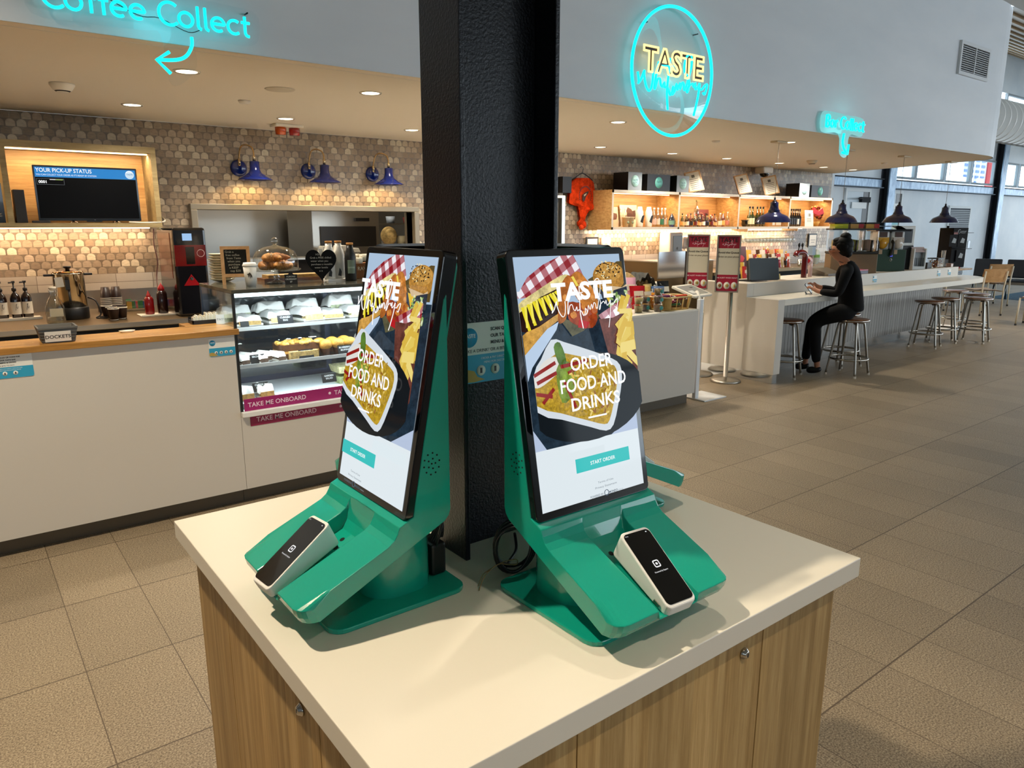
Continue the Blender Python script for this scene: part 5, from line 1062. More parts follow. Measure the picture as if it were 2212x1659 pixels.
V = [(bx, by, .92), (bx, by, 1.10), (bx, by, 1.26), (bx, by - .01, 1.38), (bx + .19, by, 1.33), (bx - .19, by, 1.33), (bx + .25, by + .06, 1.08), (bx - .25, by + .06, 1.08), (bx + .2, by + .26, 1.0), (bx - .2, by + .26, 1.0), (bx + .09, by, .5), (bx - .09, by, .5), (bx + .09, by, .06), (bx - .09, by, .06), (bx + .09, by + .12, .04), (bx - .09, by + .12, .04)]
skinbody('body', V, [(0, 1), (1, 2), (2, 3), (2, 4), (2, 5), (4, 6), (5, 7), (6, 8), (7, 9), (0, 10), (0, 11), (10, 12), (11, 13), (12, 14), (13, 15)], [.14, .13, .14, .055, .06, .06, .048, .048, .035, .035, .08, .08, .05, .05, .04, .04], t, 'cloth', '4d4450')
MB().ell((bx, by + .02, 1.475), .075, .09, .105, 'satin', 'b98a6a').ell((bx - .075, by + .02, 1.46), .012, .02, .03, 'satin', 'b98a6a').build('head', t)
m = MB().ell((bx - .005, by + .005, 1.495), .092, .10, .105, 'cloth', 'b79a62', 20, 12).ell((bx - .03, by - .07, 1.52), .06, .05, .055, 'cloth', 'c4a86e').build('hair', t)
# ================================================================ NEON SIGNS
CYAN = '08d8de'
def arc(cx, cy, r, a0, a1, n=14, ry=None): return [(cx + r * math.cos(D(a0 + (a1 - a0) * i / n)), cy + (ry or r) * math.sin(D(a0 + (a1 - a0) * i / n))) for i in range(n + 1)]
GL = {'o': (1.18, [arc(.52, .5, .45, 0, 360, 22)]), 'C': (1.30, [arc(.78, .72, .68, 48, 312, 18, .72)]), 'e': (1.12, [[(.08, .52), (.93, .52)] + arc(.5, .5, .44, 4, 305, 18)]),
      'f': (.72, [arc(.62, 1.15, .30, 80, 180, 8) + [(.32, 0)], [(.05, .9), (.62, .9)]]), 'l': (.50, [[(.15, 1.45), (.15, .25)] + arc(.37, .22, .22, 180, 265, 5)]),
      'c': (1.0, [arc(.52, .5, .45, 50, 310, 16)]), 't': (.74, [[(.28, 1.3), (.28, .25)] + arc(.52, .24, .24, 180, 280, 6), [(.02, .9), (.62, .9)]]),
      'B': (1.12, [[(.12, 0), (.12, 1.42), (.5, 1.42)] + arc(.52, 1.08, .34, 90, -90, 8) + [(.12, .74)], [(.12, .74), (.5, .74)] + arc(.55, .37, .37, 90, -90, 8) + [(.12, 0)]]),
      'a': (1.12, [arc(.5, .45, .40, 20, 340, 16), [(.92, .9), (.92, .02)]]), 'r': (.72, [[(.14, .9), (.14, 0)], arc(.48, .52, .34, 170, 60, 6)]), ' ': (.62, [])}
def neon_word(m, T, s, xh, r):
    x = 0
    for ch in s:
        adv, st = GL[ch]
        for p in st:
            loop = (Vector(p[0]) - Vector(p[-1])).length < 1e-4
            m.tube([T @ Vector((x + a * xh, b * xh, 0)) for a, b in (p[:-1] if loop else p)], r, 'neon', CYAN, 7, loop)
        x += adv * xh
    return x
def neon_len(s, xh): return sum(GL[c][0] for c in s) * xh
def plate(m, T, outline, th=.005, mat='acrylic'): m.at(T).prism(outline, -th / 2, th / 2, 'z', mat, '86d8d8').at(Matrix())
# Coffee Collect
t = thing('neon_sign', 'cyan neon sign reading Coffee Collect with an arrow bending left', 'neon sign', (1.0, 4.19, 2.6))
T = facing((.50, 4.145, 2.595), (0, -1)); xh = .95 / neon_len('Coffee Collect', 1)
m = MB(); out = [(-.04, -.035), (.2, -.045), (.42, -.04), (.50, -.05), (.52, -.26), (.58, -.27), (.66, -.18), (.68, -.05), (.92, -.045), (.99, 0), (.985, .12), (.85, .14), (.62, .15), (.5, .165), (.3, .15), (.0, .17), (-.045, .12)]
plate(m, frame((.50, 4.160, 2.595), (1, 0, 0), (0, 0, 1)), [tuple(p)[:2] for p in crom([(a, b, 0) for a, b in out], 4, True)]); m.build('acrylic_backing', t)
m = MB(); neon_word(m, T, 'Coffee Collect', xh, .0075); m.build('neon_letters', t)
m = MB(); A = [(1.143, 2.552), (1.14, 2.51), (1.11, 2.46), (1.06, 2.435), (.967, 2.424)]
m.tube(crom([(a, 4.145, b) for a, b in A], 6), .0085, 'neon', CYAN, 8); m.tube([(1.03, 4.145, 2.468), (.967, 4.145, 2.424), (1.028, 4.145, 2.366)], .0085, 'neon', CYAN, 8); m.build('neon_arrow', t)
MB().tube(crom([(.72, 4.15, 2.70), (.9, 4.152, 2.62), (1.0, 4.15, 2.62), (1.13, 4.152, 2.575), (1.2, 4.15, 2.60)], 5), .002, 'satin', '1a1c1e', 5).tube([(1.44, 4.16, 2.715), (1.44, 4.20, 2.715)], .004, 'metal', '303336', 8).tube([(.52, 4.16, 2.715), (.52, 4.20, 2.715)], .004, 'metal', '303336', 8).build('wiring', t)
light('POINT', 'neon_spill', (1.0, 4.02, 2.60), 0.9, (.05, .9, 1), shadow_soft_size=.1)
# round TASTE sign
t = thing('neon_sign', 'round cyan neon ring sign reading TASTE Whitsundays', 'neon sign', (4.80, 4.19, 2.80))
cx, cy, cz, R_ = 4.795, 4.130, 2.805, .478
m = MB().at(frame((cx, cy + .022, cz), (1, 0, 0), (0, 0, 1))).lathe([(R_ + .015, -.003), (R_ + .015, .003), (0, .003), (0, -.003)], (0, 0, 0), 60, 'acrylic', 'e8f0f2', cap=False); m.build('acrylic_disc', t)
MB().tube([(cx + R_ * math.cos(2 * PI * k / 72), cy, cz + R_ * math.sin(2 * PI * k / 72)) for k in range(72)], .0125, 'neon', CYAN, 8, True).build('neon_ring', t)
m = MB(); T = facing((cx, cy - .004, cz - .02), (0, -1)); m.text('TASTE', .245, T, 'satin', '1a140a', 'CENTER', .03, 1.02); m.build('letter_backs', t)
m = MB(); T = facing((cx, cy - .008, cz - .02), (0, -1)); m.text('TASTE', .245, T, 'neon', 'f0cf80', 'CENTER', .03, 1.02, tube=.034); m.build('neon_letters', t)
m = MB(); script(m, facing((cx - .415, cy - .004, cz - .222), (0, -1)), .82, .0095, 'neon', CYAN, 7); m.build('neon_script', t)
MB().tube([(cx - .3, cy + .02, cz + .33), (cx - .3, 4.2, cz + .33)], .005, 'metal', '44484c', 8).tube([(cx + .3, cy + .02, cz + .33), (cx + .3, 4.2, cz + .33)], .005, 'metal', '44484c', 8).build('wall_studs', t)
light('POINT', 'neon_spill', (cx, 4.06, cz), 1.6, (.15, .9, .95), shadow_soft_size=.2)
# Bar Collect
t = thing('neon_sign', 'small cyan neon sign reading Bar Collect with a downward arrow', 'neon sign', (7.47, 4.19, 2.6))
m = MB(); plate(m, frame((7.09, 4.165, 2.575), (1, 0, 0), (0, 0, 1)), [tuple(p)[:2] for p in crom([(a, b, 0) for a, b in [(-.02, -.05), (.3, -.05), (.36, -.24), (.5, -.26), (.52, -.05), (.75, -.05), (.79, .02), (.76, .13), (.45, .14), (.2, .15), (-.03, .13)]], 4, True)], mat='edge_lit'); m.build('acrylic_backing', t)
m = MB(); neon_word(m, facing((7.10, 4.14, 2.575), (0, -1)), 'Bar Collect', .76 / neon_len('Bar Collect', 1), .011); m.build('neon_letters', t)
m = MB().tube(crom([(7.46, 4.14, 2.53), (7.45, 4.14, 2.45), (7.48, 4.14, 2.39), (7.55, 4.14, 2.345)], 5), .013, 'neon', CYAN, 8); m.tube([(7.57, 4.14, 2.43), (7.56, 4.14, 2.335), (7.46, 4.14, 2.345)], .013, 'neon', CYAN, 8); m.build('neon_arrow', t)
light('POINT', 'neon_spill', (7.47, 4.08, 2.58), 1.4, (.1, .95, .95), shadow_soft_size=.1)

# ================================================================ SERVICE STATION AND SIGN STANDS
t = thing('service_station', 'white service counter with snacks, right of the right kiosk', 'counter', (4.5, 4.6, 0))
MB().box(3.9, 5.36, 4.20, 4.24, .10, .86, 'white_laminate').box(5.32, 5.36, 4.24, 4.98, .10, .86, 'white_laminate').box(3.9, 5.32, 4.24, 4.98, .12, .84, 'white_laminate').build('cabinet_body', t)
MB().box(3.9, 5.36, 4.20, 5.0, .86, .878, 'worktop_stone').build('counter_top', t, bev=.002); MB().box(3.9, 5.33, 4.26, 4.95, 0, .10, 'kick_brown').build('kickboard', t)
zs = .878
for i, (x, y, k, c) in enumerate(((4.60, 4.36, 0, 'b59a5c'), (4.60, 4.36, 1, 'bfa76a'), (4.72, 4.34, 0, 'c0a86c'), (4.72, 4.34, 1, 'b8a060'), (4.83, 4.37, 0, '4a2c1c'), (4.83, 4.37, 1, '5a3a28'), (4.90, 4.28, 0, '6b4a2c'), (4.90, 4.28, 1, '4a3020'), (4.90, 4.28, 2, '8a6a3a'))):
    zz = zs + k * .072; t = thing('snack_cup', 'clear cup of nuts on the service counter, ' + ('bottom', 'middle' if i > 6 else 'top', 'topmost')[k] + ' of the ' + ('first', 'second', 'third', 'fourth')[min(i // 2, 3)] + ' stack from the kiosk', 'cup', (x, y, zz), 'clear snack cups')
    MB().lathe([(.030, .002), (.038, .055), (0, .06)], (x, y, zz), 16, 'food', c).build('nuts', t); MB().lathe([(.033, 0), (.043, .066), (.045, .068), (.045, .071), (0, .071)], (x, y, zz), 18, 'glass').build('cup_wall', t)
    if i > 3: MB().at(facing((x, y - .040, zz + .036), (-.3, -1))).lathe([(.018, 0), (.018, .001), (0, .001)], (0, 0, .0), 16, 'satin', '3f8f8a').build('round_label', t)
# wicker basket
BX0, BX1, BY0, BY1 = 4.965, 5.33, 4.235, 4.50
t = thing('wicker_basket', 'long natural wicker basket of snack bars on the service counter', 'basket', (5.15, 4.36, zs)); cxm, cym = (BX0 + BX1) / 2, (BY0 + BY1) / 2
m = MB(); P0 = rrect(BX1 - BX0 - .04, BY1 - BY0 - .04, .05, 6, cxm, cym); P1 = rrect(BX1 - BX0, BY1 - BY0, .06, 6, cxm, cym)
N = 84
def along(P, f):
    n = len(P); q = f * n; i = int(q) % n; r_ = q - int(q); return (P[i][0] * (1 - r_) + P[(i + 1) % n][0] * r_, P[i][1] * (1 - r_) + P[(i + 1) % n][1] * r_)
for k in range(N):
    a, b = along(P0, k / N), along(P1, k / N); m.tube([(a[0], a[1], zs + .004), (b[0] * .5 + a[0] * .5, b[1] * .5 + a[1] * .5, zs + .05), (b[0], b[1], zs + .112)], .0042, 'matte', ('c2a05c', 'd0b273')[k % 2], 5)
m.build('woven_wall', t)
MB().tube([(x, y, zs + .114) for x, y in P1], .008, 'matte', 'cdb07a', 6, True).tube([(x, y, zs + .006) for x, y in P0], .006, 'matte', 'b08e4c', 6, True).build('rim', t); MB().prism(P0, zs, zs + .006, 'z', 'matte', '9a7b42').build('basket_floor', t)
BC = ('8e1830', 'b83a2a', 'd8c8b8', '7a1030', '2f5f3a', '28427a', 'd8a030', 'a02848', 'c8402c', '5a1a5a')
for i in range(22):
    x, y = BX0 + .05 + .28 * rnd.random(), BY0 + .05 + .16 * rnd.random(); zz = zs + .05 + .022 * (i // 6); a = D(-30 + 60 * rnd.random())
    o = MB().box(-.06, .06, -.014, .014, -.008, .008, 'gloss', BC[i % 10]).box(-.066, -.06, -.016, .016, -.004, .004, 'gloss', 'e8dcd0').box(.06, .066, -.016, .016, -.004, .004, 'gloss', 'e8dcd0').build('snack_bar', org=(0, 0, 0)); o.location = (x, y, zz); o.rotation_euler = (D(8), D(-8 + 16 * rnd.random()), a)
    tag(o, 'foil wrapped snack bar lying in the wicker basket', 'snack bar', 'snack bars in the wicker basket')
# packets behind the basket
def packet(x, y, z0, w, h, c, lab, rz=0, tilt=-15, grp='snack packets on the service counter'):
    o = MB().sheet(lambda u, v: ((u - .5) * w * (1 - .06 * math.sin(v * PI)), -.032 * math.sin(u * PI) * math.sin(v * PI), v * h), 8, 8, 'gloss', c).sheet(lambda u, v: ((.5 - u) * w * (1 - .06 * math.sin(v * PI)), .032 * math.sin(u * PI) * math.sin(v * PI), v * h), 8, 8, 'gloss', c)
    o.box(-w * .3, w * .3, -.034, -.030, h * .55, h * .75, 'satin', 'e8dfc8'); ob = o.build('snack_packet', org=(0, 0, 0)); ob.location = (x, y, z0); ob.rotation_euler = (D(tilt), 0, D(rz))
    tag(ob, lab, 'snack packet', grp)
for i, (x, y, z0, w, h, c, lab) in enumerate(((4.66, 4.52, zs, .15, .19, 'a00f18', 'red snack packet standing nearest the right kiosk'), (4.80, 4.50, zs, .12, .18, 'c9a45a', 'golden snack packet beside the red one'), (4.93, 4.56, zs, .13, .17, '18181c', 'black snack packet behind the nut cups'), (5.04, 4.60, zs, .13, .19, 'd8b870', 'tan snack packet at the back'), (5.12, 4.56, zs, .14, .17, '4a6a9a', 'blue snack packet behind the basket'), (5.26, 4.56, zs, .13, .21, '0e0e10', 'black snack packet with white emblem behind the basket'), (4.90, 4.47, zs, .11, .13, 'c8801c', 'orange snack packet behind the nut cups'), (4.80, 4.66, zs + .0, .16, .24, 'c8b47a', 'yellow snack packet at the very back'), (4.70, 4.64, zs, .13, .25, 'd8a0b0', 'pink snack packet behind the red one'))): packet(x * .68 + 1.745, y, z0, w, h * 1.12, c, lab, -25 + 10 * (i % 4))
for i in range(5): packet(4.86 + .025 * i, 4.44 + .012 * i, zs, .03, .13, ('d89a28', 'e0a83a')[i % 2], 'thin orange snack stick in the row behind the nut cups', 20, 10, 'orange snack sticks')
t = thing('paper_bag_pile', 'crumpled brown paper bags heaped at the back of the service counter', 'paper bags', (5.12, 4.83, zs))
MB().sheet(lambda u, v: (4.98 + u * .30, 4.72 + v * .22, zs + .20 + .11 * math.sin(u * 5 + v * 3) * math.sin(v * PI) + .04 * math.sin(u * 17 + v * 9)), 16, 8, 'matte', 'a58a5c', False).box(4.99, 5.26, 4.74, 4.92, zs, zs + .2, 'matte', '8c744c').build('brown_bags', t)
MB().sheet(lambda u, v: (5.08 + u * .24, 4.66 + v * .2, zs + .23 + .06 * math.sin(u * 4) + .02 * math.sin(u * 19 + v * 13)), 12, 6, 'matte', '4c4c48', False).build('dark_bag', t)
t = thing('napkin_box', 'cream napkin box behind the snack packets', 'box', (5.31, 4.9, zs)); MB().box(5.27, 5.355, 4.84, 4.97, zs, zs + .19, 'satin', 'd9ccb8').build('shell', t, bev=.03)
t = thing('payment_terminal', 'grey slanted terminal behind the wicker basket', 'terminal', (5.30, 4.74, zs)); A = facing((5.22, 4.70, zs + .12), (-.3, -1)) @ Matrix.Rotation(D(-55), 4, 'X')
MB().at(A).prism(rrect(.20, .15, .015, 4, .1, .07), -.012, .010, 'z', 'satin', 'c9c3b2').build('frame', t); MB().at(A).box(.03, .17, .02, .12, .010, .0115, 'gloss', '8f928c').build('glass', t); MB().box(5.24, 5.32, 4.74, 4.80, zs, zs + .13, 'satin', 'b0a998').build('neck', t)
# white tablet stand on the floor
t = thing('tablet_stand', 'white floor stand with a slanted tablet, beside the service counter', 'tablet stand', (5.62, 4.33, 0))
MB().box(5.47, 5.80, 4.16, 4.46, 0, .012, 'satin', 'e4e4e2').build('foot_plate', t, bev=.002); MB().box(5.475, 5.525, 4.275, 4.315, .012, .95, 'satin', 'e2e4e6').build('post', t, bev=.004)
A = frame((5.455, 4.325, .975), (.36, .062, 0), (0, .26, .085))
MB().at(A).prism(rrect(.35, .265, .02, 4, .175, .1325), -.022, 0, 'z', 'satin', 'ddd8c9').build('tablet_case', t, bev=.004); g = MB().at(A).prism(rrect(.285, .20, .006, 3, .175, .1325), 0, .0015, 'z', 'gloss', '9aa09c').build('tablet_glass', t)
MB().at(A).box(.20, .25, .17, .19, .0016, .002, 'matte', '2a2c2c').box(.06, .15, .06, .12, .0016, .002, 'satin', 'c8ccc8').build('screen_icons', g); MB().tube([(5.5, 4.3, .93), (5.6, 4.42, 1.0)], .02, 'satin', 'd6d2c6', 8).build('bracket', t)
# red sign stands
def sign_stand(label, x, y, face, hx):
    t = thing('sign_stand', label, 'sign stand', (x, y, 0), 'red order signs on steel posts')
    MB().lathe([(.155, 0), (.158, .012), (.14, .028), (.05, .042), (.03, .05), (0, .05)], (x, y, 0), 36, 'brushed_steel').build('round_base', t); MB().cyl((x, y, .04), .024, .92, 'brushed_steel', n=18).build('post', t)
    A = facing((x, y, .94), face) @ Matrix.Translation((hx, 0, .025)); w, h = .235, .58
    m = MB().at(A)
    for a, b, c, d in ((-w / 2, w / 2, 0, .014), (-w / 2, w / 2, h - .014, h), (-w / 2, -w / 2 + .014, .014, h - .014), (w / 2 - .014, w / 2, .014, h - .014)): m.box(a, b, c, d, -.015, .012, 'brushed_steel')
    m.build('frame', t); p = MB().at(A).box(-w / 2 + .014, w / 2 - .014, .014, h - .014, -.008, 0, 'satin', 'cdc7b2').box(-w / 2 + .014, w / 2 - .014, h * .77, h - .014, 0, .001, 'satin', '8f0f2a').box(-w / 2 + .014, w / 2 - .014, .014, h * .31, 0, .001, 'satin', '9c1030').build('poster', t)
    q = MB().at(A); q.text('TASTE', .062, Matrix.Translation((0, h * .878, .0016)), 'satin', '16040a', 'CENTER', .03, 1.0); script(q, Matrix.Translation((-.065, h * .80, .002)), .13, .0016, 'satin', 'e0c0c8', 4)
    q.text('Avoid the Queue', .029, Matrix.Translation((0, h * .68, .0016)), 'satin', '1c1c1a', 'CENTER', .015); q.text('Order on your phone', .026, Matrix.Translation((0, h * .61, .0016)), 'satin', '5a4a36', 'CENTER', .006, .9); q.text('SMS ALERT WHEN READY!', .0185, Matrix.Translation((0, h * .245, .0018)), 'satin', 'f0d8dc', 'CENTER', .012)
    for k, c in enumerate(('8a5a2a', 'a0883a', 'c8a83a')):
        xx = -.072 + .072 * k; q.lathe([(.031, .001), (.031, .002), (0, .002)], (xx, h * .12, 0), 20, 'satin', 'e4dfcf', sy=1.2); q.lathe([(.017, .002), (.017, .0028), (0, .0028)], (xx + .004, h * .12, 0), 12, 'satin', c, sx=(.5 if k == 2 else 1))
    q.build('print', p); return t
sign_stand('red and cream Avoid the Queue sign on the front steel post', 6.40, 4.62, (-.86, -.60), -.045)
sign_stand('red and cream Avoid the Queue sign on the rear steel post', 6.46, 5.02, (-.80, -.60), -.07)

# ================================================================ BAR
BX = 6.65
t = thing('bar_counter', 'long white bar counter with grey slatted front', 'bar counter', (9.4, 4.7, 0))
m = MB().box(BX, BX + .115, 4.22, 4.60, .10, .875, 'white_laminate').box(BX, BX + .115, 4.60, 5.24, .10, 1.015, 'white_laminate'); m.build('end_panel', t, bev=.002)
led = [(BX + .115, 4.22), (11.6, 4.22)] + [(11.6 + .62 * math.sin(D(a)), 4.72 - .5 * math.cos(D(a))) for a in range(15, 180, 15)] + [(11.6, 5.22), (11.82, 4.66), (BX + .115, 4.66)]
led = [(BX + .115, 4.22), (11.6, 4.22)] + [(11.6 + .62 * math.sin(D(a)), 4.72 - .5 * math.cos(D(a))) for a in range(15, 181, 15)] + [(BX + .115, 5.22)]
MB().prism(led, .81, .875, 'z', 'worktop_stone').build('ledge', t, bev=.003)
MB().box(BX + .115, 11.82, 4.60, 4.645, .875, 1.015, 'white_laminate').box(BX + .115, 11.82, 4.645, 5.22, .96, 1.0, 'white_laminate').build('upstand', t, bev=.002)
MB().box(BX + .115, 11.85, 4.80, 4.84, .125, .81, 'grey_slats').box(11.81, 11.85, 4.84, 5.2, .125, .81, 'grey_slats').build('slatted_front', t)
MB().box(BX + .02, BX + .10, 4.24, 5.2, 0, .10, 'mirror_kick').box(BX + .115, 11.84, 4.83, 4.845, 0, .125, 'mirror_kick').build('mirror_kick', t); MB().box(BX + .115, 11.8, 4.86, 5.2, .0, .80, 'matte', '4a463f').build('carcass', t)
for i, (x, w) in enumerate(((9.30, .10), (11.13, .10), (11.47, .10))):
    info_card('bar_card', 'small blue and white menu card on the bar upstand, ' + ('nearest the seated woman', 'middle one of the far pair', 'last one at the bar end')[i], (x, 4.599, .905), (0, -1), w, .085, False, 'card', 'menu cards on the bar upstand')
# bar stools
st0 = None
def stool(x, y, lab, rz=0):
    global st0
    if st0 is not None: return dup(st0, (x, y, 0), rz, lab)
    t = thing('bar_stool', lab, 'stool', (x, y, 0), 'bar stools along the bar', local=True); t.rotation_euler = (0, 0, rz); st0 = t
    MB().lathe([(0, .585), (.12, .588), (.165, .597), (.178, .608), (.178, .616), (.17, .622), (.05, .625), (0, .623)], (0, 0, 0), 36, 'seat_wood').build('seat', t); MB().lathe([(.179, .604), (.182, .609), (.179, .615)], (0, 0, 0), 36, 'chrome', 'b9b4ac', cap=False).build('seat_band', t)
    for a in (45, 135, 225, 315):
        c, s = math.cos(D(a)), math.sin(D(a)); L = MB().tube(crom([(.07 * c, .07 * s, .578), (.115 * c, .115 * s, .574), (.138 * c, .138 * s, .55), (.18 * c, .18 * s, .30), (.228 * c, .228 * s, .012)], 5), .0125, 'metal', '9a958c', 10).build('leg', t); MB().cyl((.2295 * c, .2295 * s, 0), .0145, .025, 'satin', 'b9b2a6', 10).build('foot_cap', L)
    MB().tube([(.196 * math.cos(2 * PI * k / 40), .196 * math.sin(2 * PI * k / 40), .19) for k in range(40)], .0125, 'chrome', 'b4aea4', 10, True).build('foot_ring', t); return t
stool(7.765, 4.02, 'wooden topped bar stool the seated woman sits on', D(3)); stool(7.14, 4.42, 'bar stool nearest the white end panel, tucked under the ledge', D(20)); stool(8.22, 4.36, 'bar stool just behind the one the woman sits on', D(-10))
stool(10.42, 4.36, 'first bar stool of the far cluster, past the woman', D(12)); stool(11.06, 4.42, 'second bar stool of the far cluster, close to the bar', D(30)); stool(11.42, 4.14, 'front stool at the far end of the bar, standing out in the walkway', D(8)); stool(12.1, 4.42, 'stool behind the front one at the far bar end', D(25)); stool(12.45, 4.85, 'rearmost stool rounding the far bar end', D(5))
# pendants
def pendant(x, y, lab):
    t = thing('pendant_lamp', lab, 'pendant lamp', (x, y, ZC), 'navy pendants over the bar', local=True)
    MB().box(-.10, .10, -.045, .045, -.02, 0, 'satin', 'c9b898').build('canopy', t, bev=.004); MB().tube([(0, 0, -.02), (0, 0, -.60)], .0026, 'satin', '8d867a', 6).build('cord', t)
    q = lambda P: [(r * .655, -.872 + (z + .872) * .80) for r, z in P]
    MB().lathe(q([(.01, -.53), (.018, -.545), (.02, -.575), (.04, -.58), (.04, -.60), (0, -.60)]), (0, 0, 0), 18, 'satin', '0a0d1c').build('cap', t)
    MB().lathe(q([(.03, -.595), (.066, -.60), (.068, -.665), (.083, -.70), (.10, -.715), (.095, -.73), (.115, -.745), (.13, -.755), (.22, -.785), (.25, -.81), (.292, -.87), (.296, -.875), (.288, -.872), (.245, -.815), (.21, -.79), (.1, -.75), (.05, -.68), (0, -.67)]), (0, 0, 0), 40, 'gloss', '0b1745').build('shade', t)
    MB().ell((0, 0, -.80), .028, .028, .04, 'satin', 'f0e8d8').build('bulb', t); return t
p0 = pendant(7.49, 4.90, 'navy pendant lamp over the bar, nearest, left of the seated woman'); dup(p0, (8.95, 4.90, ZC), None, 'navy pendant lamp over the bar, second along, above the seated woman'); dup(p0, (10.42, 4.90, ZC), None, 'navy pendant lamp over the bar, third along, above the green drink machine'); dup(p0, (11.86, 4.90, ZC), None, 'navy pendant lamp over the bar, farthest, above the black display rack')
# things standing on the bar
zb = 1.0
t = thing('till_screen', 'grey back of a till screen on the bar behind the sign stands', 'till screen', (7.35, 4.95, zb)); A = facing((7.08, 4.86, zb + .01), (-.45, -1)) @ Matrix.Rotation(D(-12), 4, 'X')
MB().at(A).prism(rrect(.36, .245, .012, 4, .18, .13), -.03, 0, 'z', 'satin', '46525c').build('screen_back', t, bev=.004); MB().at(A).box(.02, .05, 0, .24, -.10, -.03, 'satin', '121417').build('side_box', t); MB().box(7.1, 7.4, 4.86, 5.06, zb, zb + .012, 'satin', '15171a').build('foot', t)
tag(MB().lathe([(.016, 0), (.016, .04), (.01, .05), (.01, .062), (0, .062)], (7.69, 4.9, zb), 14, 'satin', 'e2d28a').build('pepper_mill', org=(7.69, 4.9, zb)), 'tiny yellow bottle on the bar beside the till screen', 'bottle')
t = thing('beer_tap', 'curved dark red beer tap with round medallion on the bar', 'beer tap', (8.14, 4.86, zb)); x, y = 8.14, 4.86
MB().tube(crom([(x, y, zb), (x, y, zb + .20), (x - .01, y, zb + .27), (x - .06, y + .01, zb + .30), (x - .13, y + .03, zb + .29), (x - .15, y + .03, zb + .26)], 5), [.034] * 26, 'gloss', '5a0c10', 12).build('column', t)
for k in (0, 1): MB().tube([(x - .06 - .07 * k, y + .01 + .015 * k, zb + .30), (x - .06 - .07 * k, y + .01, zb + .36)], .006, 'satin', '101012', 8).ell((x - .06 - .07 * k, y + .01, zb + .385), .014, .014, .028, 'satin', '0c0c0e').build('tap_handle', t)
A = facing((x + .02, y - .035, zb + .20), (-.7, -1)); m = MB().at(A).lathe([(.044, 0), (.044, .004), (0, .004)], (0, 0, 0), 24, 'gloss', 'd8b0ac', sy=1.15).prism([(0, .03), (.024, 0), (0, -.03), (-.024, 0)], .004, .006, 'z', 'gloss', '9c1a20'); m.build('medallion', t)
t = thing('beer_tap', 'pale beer tap with white and green lens badge on the bar', 'beer tap', (8.34, 4.9, zb)); x, y = 8.34, 4.9
MB().tube([(x, y, zb), (x, y, zb + .26)], .026, 'gloss', 'c9aaa6', 12).box(x - .035, x + .035, y - .03, y + .03, zb + .26, zb + .36, 'satin', '8fa0ae').build('column', t); A = facing((x + .06, y - .03, zb + .24), (-.7, -1)); MB().at(A).lathe([(.048, 0), (.048, .006), (0, .006)], (0, 0, 0), 26, 'gloss', 'd4d8cc', sy=1.9).box(-.04, .04, -.01, .025, .006, .008, 'gloss', '7aa85a').build('badge', t)
tag(MB().box(8.55, 8.95, 4.78, 5.05, zb, zb + .03, 'satin', '4c4438').add([(8.56, 4.8, zb + .03), (8.9, 4.8, zb + .03), (8.9, 5.0, zb + .09), (8.56, 5.0, zb + .09), (8.56, 5.0, zb + .03), (8.9, 5.0, zb + .03)], [(0, 1, 2, 3), (3, 2, 5, 4), (0, 3, 4), (1, 5, 2)], 'satin', '6a6254').build('wedge_tray', org=(8.75, 4.9, zb)), 'low grey wedge shaped tray beside the beer taps', 'tray')
t = thing('magazine_pile', 'pile of pink and grey magazines on the bar behind the woman', 'magazines', (9.22, 4.78, zb)); 
for k in range(4): MB().box(9.08 + .01 * k, 9.36, 4.70, 4.88, zb + k * .016, zb + k * .016 + .014, 'satin', ('6a6f80', '7a7486', '50546a', 'c65a6e')[k]).build('magazine', t)
# juice dispensers behind the woman
t = thing('juice_dispenser', 'triple juice dispenser with yellow topped bowls behind the seated woman', 'drink dispenser', (9.21, 5.0, zb)); x0 = 8.78; t.rotation_euler = (0, 0, D(-42)); t.scale = (.68, .75, .96); t.location.x = 9.42; t.location.y = 4.97
MB().box(x0, x0 + .86, 4.86, 5.18, zb, zb + .26, 'satin', '6d5638').box(x0 - .01, x0 + .87, 4.85, 5.19, zb + .26, zb + .29, 'satin', '15130f').build('base', t, bev=.01); MB().box(x0 - .02, x0 + .88, 4.84, 5.19, zb + .575, zb + .595, 'satin', '121212').build('lid_rail', t)
for k in range(3):
    a = x0 + .02 + k * .285; m = MB().box(a, a + .26, 4.88, 5.16, zb + .29, zb + .575, 'glass'); b = m.build('bowl', t, bev=.015); MB().lathe([(.10, .30), (.105, .33), (.105, .44), (0, .45)], (a + .13, 5.02, zb), 20, 'yellow_drink' if k == 0 else 'gloss', ('ffffff', '8d8a3a', 'a98a7a')[k]).build('drink', b)
    MB().box(a + .01, a + .25, 4.89, 5.15, zb + .595, zb + .66, 'gloss', ('c9cf1e', 'c79a4c', 'c2943c')[k]).box(a + .16, a + .25, 4.885, 4.89, zb + .60, zb + .655, 'gloss', ('b9c41a', 'a8282a', 'a8282a')[k]).box(a, a + .26, 4.88, 5.16, zb + .655, zb + .675, 'gloss', '101010').build('lid', b)
    MB().tube([(a + .13, 4.86, zb + .30), (a + .12, 4.82, zb + .44)], .02, 'satin', '141210', 8).build('tap_lever', b)
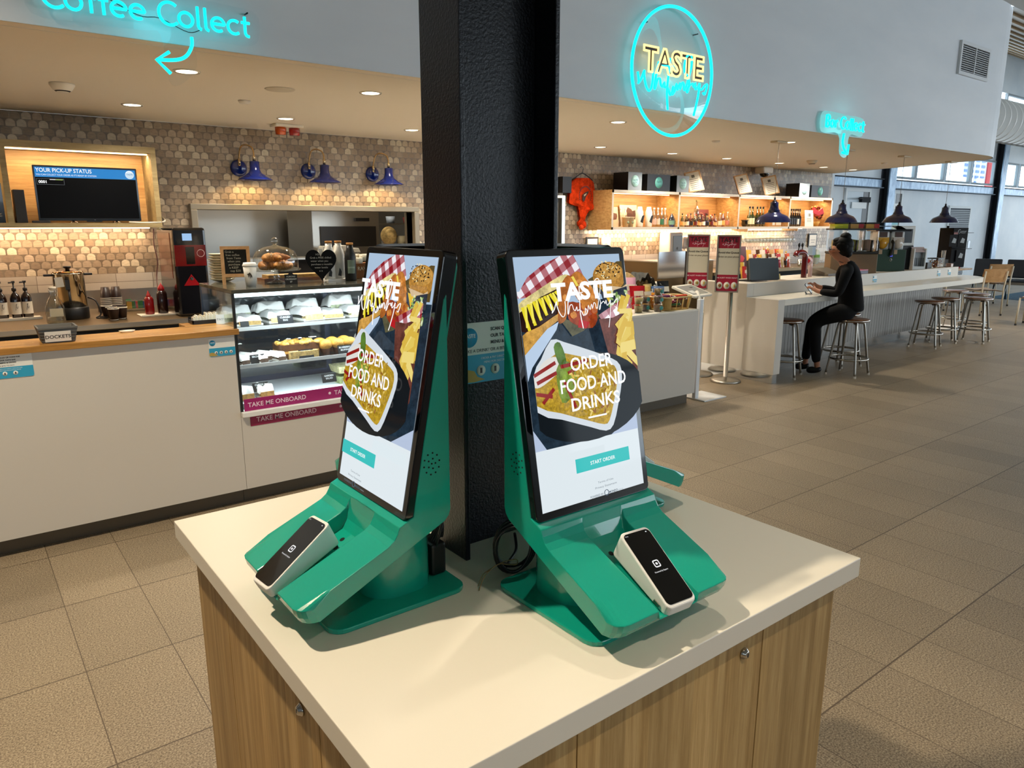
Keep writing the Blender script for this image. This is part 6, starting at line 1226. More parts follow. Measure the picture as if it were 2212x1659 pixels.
# green slush machine
t = thing('slush_machine', 'green twin bowl slush machine with black hood on the bar', 'slush machine', (10.27, 5.0, zb)); x0 = 9.98; t.rotation_euler = (0, 0, D(-42)); t.scale = (.70, .75, .96); t.location.x = 10.25; t.location.y = 4.93
MB().box(x0, x0 + .58, 4.80, 5.2, zb, zb + .30, 'satin', '0f3a24').box(x0 + .575, x0 + .585, 4.8, 5.2, zb, zb + .3, 'satin', '0c0c0c').build('cabinet', t, bev=.012)
m = MB().sheet(lambda u, v: (x0 - .03 + u * .66, 4.78 + v * .42, zb + .575 + .055 * math.sin(math.pi * min(1, .15 + u * .9)) + .012 * math.sin(u * 12)), 24, 4, 'gloss', '0c0c0d').box(x0 - .03, x0 + .63, 4.78, 5.2, zb + .555, zb + .58, 'gloss', '0c0c0d'); m.build('hood', t)
for k in range(2):
    a = x0 + .02 + k * .28; b = MB().box(a, a + .24, 4.84, 5.16, zb + .30, zb + .555, 'satin', 'e2e6e6').build('bowl_frame', t, bev=.02); MB().ell((a + .12, 4.86, zb + .39), .105, .09, .085, 'gloss', ('d09a28', 'c9bfb4')[k]).box(a + .02, a + .22, 4.80, 4.84, zb + .39, zb + .47, 'gloss', ('d9a83a', 'd2cac2')[k]).build('slush', b)
    MB().box(a + .06, a + .19, 4.825, 4.842, zb + .475, zb + .545, 'satin', '4a2e22').build('picture_label', b); MB().tube(crom([(a + .0, 4.80, zb + .42), (a + .01, 4.76, zb + .38), (a + .0, 4.77, zb + .28), (a - .02, 4.78, zb + .22)], 4), .026, 'satin', '0d0b0b', 8).build('tap', b)
    MB().box(a + .05, a + .11, 4.79, 4.80, zb + .24, zb + .30, 'satin', 'b59a7a').box(a - .01, a + .03, 4.79, 4.8, zb + .205, zb + .225, 'screen', '5a5ae0').lathe([(.02, 0), (.02, .004), (.014, .004)], (a + .01, 4.80, zb + .16), 12, 'metal', 'b8b4a8', True, (0, -1, 0), cap=False).build('control', b)
t = thing('side_display', 'white framed drink display standing right of the slush machine', 'display', (10.73, 4.9, zb)); t.rotation_euler = (0, 0, D(-35)); t.scale = (.8, .9, 1); MB().box(10.60, 10.86, 4.86, 4.95, zb + .33, zb + .60, 'satin', 'e9ebe8').box(10.60, 10.86, 4.86, 4.95, zb, zb + .33, 'satin', '17181a').build('housing', t, bev=.01); MB().box(10.655, 10.81, 4.855, 4.86, zb + .37, zb + .56, 'gloss', '454b52').build('picture', t)
t = thing('cup_dispenser', 'clear fronted white cup dispenser with straws on the bar', 'dispenser', (10.84, 4.82, zb)); t.rotation_euler = (0, 0, D(-30)); t.scale = (.8, 1, .98); t.location.x = 10.80; t.location.y = 4.74; MB().box(10.72, 10.96, 4.78, 4.855, zb, zb + .05, 'satin', 'd8dad8').box(10.72, 10.74, 4.78, 4.855, zb + .05, zb + .30, 'satin', 'dfe2e0').box(10.94, 10.96, 4.78, 4.855, zb + .05, zb + .3, 'satin', 'dfe2e0').box(10.72, 10.96, 4.84, 4.855, zb + .05, zb + .30, 'satin', '8f979c').add([(10.72, 4.78, zb + .25), (10.96, 4.78, zb + .25), (10.96, 4.855, zb + .32), (10.72, 4.855, zb + .32)], [(0, 1, 2, 3)], 'satin', 'c9b8b8').build('housing', t)
for k in range(5): MB().tube([(10.76 + k * .04, 4.80, zb + .05), (10.76 + k * .04, 4.80, zb + .17)], .005, 'satin', '3a3f44', 6).build('straw', t)
tag(MB().box(11.12, 11.26, 4.74, 4.77, zb, zb + .09, 'satin', '0e0e10').build('black_card', org=(11.19, 4.75, zb)), 'small plain black card stand on the bar right of the cup dispenser', 'card stand')
t = thing('nut_jar', 'square jar of mixed nuts on the bar', 'jar', (11.42, 4.76, zb)); m = MB()
for k in range(90): m.ell((11.33 + .17 * rnd.random(), 4.70 + .12 * rnd.random(), zb + .015 + .105 * rnd.random()), .013, .011, .009, 'food', ('a0522c', '7a3a1c', 'd8b07a', 'c8803c')[k % 4], 6, 4)
m.build('nuts', t)['kind'] = 'stuff'; MB().box(11.32, 11.51, 4.69, 4.83, zb, zb + .135, 'glass').build('jar_wall', t); MB().box(11.315, 11.515, 4.685, 4.835, zb + .135, zb + .15, 'satin', '15130f').build('lid', t)
t = thing('straw_holder', 'clear holder of white straws and dark napkins on the bar', 'holder', (11.62, 4.76, zb)); MB().box(11.55, 11.69, 4.70, 4.82, zb, zb + .12, 'acrylic').build('holder_wall', t)
for k in range(9): MB().tube([(11.57 + .013 * k, 4.74 + .01 * (k % 3), zb + .01), (11.545 + .02 * k, 4.74 + .01 * (k % 3), zb + .25)], .0045, 'satin', 'e6e2da', 6).build('straw', t)
MB().box(11.58, 11.67, 4.765, 4.80, zb + .01, zb + .22, 'satin', '121214').build('napkins', t)
tag(MB().box(11.72, 11.80, 4.67, 4.74, zb, zb + .06, 'satin', 'b08a7a').box(11.73, 11.79, 4.668, 4.67, zb + .01, zb + .05, 'satin', 'e8dcd4').build('sachet_box', org=(11.76, 4.7, zb)), 'small pinkish sachet box at the far end of the bar', 'box')
t = thing('display_rack', 'tall black revolving rack of travel gear at the far bar end', 'rack', (11.98, 4.86, zb)); rx, ry = 11.98, 4.88; A = facing((rx - .15, ry - .13, zb), (-.45, -1))
MB().lathe([(.17, -.03), (.17, 0), (.02, .012), (.018, .60), (0, .60)], (rx, ry, zb), 24, 'satin', '0c0c0e').build('pole', t); MB().at(A).box(.02, .28, .0, .57, -.26, 0, 'hair', '08080a').build('core', t, bev=.004)
q = MB().at(A); q.text('Gear', .085, Matrix.Translation((.17, .49, .002)), 'satin', '8f969a', 'CENTER', .0, .9); q.box(.03, .10, .48, .51, .001, .002, 'satin', 'b06a62'); q.build('header', t)
for k, (a, b) in enumerate(((.10, .30), (.10, .08), (-.05, .30))):
    MB().at(A).box(a, a + .14, b, b + .17, .002, .018, 'hair', '0b0b0d').prism([(a + .04, b + .06), (a + .11, b + .05), (a + .12, b + .11), (a + .07, b + .13)], .018, .019, 'z', 'satin', '8d9497').build('hanging_pack', t)
for b in (.30, .08): MB().at(A).box(.285, .30, b, b + .17, -.2, -.06, 'satin', '8a979d').build('hanging_pack', t)
for b in (.50, .27): MB().at(A).tube([(-.07, b, .02), (.36, b, .02)], .004, 'metal', '2a2a2c', 6).build('hook_rail', t)
# ================================================================ BACK OF THE BAR
SX0, SX1, SY, SZ0, SZ1 = 6.95, 12.30, 6.92, 1.552, 2.062
t = thing('bar_shelf', 'long lit oak wall shelf of four bays behind the bar', 'shelf', (9.6, 7.15, SZ0))
MB().box(SX0, SX1, YW - .03, YW - .001, SZ0, SZ1, 'oak_shelf').build('back_panel', t); MB().box(SX0, SX1, SY, YW - .03, SZ0, SZ0 + .035, 'oak_shelf').build('bottom_board', t); MB().box(SX0, SX1, SY, YW - .03, SZ1 - .035, SZ1, 'oak_shelf').build('top_board', t)
DV = (SX0, 8.26, 9.64, 11.0, SX1 - .03)
for x in DV: MB().box(x, x + .03, SY, YW - .03, SZ0 + .035, SZ1 - .035, 'oak_shelf').build('divider', t)
for x in DV: MB().box(x, x + .03, SY - .004, SY, SZ0, SZ1, 'satin', 'cfc2ae').build('edge_strip', t)
MB().box(SX0, SX1, SY - .004, SY, SZ0, SZ0 + .035, 'satin', 'cfc2ae').box(SX0, SX1, SY - .004, SY, SZ1 - .035, SZ1, 'satin', 'cfc2ae').build('front_edging', t)
for i in range(4):
    a, b = DV[i] + .06, DV[i + 1] - .06; MB().box(a, b, SY + .12, SY + .135, SZ1 - .045, SZ1 - .035, 'lamp', 'ffd39a').build('light_strip', t)
    light('AREA', 'bay_light', ((a + b) / 2, SY + .13, SZ1 - .048), 8.5, WARM, ((a + b) / 2, SY + .28, SZ0), shape='RECTANGLE', size=b - a, size_y=.02)
MB().box(SX0 + .1, SX1 - .3, YW - .09, YW - .075, SZ0 - .010, SZ0, 'lamp', 'ffd0a0').build('under_strip', t)
light('AREA', 'under_shelf_light', (9.3, YW - .11, SZ0 - .013), 62, (1, .72, .50), (9.3, YW - .02, .9), shape='RECTANGLE', size=4.6, size_y=.02)
zs = SZ0 + .0355
def bottle(x, y, z, h, r, mat, c, lab, grp, neck=.35, capc='c9a24a', label=None):
    t = thing('bottle', lab, 'bottle', (x, y, z), grp)
    MB().lathe([(r * .92, 0), (r, .006), (r, h * (1 - neck - .12)), (r * .8, h * (1 - neck - .03)), (r * .36, h * (1 - neck + .04)), (r * .34, h * .93), (0, h * .93)], (x, y, z), 14, mat, c).build('bottle_body', t)
    MB().lathe([(r * .40, h * .90), (r * .40, h), (0, h)], (x, y, z), 12, 'satin', capc).build('cap', t)
    if label: MB().lathe([(r * 1.02, h * .12), (r * 1.02, h * .42)], (x, y, z), 14, 'satin', label, cap=False).build('paper_label', t)
ordn = ('first', 'second', 'third', 'fourth', 'fifth', 'sixth', 'seventh', 'eighth', 'ninth', 'tenth', 'eleventh', 'twelfth', 'thirteenth', 'fourteenth', 'fifteenth', 'sixteenth', 'seventeenth', 'eighteenth', 'nineteenth', 'twentieth', 'twenty-first', 'twenty-second')
# bay one
def leaning(nm, x, w, h, lab, cat, colors, z=zs, y=7.28, tilt=-8, grp=None):
    t = thing(nm, lab, cat, (x, y, z), grp); A = facing((x - w / 2, y - .03, z), (0, -1)) @ Matrix.Rotation(D(tilt), 4, 'X'); MB().at(A).box(0, w, 0, h, -.006, 0, 'satin', colors[0]).build('board', t); m = MB().at(A)
    r = random.Random(int(x * 100))
    for k in range(4): cx, cy = w * (.25 + .5 * r.random()), h * (.3 + .4 * r.random()); m.prism([(cx + w * .3 * (.5 + .5 * r.random()) * math.cos(a), cy + h * .28 * (.5 + .5 * r.random()) * math.sin(a)) for a in (0, .9, 2, 3, 4.2, 5.3)], .0005 + k * .0006, .001 + k * .0006, 'z', 'satin', colors[1 + k % (len(colors) - 1)])
    m.build('picture', t)
leaning('picture_board', 7.26, .34, .27, 'mountain picture board leaning at the left end of the bar shelf', 'picture', ('d8c0a8', '6a4636', '8a5a44', 'c08a4a')); leaning('picture_board', 7.64, .34, .30, 'picture board with a bare tree behind the white bottles', 'picture', ('e0cdb4', '4a2c1c', '5c3a28', 'd8b088'))
for i, x in enumerate((7.33, 7.42)):
    t = thing('pail', 'small cream pail on the bar shelf, ' + ('left', 'right')[i] + ' one', 'pail', (x, 7.03, zs), 'cream pails'); MB().lathe([(.038, 0), (.052, .125), (.055, .125), (.055, .132), (0, .128)], (x, 7.03, zs), 18, 'satin', 'e4dab8').build('pail_wall', t); MB().at(facing((x, 6.984, zs + .06), (-.3, -1))).lathe([(.018, 0), (.018, .003), (0, .003)], (0, 0, 0), 14, 'satin', '7f8a6c').build('emblem', t)
for i, x in enumerate((7.62, 7.80)):
    t = thing('bottle', 'white bottle with black leaf motif on the bar shelf, ' + ('left', 'right')[i] + ' one', 'bottle', (x, 7.05, zs), 'white motif bottles'); MB().lathe([(.045, 0), (.048, .01), (.048, .20), (.035, .235), (.028, .27), (0, .27)], (x, 7.05, zs), 18, 'satin', 'ece4d4').build('bottle_body', t); MB().at(facing((x, 7.0, zs + .1), (-.3, -1))).prism([(-.03, -.03), (.0, .05), (.03, .06), (.01, -.05)], 0, .003, 'z', 'satin', '1a1512').build('motif', t)
for i, x in enumerate((7.92, 8.0, 8.08, 8.15)): bottle(x, 7.06, zs, .26, .033, 'bottle_glass', 'ffffff', 'clear spirit bottle in the first bay, ' + ordn[i] + ' of the four', 'clear spirit bottles', .3, 'e8e0d0', ('c9a690', 'd0b8a0', '2f6a4a', 'c0a890')[i])
for i, x in enumerate((7.36, 7.45)): bottle(x, 7.16, zs, .25, .028, 'bottle_glass', 'ffffff', 'clear bottle behind the cream pails, ' + ('left', 'right')[i] + ' one', 'bottles behind the pails', .3, 'ece6da')
t = thing('bottle', 'deep blue bottle with pale green base, right of the clear spirits', 'bottle', (8.17 + .06, 7.02, zs)); MB().lathe([(.03, 0), (.045, .05), (.045, .10), (.02, .16), (0, .19)], (8.225, 7.0, zs), 18, 'blue_glass').lathe([(.046, .03), (.046, .09)], (8.225, 7.0, zs), 18, 'satin', '6f9a8a', cap=False).build('bottle_body', t)
# bay two: mixed spirits
bm = ['amber_glass', 'green_glass', 'bottle_glass', 'satin', 'amber_glass', 'gloss']; bc = ['ffffff', 'ffffff', 'ffffff', '5c1a12', 'ffffff', '14100c']; bl = ['d8b070', 'e4d8b0', '6a1c1c', 'd8c090', '1c1a18', 'c9a040', 'e8e0cc', '3a4a8a']
for i in range(18):
    x = 8.50 + i * .0465; y = 7.02 + .06 * (i % 2); k = (i * 5 + 2) % 6
    bottle(x, y, zs, .16 + .03 * ((i * 7) % 4) / 3, .022, bm[k], bc[k], 'small liqueur bottle in the second bay, ' + ordn[i] + ' from its left side', 'small bottles in the second bay', .35, ('c9a24a', '1a1512', 'b0302a', 'd8d0c0')[i % 4], bl[(i * 3) % 8])
bottle(9.01, 7.2, zs + .12, .27, .04, 'bottle_glass', 'ffffff', 'tall clear bottle standing above the small ones in the second bay', None, .4, '8a7a4a')
tag(MB().box(8.9, 9.12, 7.14, 7.28, zs, zs + .12, 'satin', '2a2520').build('riser', org=(9.0, 7.2, zs)), 'dark riser block under the tall clear bottle in the second bay', 'riser')
leaning('picture_board', 9.30, .26, .26, 'reddish picture board leaning at the right of the second bay', 'picture', ('7a3a3a', '4a1c20', 'a86a5a', '2a1014'), y=7.3)
for i, x in enumerate((9.36, 9.43, 9.54)): bottle(x, 7.03, zs, (.20, .22, .22)[i], .03, ('bottle_glass', 'amber_glass', 'bottle_glass')[i], 'ffffff', ('white labelled bottle', 'orange capped bottle', 'pale rose bottle')[i] + ' at the right end of the second bay', 'bottles at the end of bay two', .3, ('d8d0c0', 'd89a28', 'e8e2d8')[i], ('e0d4b8', 'd8a850', 'c9806a')[i])
# bay three: wine bottles and boxes
for i, x in enumerate((10.12, 10.20, 10.32, 10.40, 10.48)): bottle(x, 7.05, zs, .31, .037, 'green_glass', 'ffffff', 'wine bottle in the third bay, ' + ordn[i] + ' of the five', 'wine bottles in bay three', .42, '17110e', ('d8d4a8', 'd8d4a8', '18140f', '14100e', '17120f')[i])
tag(MB().lathe([(.03, 0), (.05, .03), (.045, .08), (.06, .10), (0, .10)], (9.98, 7.03, zs), 16, 'gloss', '120e0c').build('mug', org=(9.98, 7.03, zs)), 'small black cup at the left of the third bay', 'cup')
for i, (x0, x1) in enumerate(((10.55, 10.90),)):
    t = thing('carton', 'orange brown cardboard carton in the third bay under the pendant', 'carton', (10.72, 7.1, zs)); MB().box(x0, x1, 6.98, 7.2, zs, zs + .27, 'matte', 'b07a3c').build('carton_box', t); MB().box(x0 + .1, x0 + .17, 6.978, 6.98, zs + .02, zs + .10, 'satin', 'd8c8b0').box(x0 + .2, x0 + .34, 6.978, 6.98, zs + .02, zs + .1, 'satin', 'd8c09a').build('label', t)
# bay four
for i in range(6): bottle(11.22 + .062 * i, 7.05, zs, .29, .033, 'gloss', '0f0d0c', 'dark wine bottle in the fourth bay, ' + ordn[i] + ' of the six', 'dark wine bottles', .4, '0c0a0a', ('14100e', '181412', '14100e', '1a1613', 'd8d0c0', '16120f')[i])
t = thing('notice_card', 'white notice card headed 18 in the fourth bay', 'notice', (11.72, 6.99, zs)); A = facing((11.60, 6.98, zs), (-.15, -1)) @ Matrix.Rotation(D(-6), 4, 'X'); MB().at(A).box(0, .21, 0, .27, -.004, 0, 'satin', 'ded6c4').build('card', t); q = MB().at(A); q.text('18', .07, Matrix.Translation((.105, .165, .001)), 'satin', '2a2622', 'CENTER', .03)
for k in range(4): q.box(.05, .16, .13 - k * .018, .138 - k * .018, .0005, .001, 'satin', '8f887c')
q.build('print', t)
t = thing('dried_bouquet', 'dried bouquet with a big red bow at the right end of the bar shelf', 'bouquet', (12.02, 7.05, zs)); m = MB()
for k in range(120):
    a, b, l = rnd.random() * 2 * PI, rnd.random() * 1.1, .12 + .16 * rnd.random(); p = Vector((12.04 + l * .75 * math.cos(a) * math.sin(b), 7.06 + l * .5 * math.sin(a) * math.sin(b), zs + .06 + l * math.cos(b)))
    m.ell(p, .016, .014, .018, 'matte', ('7a2a18', '9c5a24', 'b8843a', '4a1a14', '8c1c1c')[k % 5], 6, 4)
m.build('flowers', t)['kind'] = 'stuff'; MB().at(facing((11.95, 6.95, zs + .17), (-.3, -1))).prism([(-.02, .0), (-.16, .05), (-.13, .15), (-.02, .08), (.06, .14), (.10, .04)], -.02, .02, 'z', 'satin', 'b0141a').build('bow', t, bev=.01); MB().lathe([(.05, 0), (.08, .08), (0, .08)], (12.04, 7.06, zs), 16, 'satin', 'b08a3a').build('pot', t)
# on top of the shelf
zt = SZ1
def logo_box(x0, x1, y0, y1, h, c, dark, lab):
    t = thing('gift_box', lab, 'box', ((x0 + x1) / 2, (y0 + y1) / 2, zt), 'boxes with the round logo'); MB().box(x0, x1, y0, y1, zt, zt + h, 'satin', c).build('box_body', t)
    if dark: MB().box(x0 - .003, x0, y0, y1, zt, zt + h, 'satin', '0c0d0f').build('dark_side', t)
    A = facing(((x0 + x1) / 2, y0, zt + h * .52), (0, -1)); m = MB().at(A).lathe([(.075, 0), (.075, .002), (0, .002)], (0, 0, 0), 26, 'satin', 'a9d4d0' if dark else '4f9a94'); m.text('TASTE', .036, Matrix.Translation((0, -.002, .0025)), 'satin', '3f6f74' if dark else '173a3c', 'CENTER', .02); script(m, Matrix.Translation((-.045, -.035, .003)), .09, .001, 'satin', '5f8f94', 4); m.build('round_logo', t)
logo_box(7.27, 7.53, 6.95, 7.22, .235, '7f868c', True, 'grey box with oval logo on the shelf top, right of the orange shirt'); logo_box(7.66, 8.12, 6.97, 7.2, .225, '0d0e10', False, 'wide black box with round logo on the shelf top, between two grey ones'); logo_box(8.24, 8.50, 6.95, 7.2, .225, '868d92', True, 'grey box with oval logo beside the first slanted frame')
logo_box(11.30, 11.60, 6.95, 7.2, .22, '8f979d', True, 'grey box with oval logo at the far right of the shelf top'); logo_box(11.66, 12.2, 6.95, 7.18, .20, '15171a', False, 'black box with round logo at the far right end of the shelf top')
for x, rz, lab in ((8.72, -35, 'slanted wooden framed certificate on the shelf top, beside the grey logo box'), (9.90, -22, 'slanted wooden framed certificate on the shelf top, middle one'), (10.58, -48, 'slanted wooden framed certificate on the shelf top, half behind the pendant cord')):
    t = thing('framed_certificate', lab, 'certificate', (x, 7.08, zt), 'slanted frames on the shelf top'); A = facing((x - .12, 7.02, zt), (math.sin(D(rz)), -1)) @ Matrix.Rotation(D(12), 4, 'Z') @ Matrix.Rotation(D(-18), 4, 'X'); w, h = .235, .30; m = MB().at(A)
    for a, b, c, d in ((0, w, 0, .018), (0, w, h - .018, h), (0, .018, .018, h - .018), (w - .018, w, .018, h - .018)): m.box(a, b, c, d, -.012, .004, 'chair_ply')
    m.build('frame', t); g = MB().at(A).box(.018, w - .018, .018, h - .018, -.006, 0, 'satin', 'd4ccb8').build('certificate', t); q = MB().at(A).box(w * .4, w * .6, h * .68, h * .82, .0005, .001, 'satin', '5a5448')
    for k in range(6): q.box(w * .22, w * .78, h * .6 - k * .028, h * .6 - k * .028 + .008, .0005, .001, 'satin', '6a6456')
    q.build('print', g); MB().at(A).box(w * .3, w * .5, .01, .16, -.12, -.10, 'satin', '14120f').build('easel_leg', t)
# hanging wine glasses
def glass_at(x, y, k, lab): 
    global wg
    prof = [(.033, -.002), (.034, -.004), (.006, -.012), (.0045, -.075), (.012, -.085), (.034, -.115), (.037, -.14), (.030, -.185)]
    if k == 0: wg = tag(MB().lathe(prof, (0, 0, 0), 14, 'bottle_glass', cap=False).build('wine_glass', org=(0, 0, 0)), lab, 'glass', 'wine glasses hanging under the bar shelf'); o = wg
    else: o = wg.copy(); COL.objects.link(o); o['label'] = lab
    o.location = (x, y, SZ0 - .035)
k = 0
for row, y in enumerate((7.0, 7.09, 7.18)):
    for i in range(15): glass_at(10.0 + i * .092, y, k, 'upturned wine glass hanging in the rack under the bar shelf'); k += 1
t = thing('glass_rack', 'metal glass rack under the bar shelf holding upturned glasses', 'rack', (10.7, 7.08, SZ0)); m = MB()
for i in range(16): m.box(9.95 + i * .092 - .006, 9.95 + i * .092 + .006, 6.94, 7.24, SZ0 - .037, SZ0 - .028, 'metal', 'b8a890')
m.build('rails', t)
for x in (9.94, 11.33): MB().box(x, x + .012, 6.94, 7.24, SZ0 - .04, SZ0, 'metal', 'b8a890').build('hanger', t)
# dispensers and notices on the tiled wall
t = thing('towel_dispenser', 'white paper towel dispenser with grey front on the tiled wall', 'dispenser', (8.52, YW, 1.2)); MB().box(8.38, 8.67, 7.14, YW - .001, 1.17, 1.51, 'satin', 'e4d6c4').build('case', t, bev=.025); MB().box(8.44, 8.64, 7.13, 7.142, 1.18, 1.46, 'satin', '9ba0a2').build('front_panel', t, bev=.01); MB().at(facing((8.53, 7.128, 1.28), (0, -1))).lathe([(.02, 0), (.02, .002), (0, .002)], (0, 0, 0), 12, 'satin', '6d7476').build('emblem', t)
t = thing('soap_dispenser', 'small white soap dispenser right of the towel dispenser', 'dispenser', (8.86, YW, 1.28)); MB().box(8.74, 8.95, 7.2, YW - .001, 1.27, 1.45, 'satin', 'dfccba').build('case', t, bev=.03); MB().at(facing((8.85, 7.19, 1.28), (0, -1))).prism([(-.03, .13), (.03, .13), (.012, .02), (-.008, .02)], 0, .012, 'z', 'satin', '3f4848').build('lever', t)
for x0, x1, z0, z1, fr, lab in ((6.90, 7.13, 1.24, 1.455, '17140f', 'black framed white certificate on the tiled wall below the orange shirt'), (7.19, 7.36, 1.26, 1.45, 'cdb59c', 'pale framed notice on the tiled wall beside the black frame'), (12.35, 12.62, 1.22, 1.46, '14171a', 'black framed notice standing at the far end of the back bench')):
    t = thing('framed_notice', lab, 'notice', ((x0 + x1) / 2, YW - .01, z0)); y = YW - .014
    MB().box(x0, x1, y - .012, y, z0, z1, 'satin', fr).build('frame', t); q = MB().box(x0 + .025, x1 - .025, y - .014, y - .012, z0 + .025, z1 - .025, 'satin', 'e6dccc').build('notice', t)
    MB().box(x0 + .06, x1 - .06, y - .0148, y - .014, (z0 + z1) / 2, (z0 + z1) / 2 + .01, 'satin', '8a8278').box(x0 + .08, x1 - .08, y - .0148, y - .014, (z0 + z1) / 2 - .04, (z0 + z1) / 2 - .03, 'satin', '8a8278').build('print', q)
t = thing('wall_cabinet', 'steel edged glass door cabinet at the left end of the bar wall', 'cabinet', (5.9, YW - .2, 0)); MB().box(5.5, 6.15, 7.0, YW - .002, 0.0, 1.94, 'satin', '3a352c').build('carcass', t); MB().box(6.13, 6.18, 6.96, 7.0, .0, 1.94, 'metal', 'd8d8d0').build('edge_post', t); MB().box(5.5, 6.18, 6.96, YW, 1.94, 1.97, 'satin', 'e6e2da').build('top_cap', t)
tag(MB().box(6.40, 6.55, 7.26, YW - .001, 2.02, 2.22, 'satin', '0e0f11').build('speaker', org=(6.48, YW, 2.02)), 'black speaker box on the wall beside the column, left of the orange shirt', 'speaker')
# orange shirt on a hanger
t = thing('t_shirt', 'knotted orange T-shirt with dark print hanging on the tiled wall', 't-shirt', (6.78, YW - .06, 2.2)); O = [(-.10, 2.215), (-.03, 2.195), (.05, 2.195), (.12, 2.215), (.20, 2.17), (.245, 1.98), (.27, 1.83), (.19, 1.80), (.165, 1.90), (.12, 1.80), (.045, 1.72), (.02, 1.67), (.05, 1.62), (.01, 1.57), (-.05, 1.60), (-.065, 1.65), (-.02, 1.69), (-.06, 1.80), (-.10, 1.91), (-.135, 1.98), (-.17, 1.865), (-.245, 1.90), (-.235, 2.0), (-.20, 2.17)]
m = MB()
def shirt(u, v):
    zt_, zb_ = 2.215, 1.57; z = zt_ - v * (zt_ - zb_); L, R_ = [], []
    lo = hi = None
    for i in range(len(O)):
        (a, b), (c, d) = O[i], O[(i + 1) % len(O)]
        if (b - z) * (d - z) <= 0 and abs(b - d) > 1e-6: x = a + (c - a) * (z - b) / (d - b); lo = x if lo is None else min(lo, x); hi = x if hi is None else max(hi, x)
    if lo is None: lo, hi = -.02, .02
    x = lo + u * (hi - lo); bul = .03 + .045 * math.sin(PI * u) + .010 * math.sin(u * 23 + v * 5) * (0.4 + v)
    return (6.78 + x, YW - .035 - bul, z)
m.sheet(shirt, 26, 34, 'cloth', 'cf3a10'); m.sheet(lambda u, v: (shirt(u, v)[0], YW - .03, shirt(u, v)[2]), 20, 34, 'cloth', 'b02e0c'); sh = m.build('shirt', t)
MB().ell((6.775, YW - .095, 1.62), .05, .035, .055, 'cloth', 'c9340e').ell((6.74, YW - .1, 1.585), .04, .03, .035, 'cloth', 'd8421a').build('knot', t)
A = facing((6.78, YW - .118, 2.0), (0, -1)); q = MB().at(A)
for k in range(22): a = D(205 - k * 11); q.prism([(.115 * math.cos(a + b) * (1 if c else .86), .125 * math.sin(a + b) * (1 if c else .86) - .01) for b, c in ((-.06, 0), (-.06, 1), (.04, 1), (.04, 0))], 0, .002, 'z', 'satin', '2a1410')
q.prism([(-.055, -.06), (-.05, .0), (.0, .035), (.055, .05), (.05, .02), (.01, -.02), (-.01, -.07), (-.035, -.09)], 0, .003, 'z', 'satin', '3a2420'); q.prism([(-.03, .0), (.02, .025), (.01, .0), (-.02, -.02)], .003, .004, 'z', 'satin', 'c9b8a0'); q.build('print', sh)
MB().tube(crom([(6.60, YW - .06, 2.19), (6.70, YW - .06, 2.245), (6.77, YW - .06, 2.275), (6.85, YW - .06, 2.25), (6.96, YW - .06, 2.19)], 5), .007, 'satin', '17120f', 8).tube(crom([(6.77, YW - .06, 2.275), (6.78, YW - .06, 2.31), (6.80, YW - .05, 2.335), (6.78, YW - .04, 2.36), (6.75, YW - .03, 2.345)], 5), .004, 'satin', '17120f', 6).build('hanger', t)
# back bench of the bar
t = thing('bar_back_bench', 'dark fronted back bench with black top behind the bar', 'bench', (10, 6.9, 0)); MB().box(8.75, 12.6, 6.62, YW - .02, .90, .945, 'brown_steel').build('bench_top', t); MB().box(8.75, 12.6, 6.66, YW - .02, .08, .90, 'matte', '101214').build('cabinet', t)
for i in range(3): MB().box(9.55 + i * 1.0, 10.45 + i * 1.0, 6.652, 6.66, .2, .84, 'gloss', '24384a').build('fridge_door', t)
t = thing('ice_well', 'brown steel sink cabinet under the towel dispenser', 'cabinet', (8.2, 6.95, 0)); MB().box(7.62, 8.72, 6.62, YW - .02, .1, 1.12, 'brown_steel').build('carcass', t); MB().box(7.60, 8.74, 6.6, YW - .015, 1.12, 1.135, 'brushed_steel').build('top', t); MB().box(7.42, 7.96, 6.50, 6.52, .92, 1.27, 'mirror_kick').box(7.96, 7.98, 6.49, 6.53, .7, 1.27, 'satin', '3a2a1c').build('upright_panel', t); MB().box(7.62, 8.7, 6.612, 6.62, .6, 1.08, 'brown_steel').build('door', t)
PC = ('c9553a', 'd8a848', 'e2d6c4', '8a2a3c', '4a3020', 'c89a6a', '5a6a3a', 'b03848', 'e0c080', '2a1c18')
for i in range(22):
    x = 10.02 + .085 * (i % 11) + .02 * (i // 11); y = 6.78 + .14 * (i // 11); zz = .945 + .0
    if i % 3 == 0: bottle(x, y, zz, .22 + .03 * (i % 4), .028, ('amber_glass', 'bottle_glass', 'green_glass')[i % 3 if i % 2 else 1], 'ffffff', 'small bottle among the snacks on the back bench, ' + ordn[i] + ' along', 'bottles on the back bench', .35, ('d8a838', 'e0d8c8', 'a02a2a')[i % 3], PC[i % 10])
    else: packet(x, y, zz, .10, .15 + .07 * (i % 3), PC[i % 10], 'snack packet heaped on the back bench, ' + ordn[i] + ' along', -15, -12, 'snack packets on the back bench')
leaning('picture_board', 10.22, .34, .33, 'picture board of pink and orange fruit on the back bench', 'picture', ('4a1a14', 'd84a5a', 'e08a3a', 'c9384a'), .945, 7.25)
for i in range(7):
    x = 11.20 + .07 * i; o = MB().lathe([(.022, 0), (.030, .11), (.027, .11), (.021, .006), (0, .006)], (x, 6.78 + .05 * (i % 2), .945), 14, 'bottle_glass').build('tumbler', org=(x, 6.78 + .05 * (i % 2), .945)); tag(o, 'clear tumbler on the back bench, ' + ordn[i] + ' of the row', 'glass', 'tumblers on the back bench')
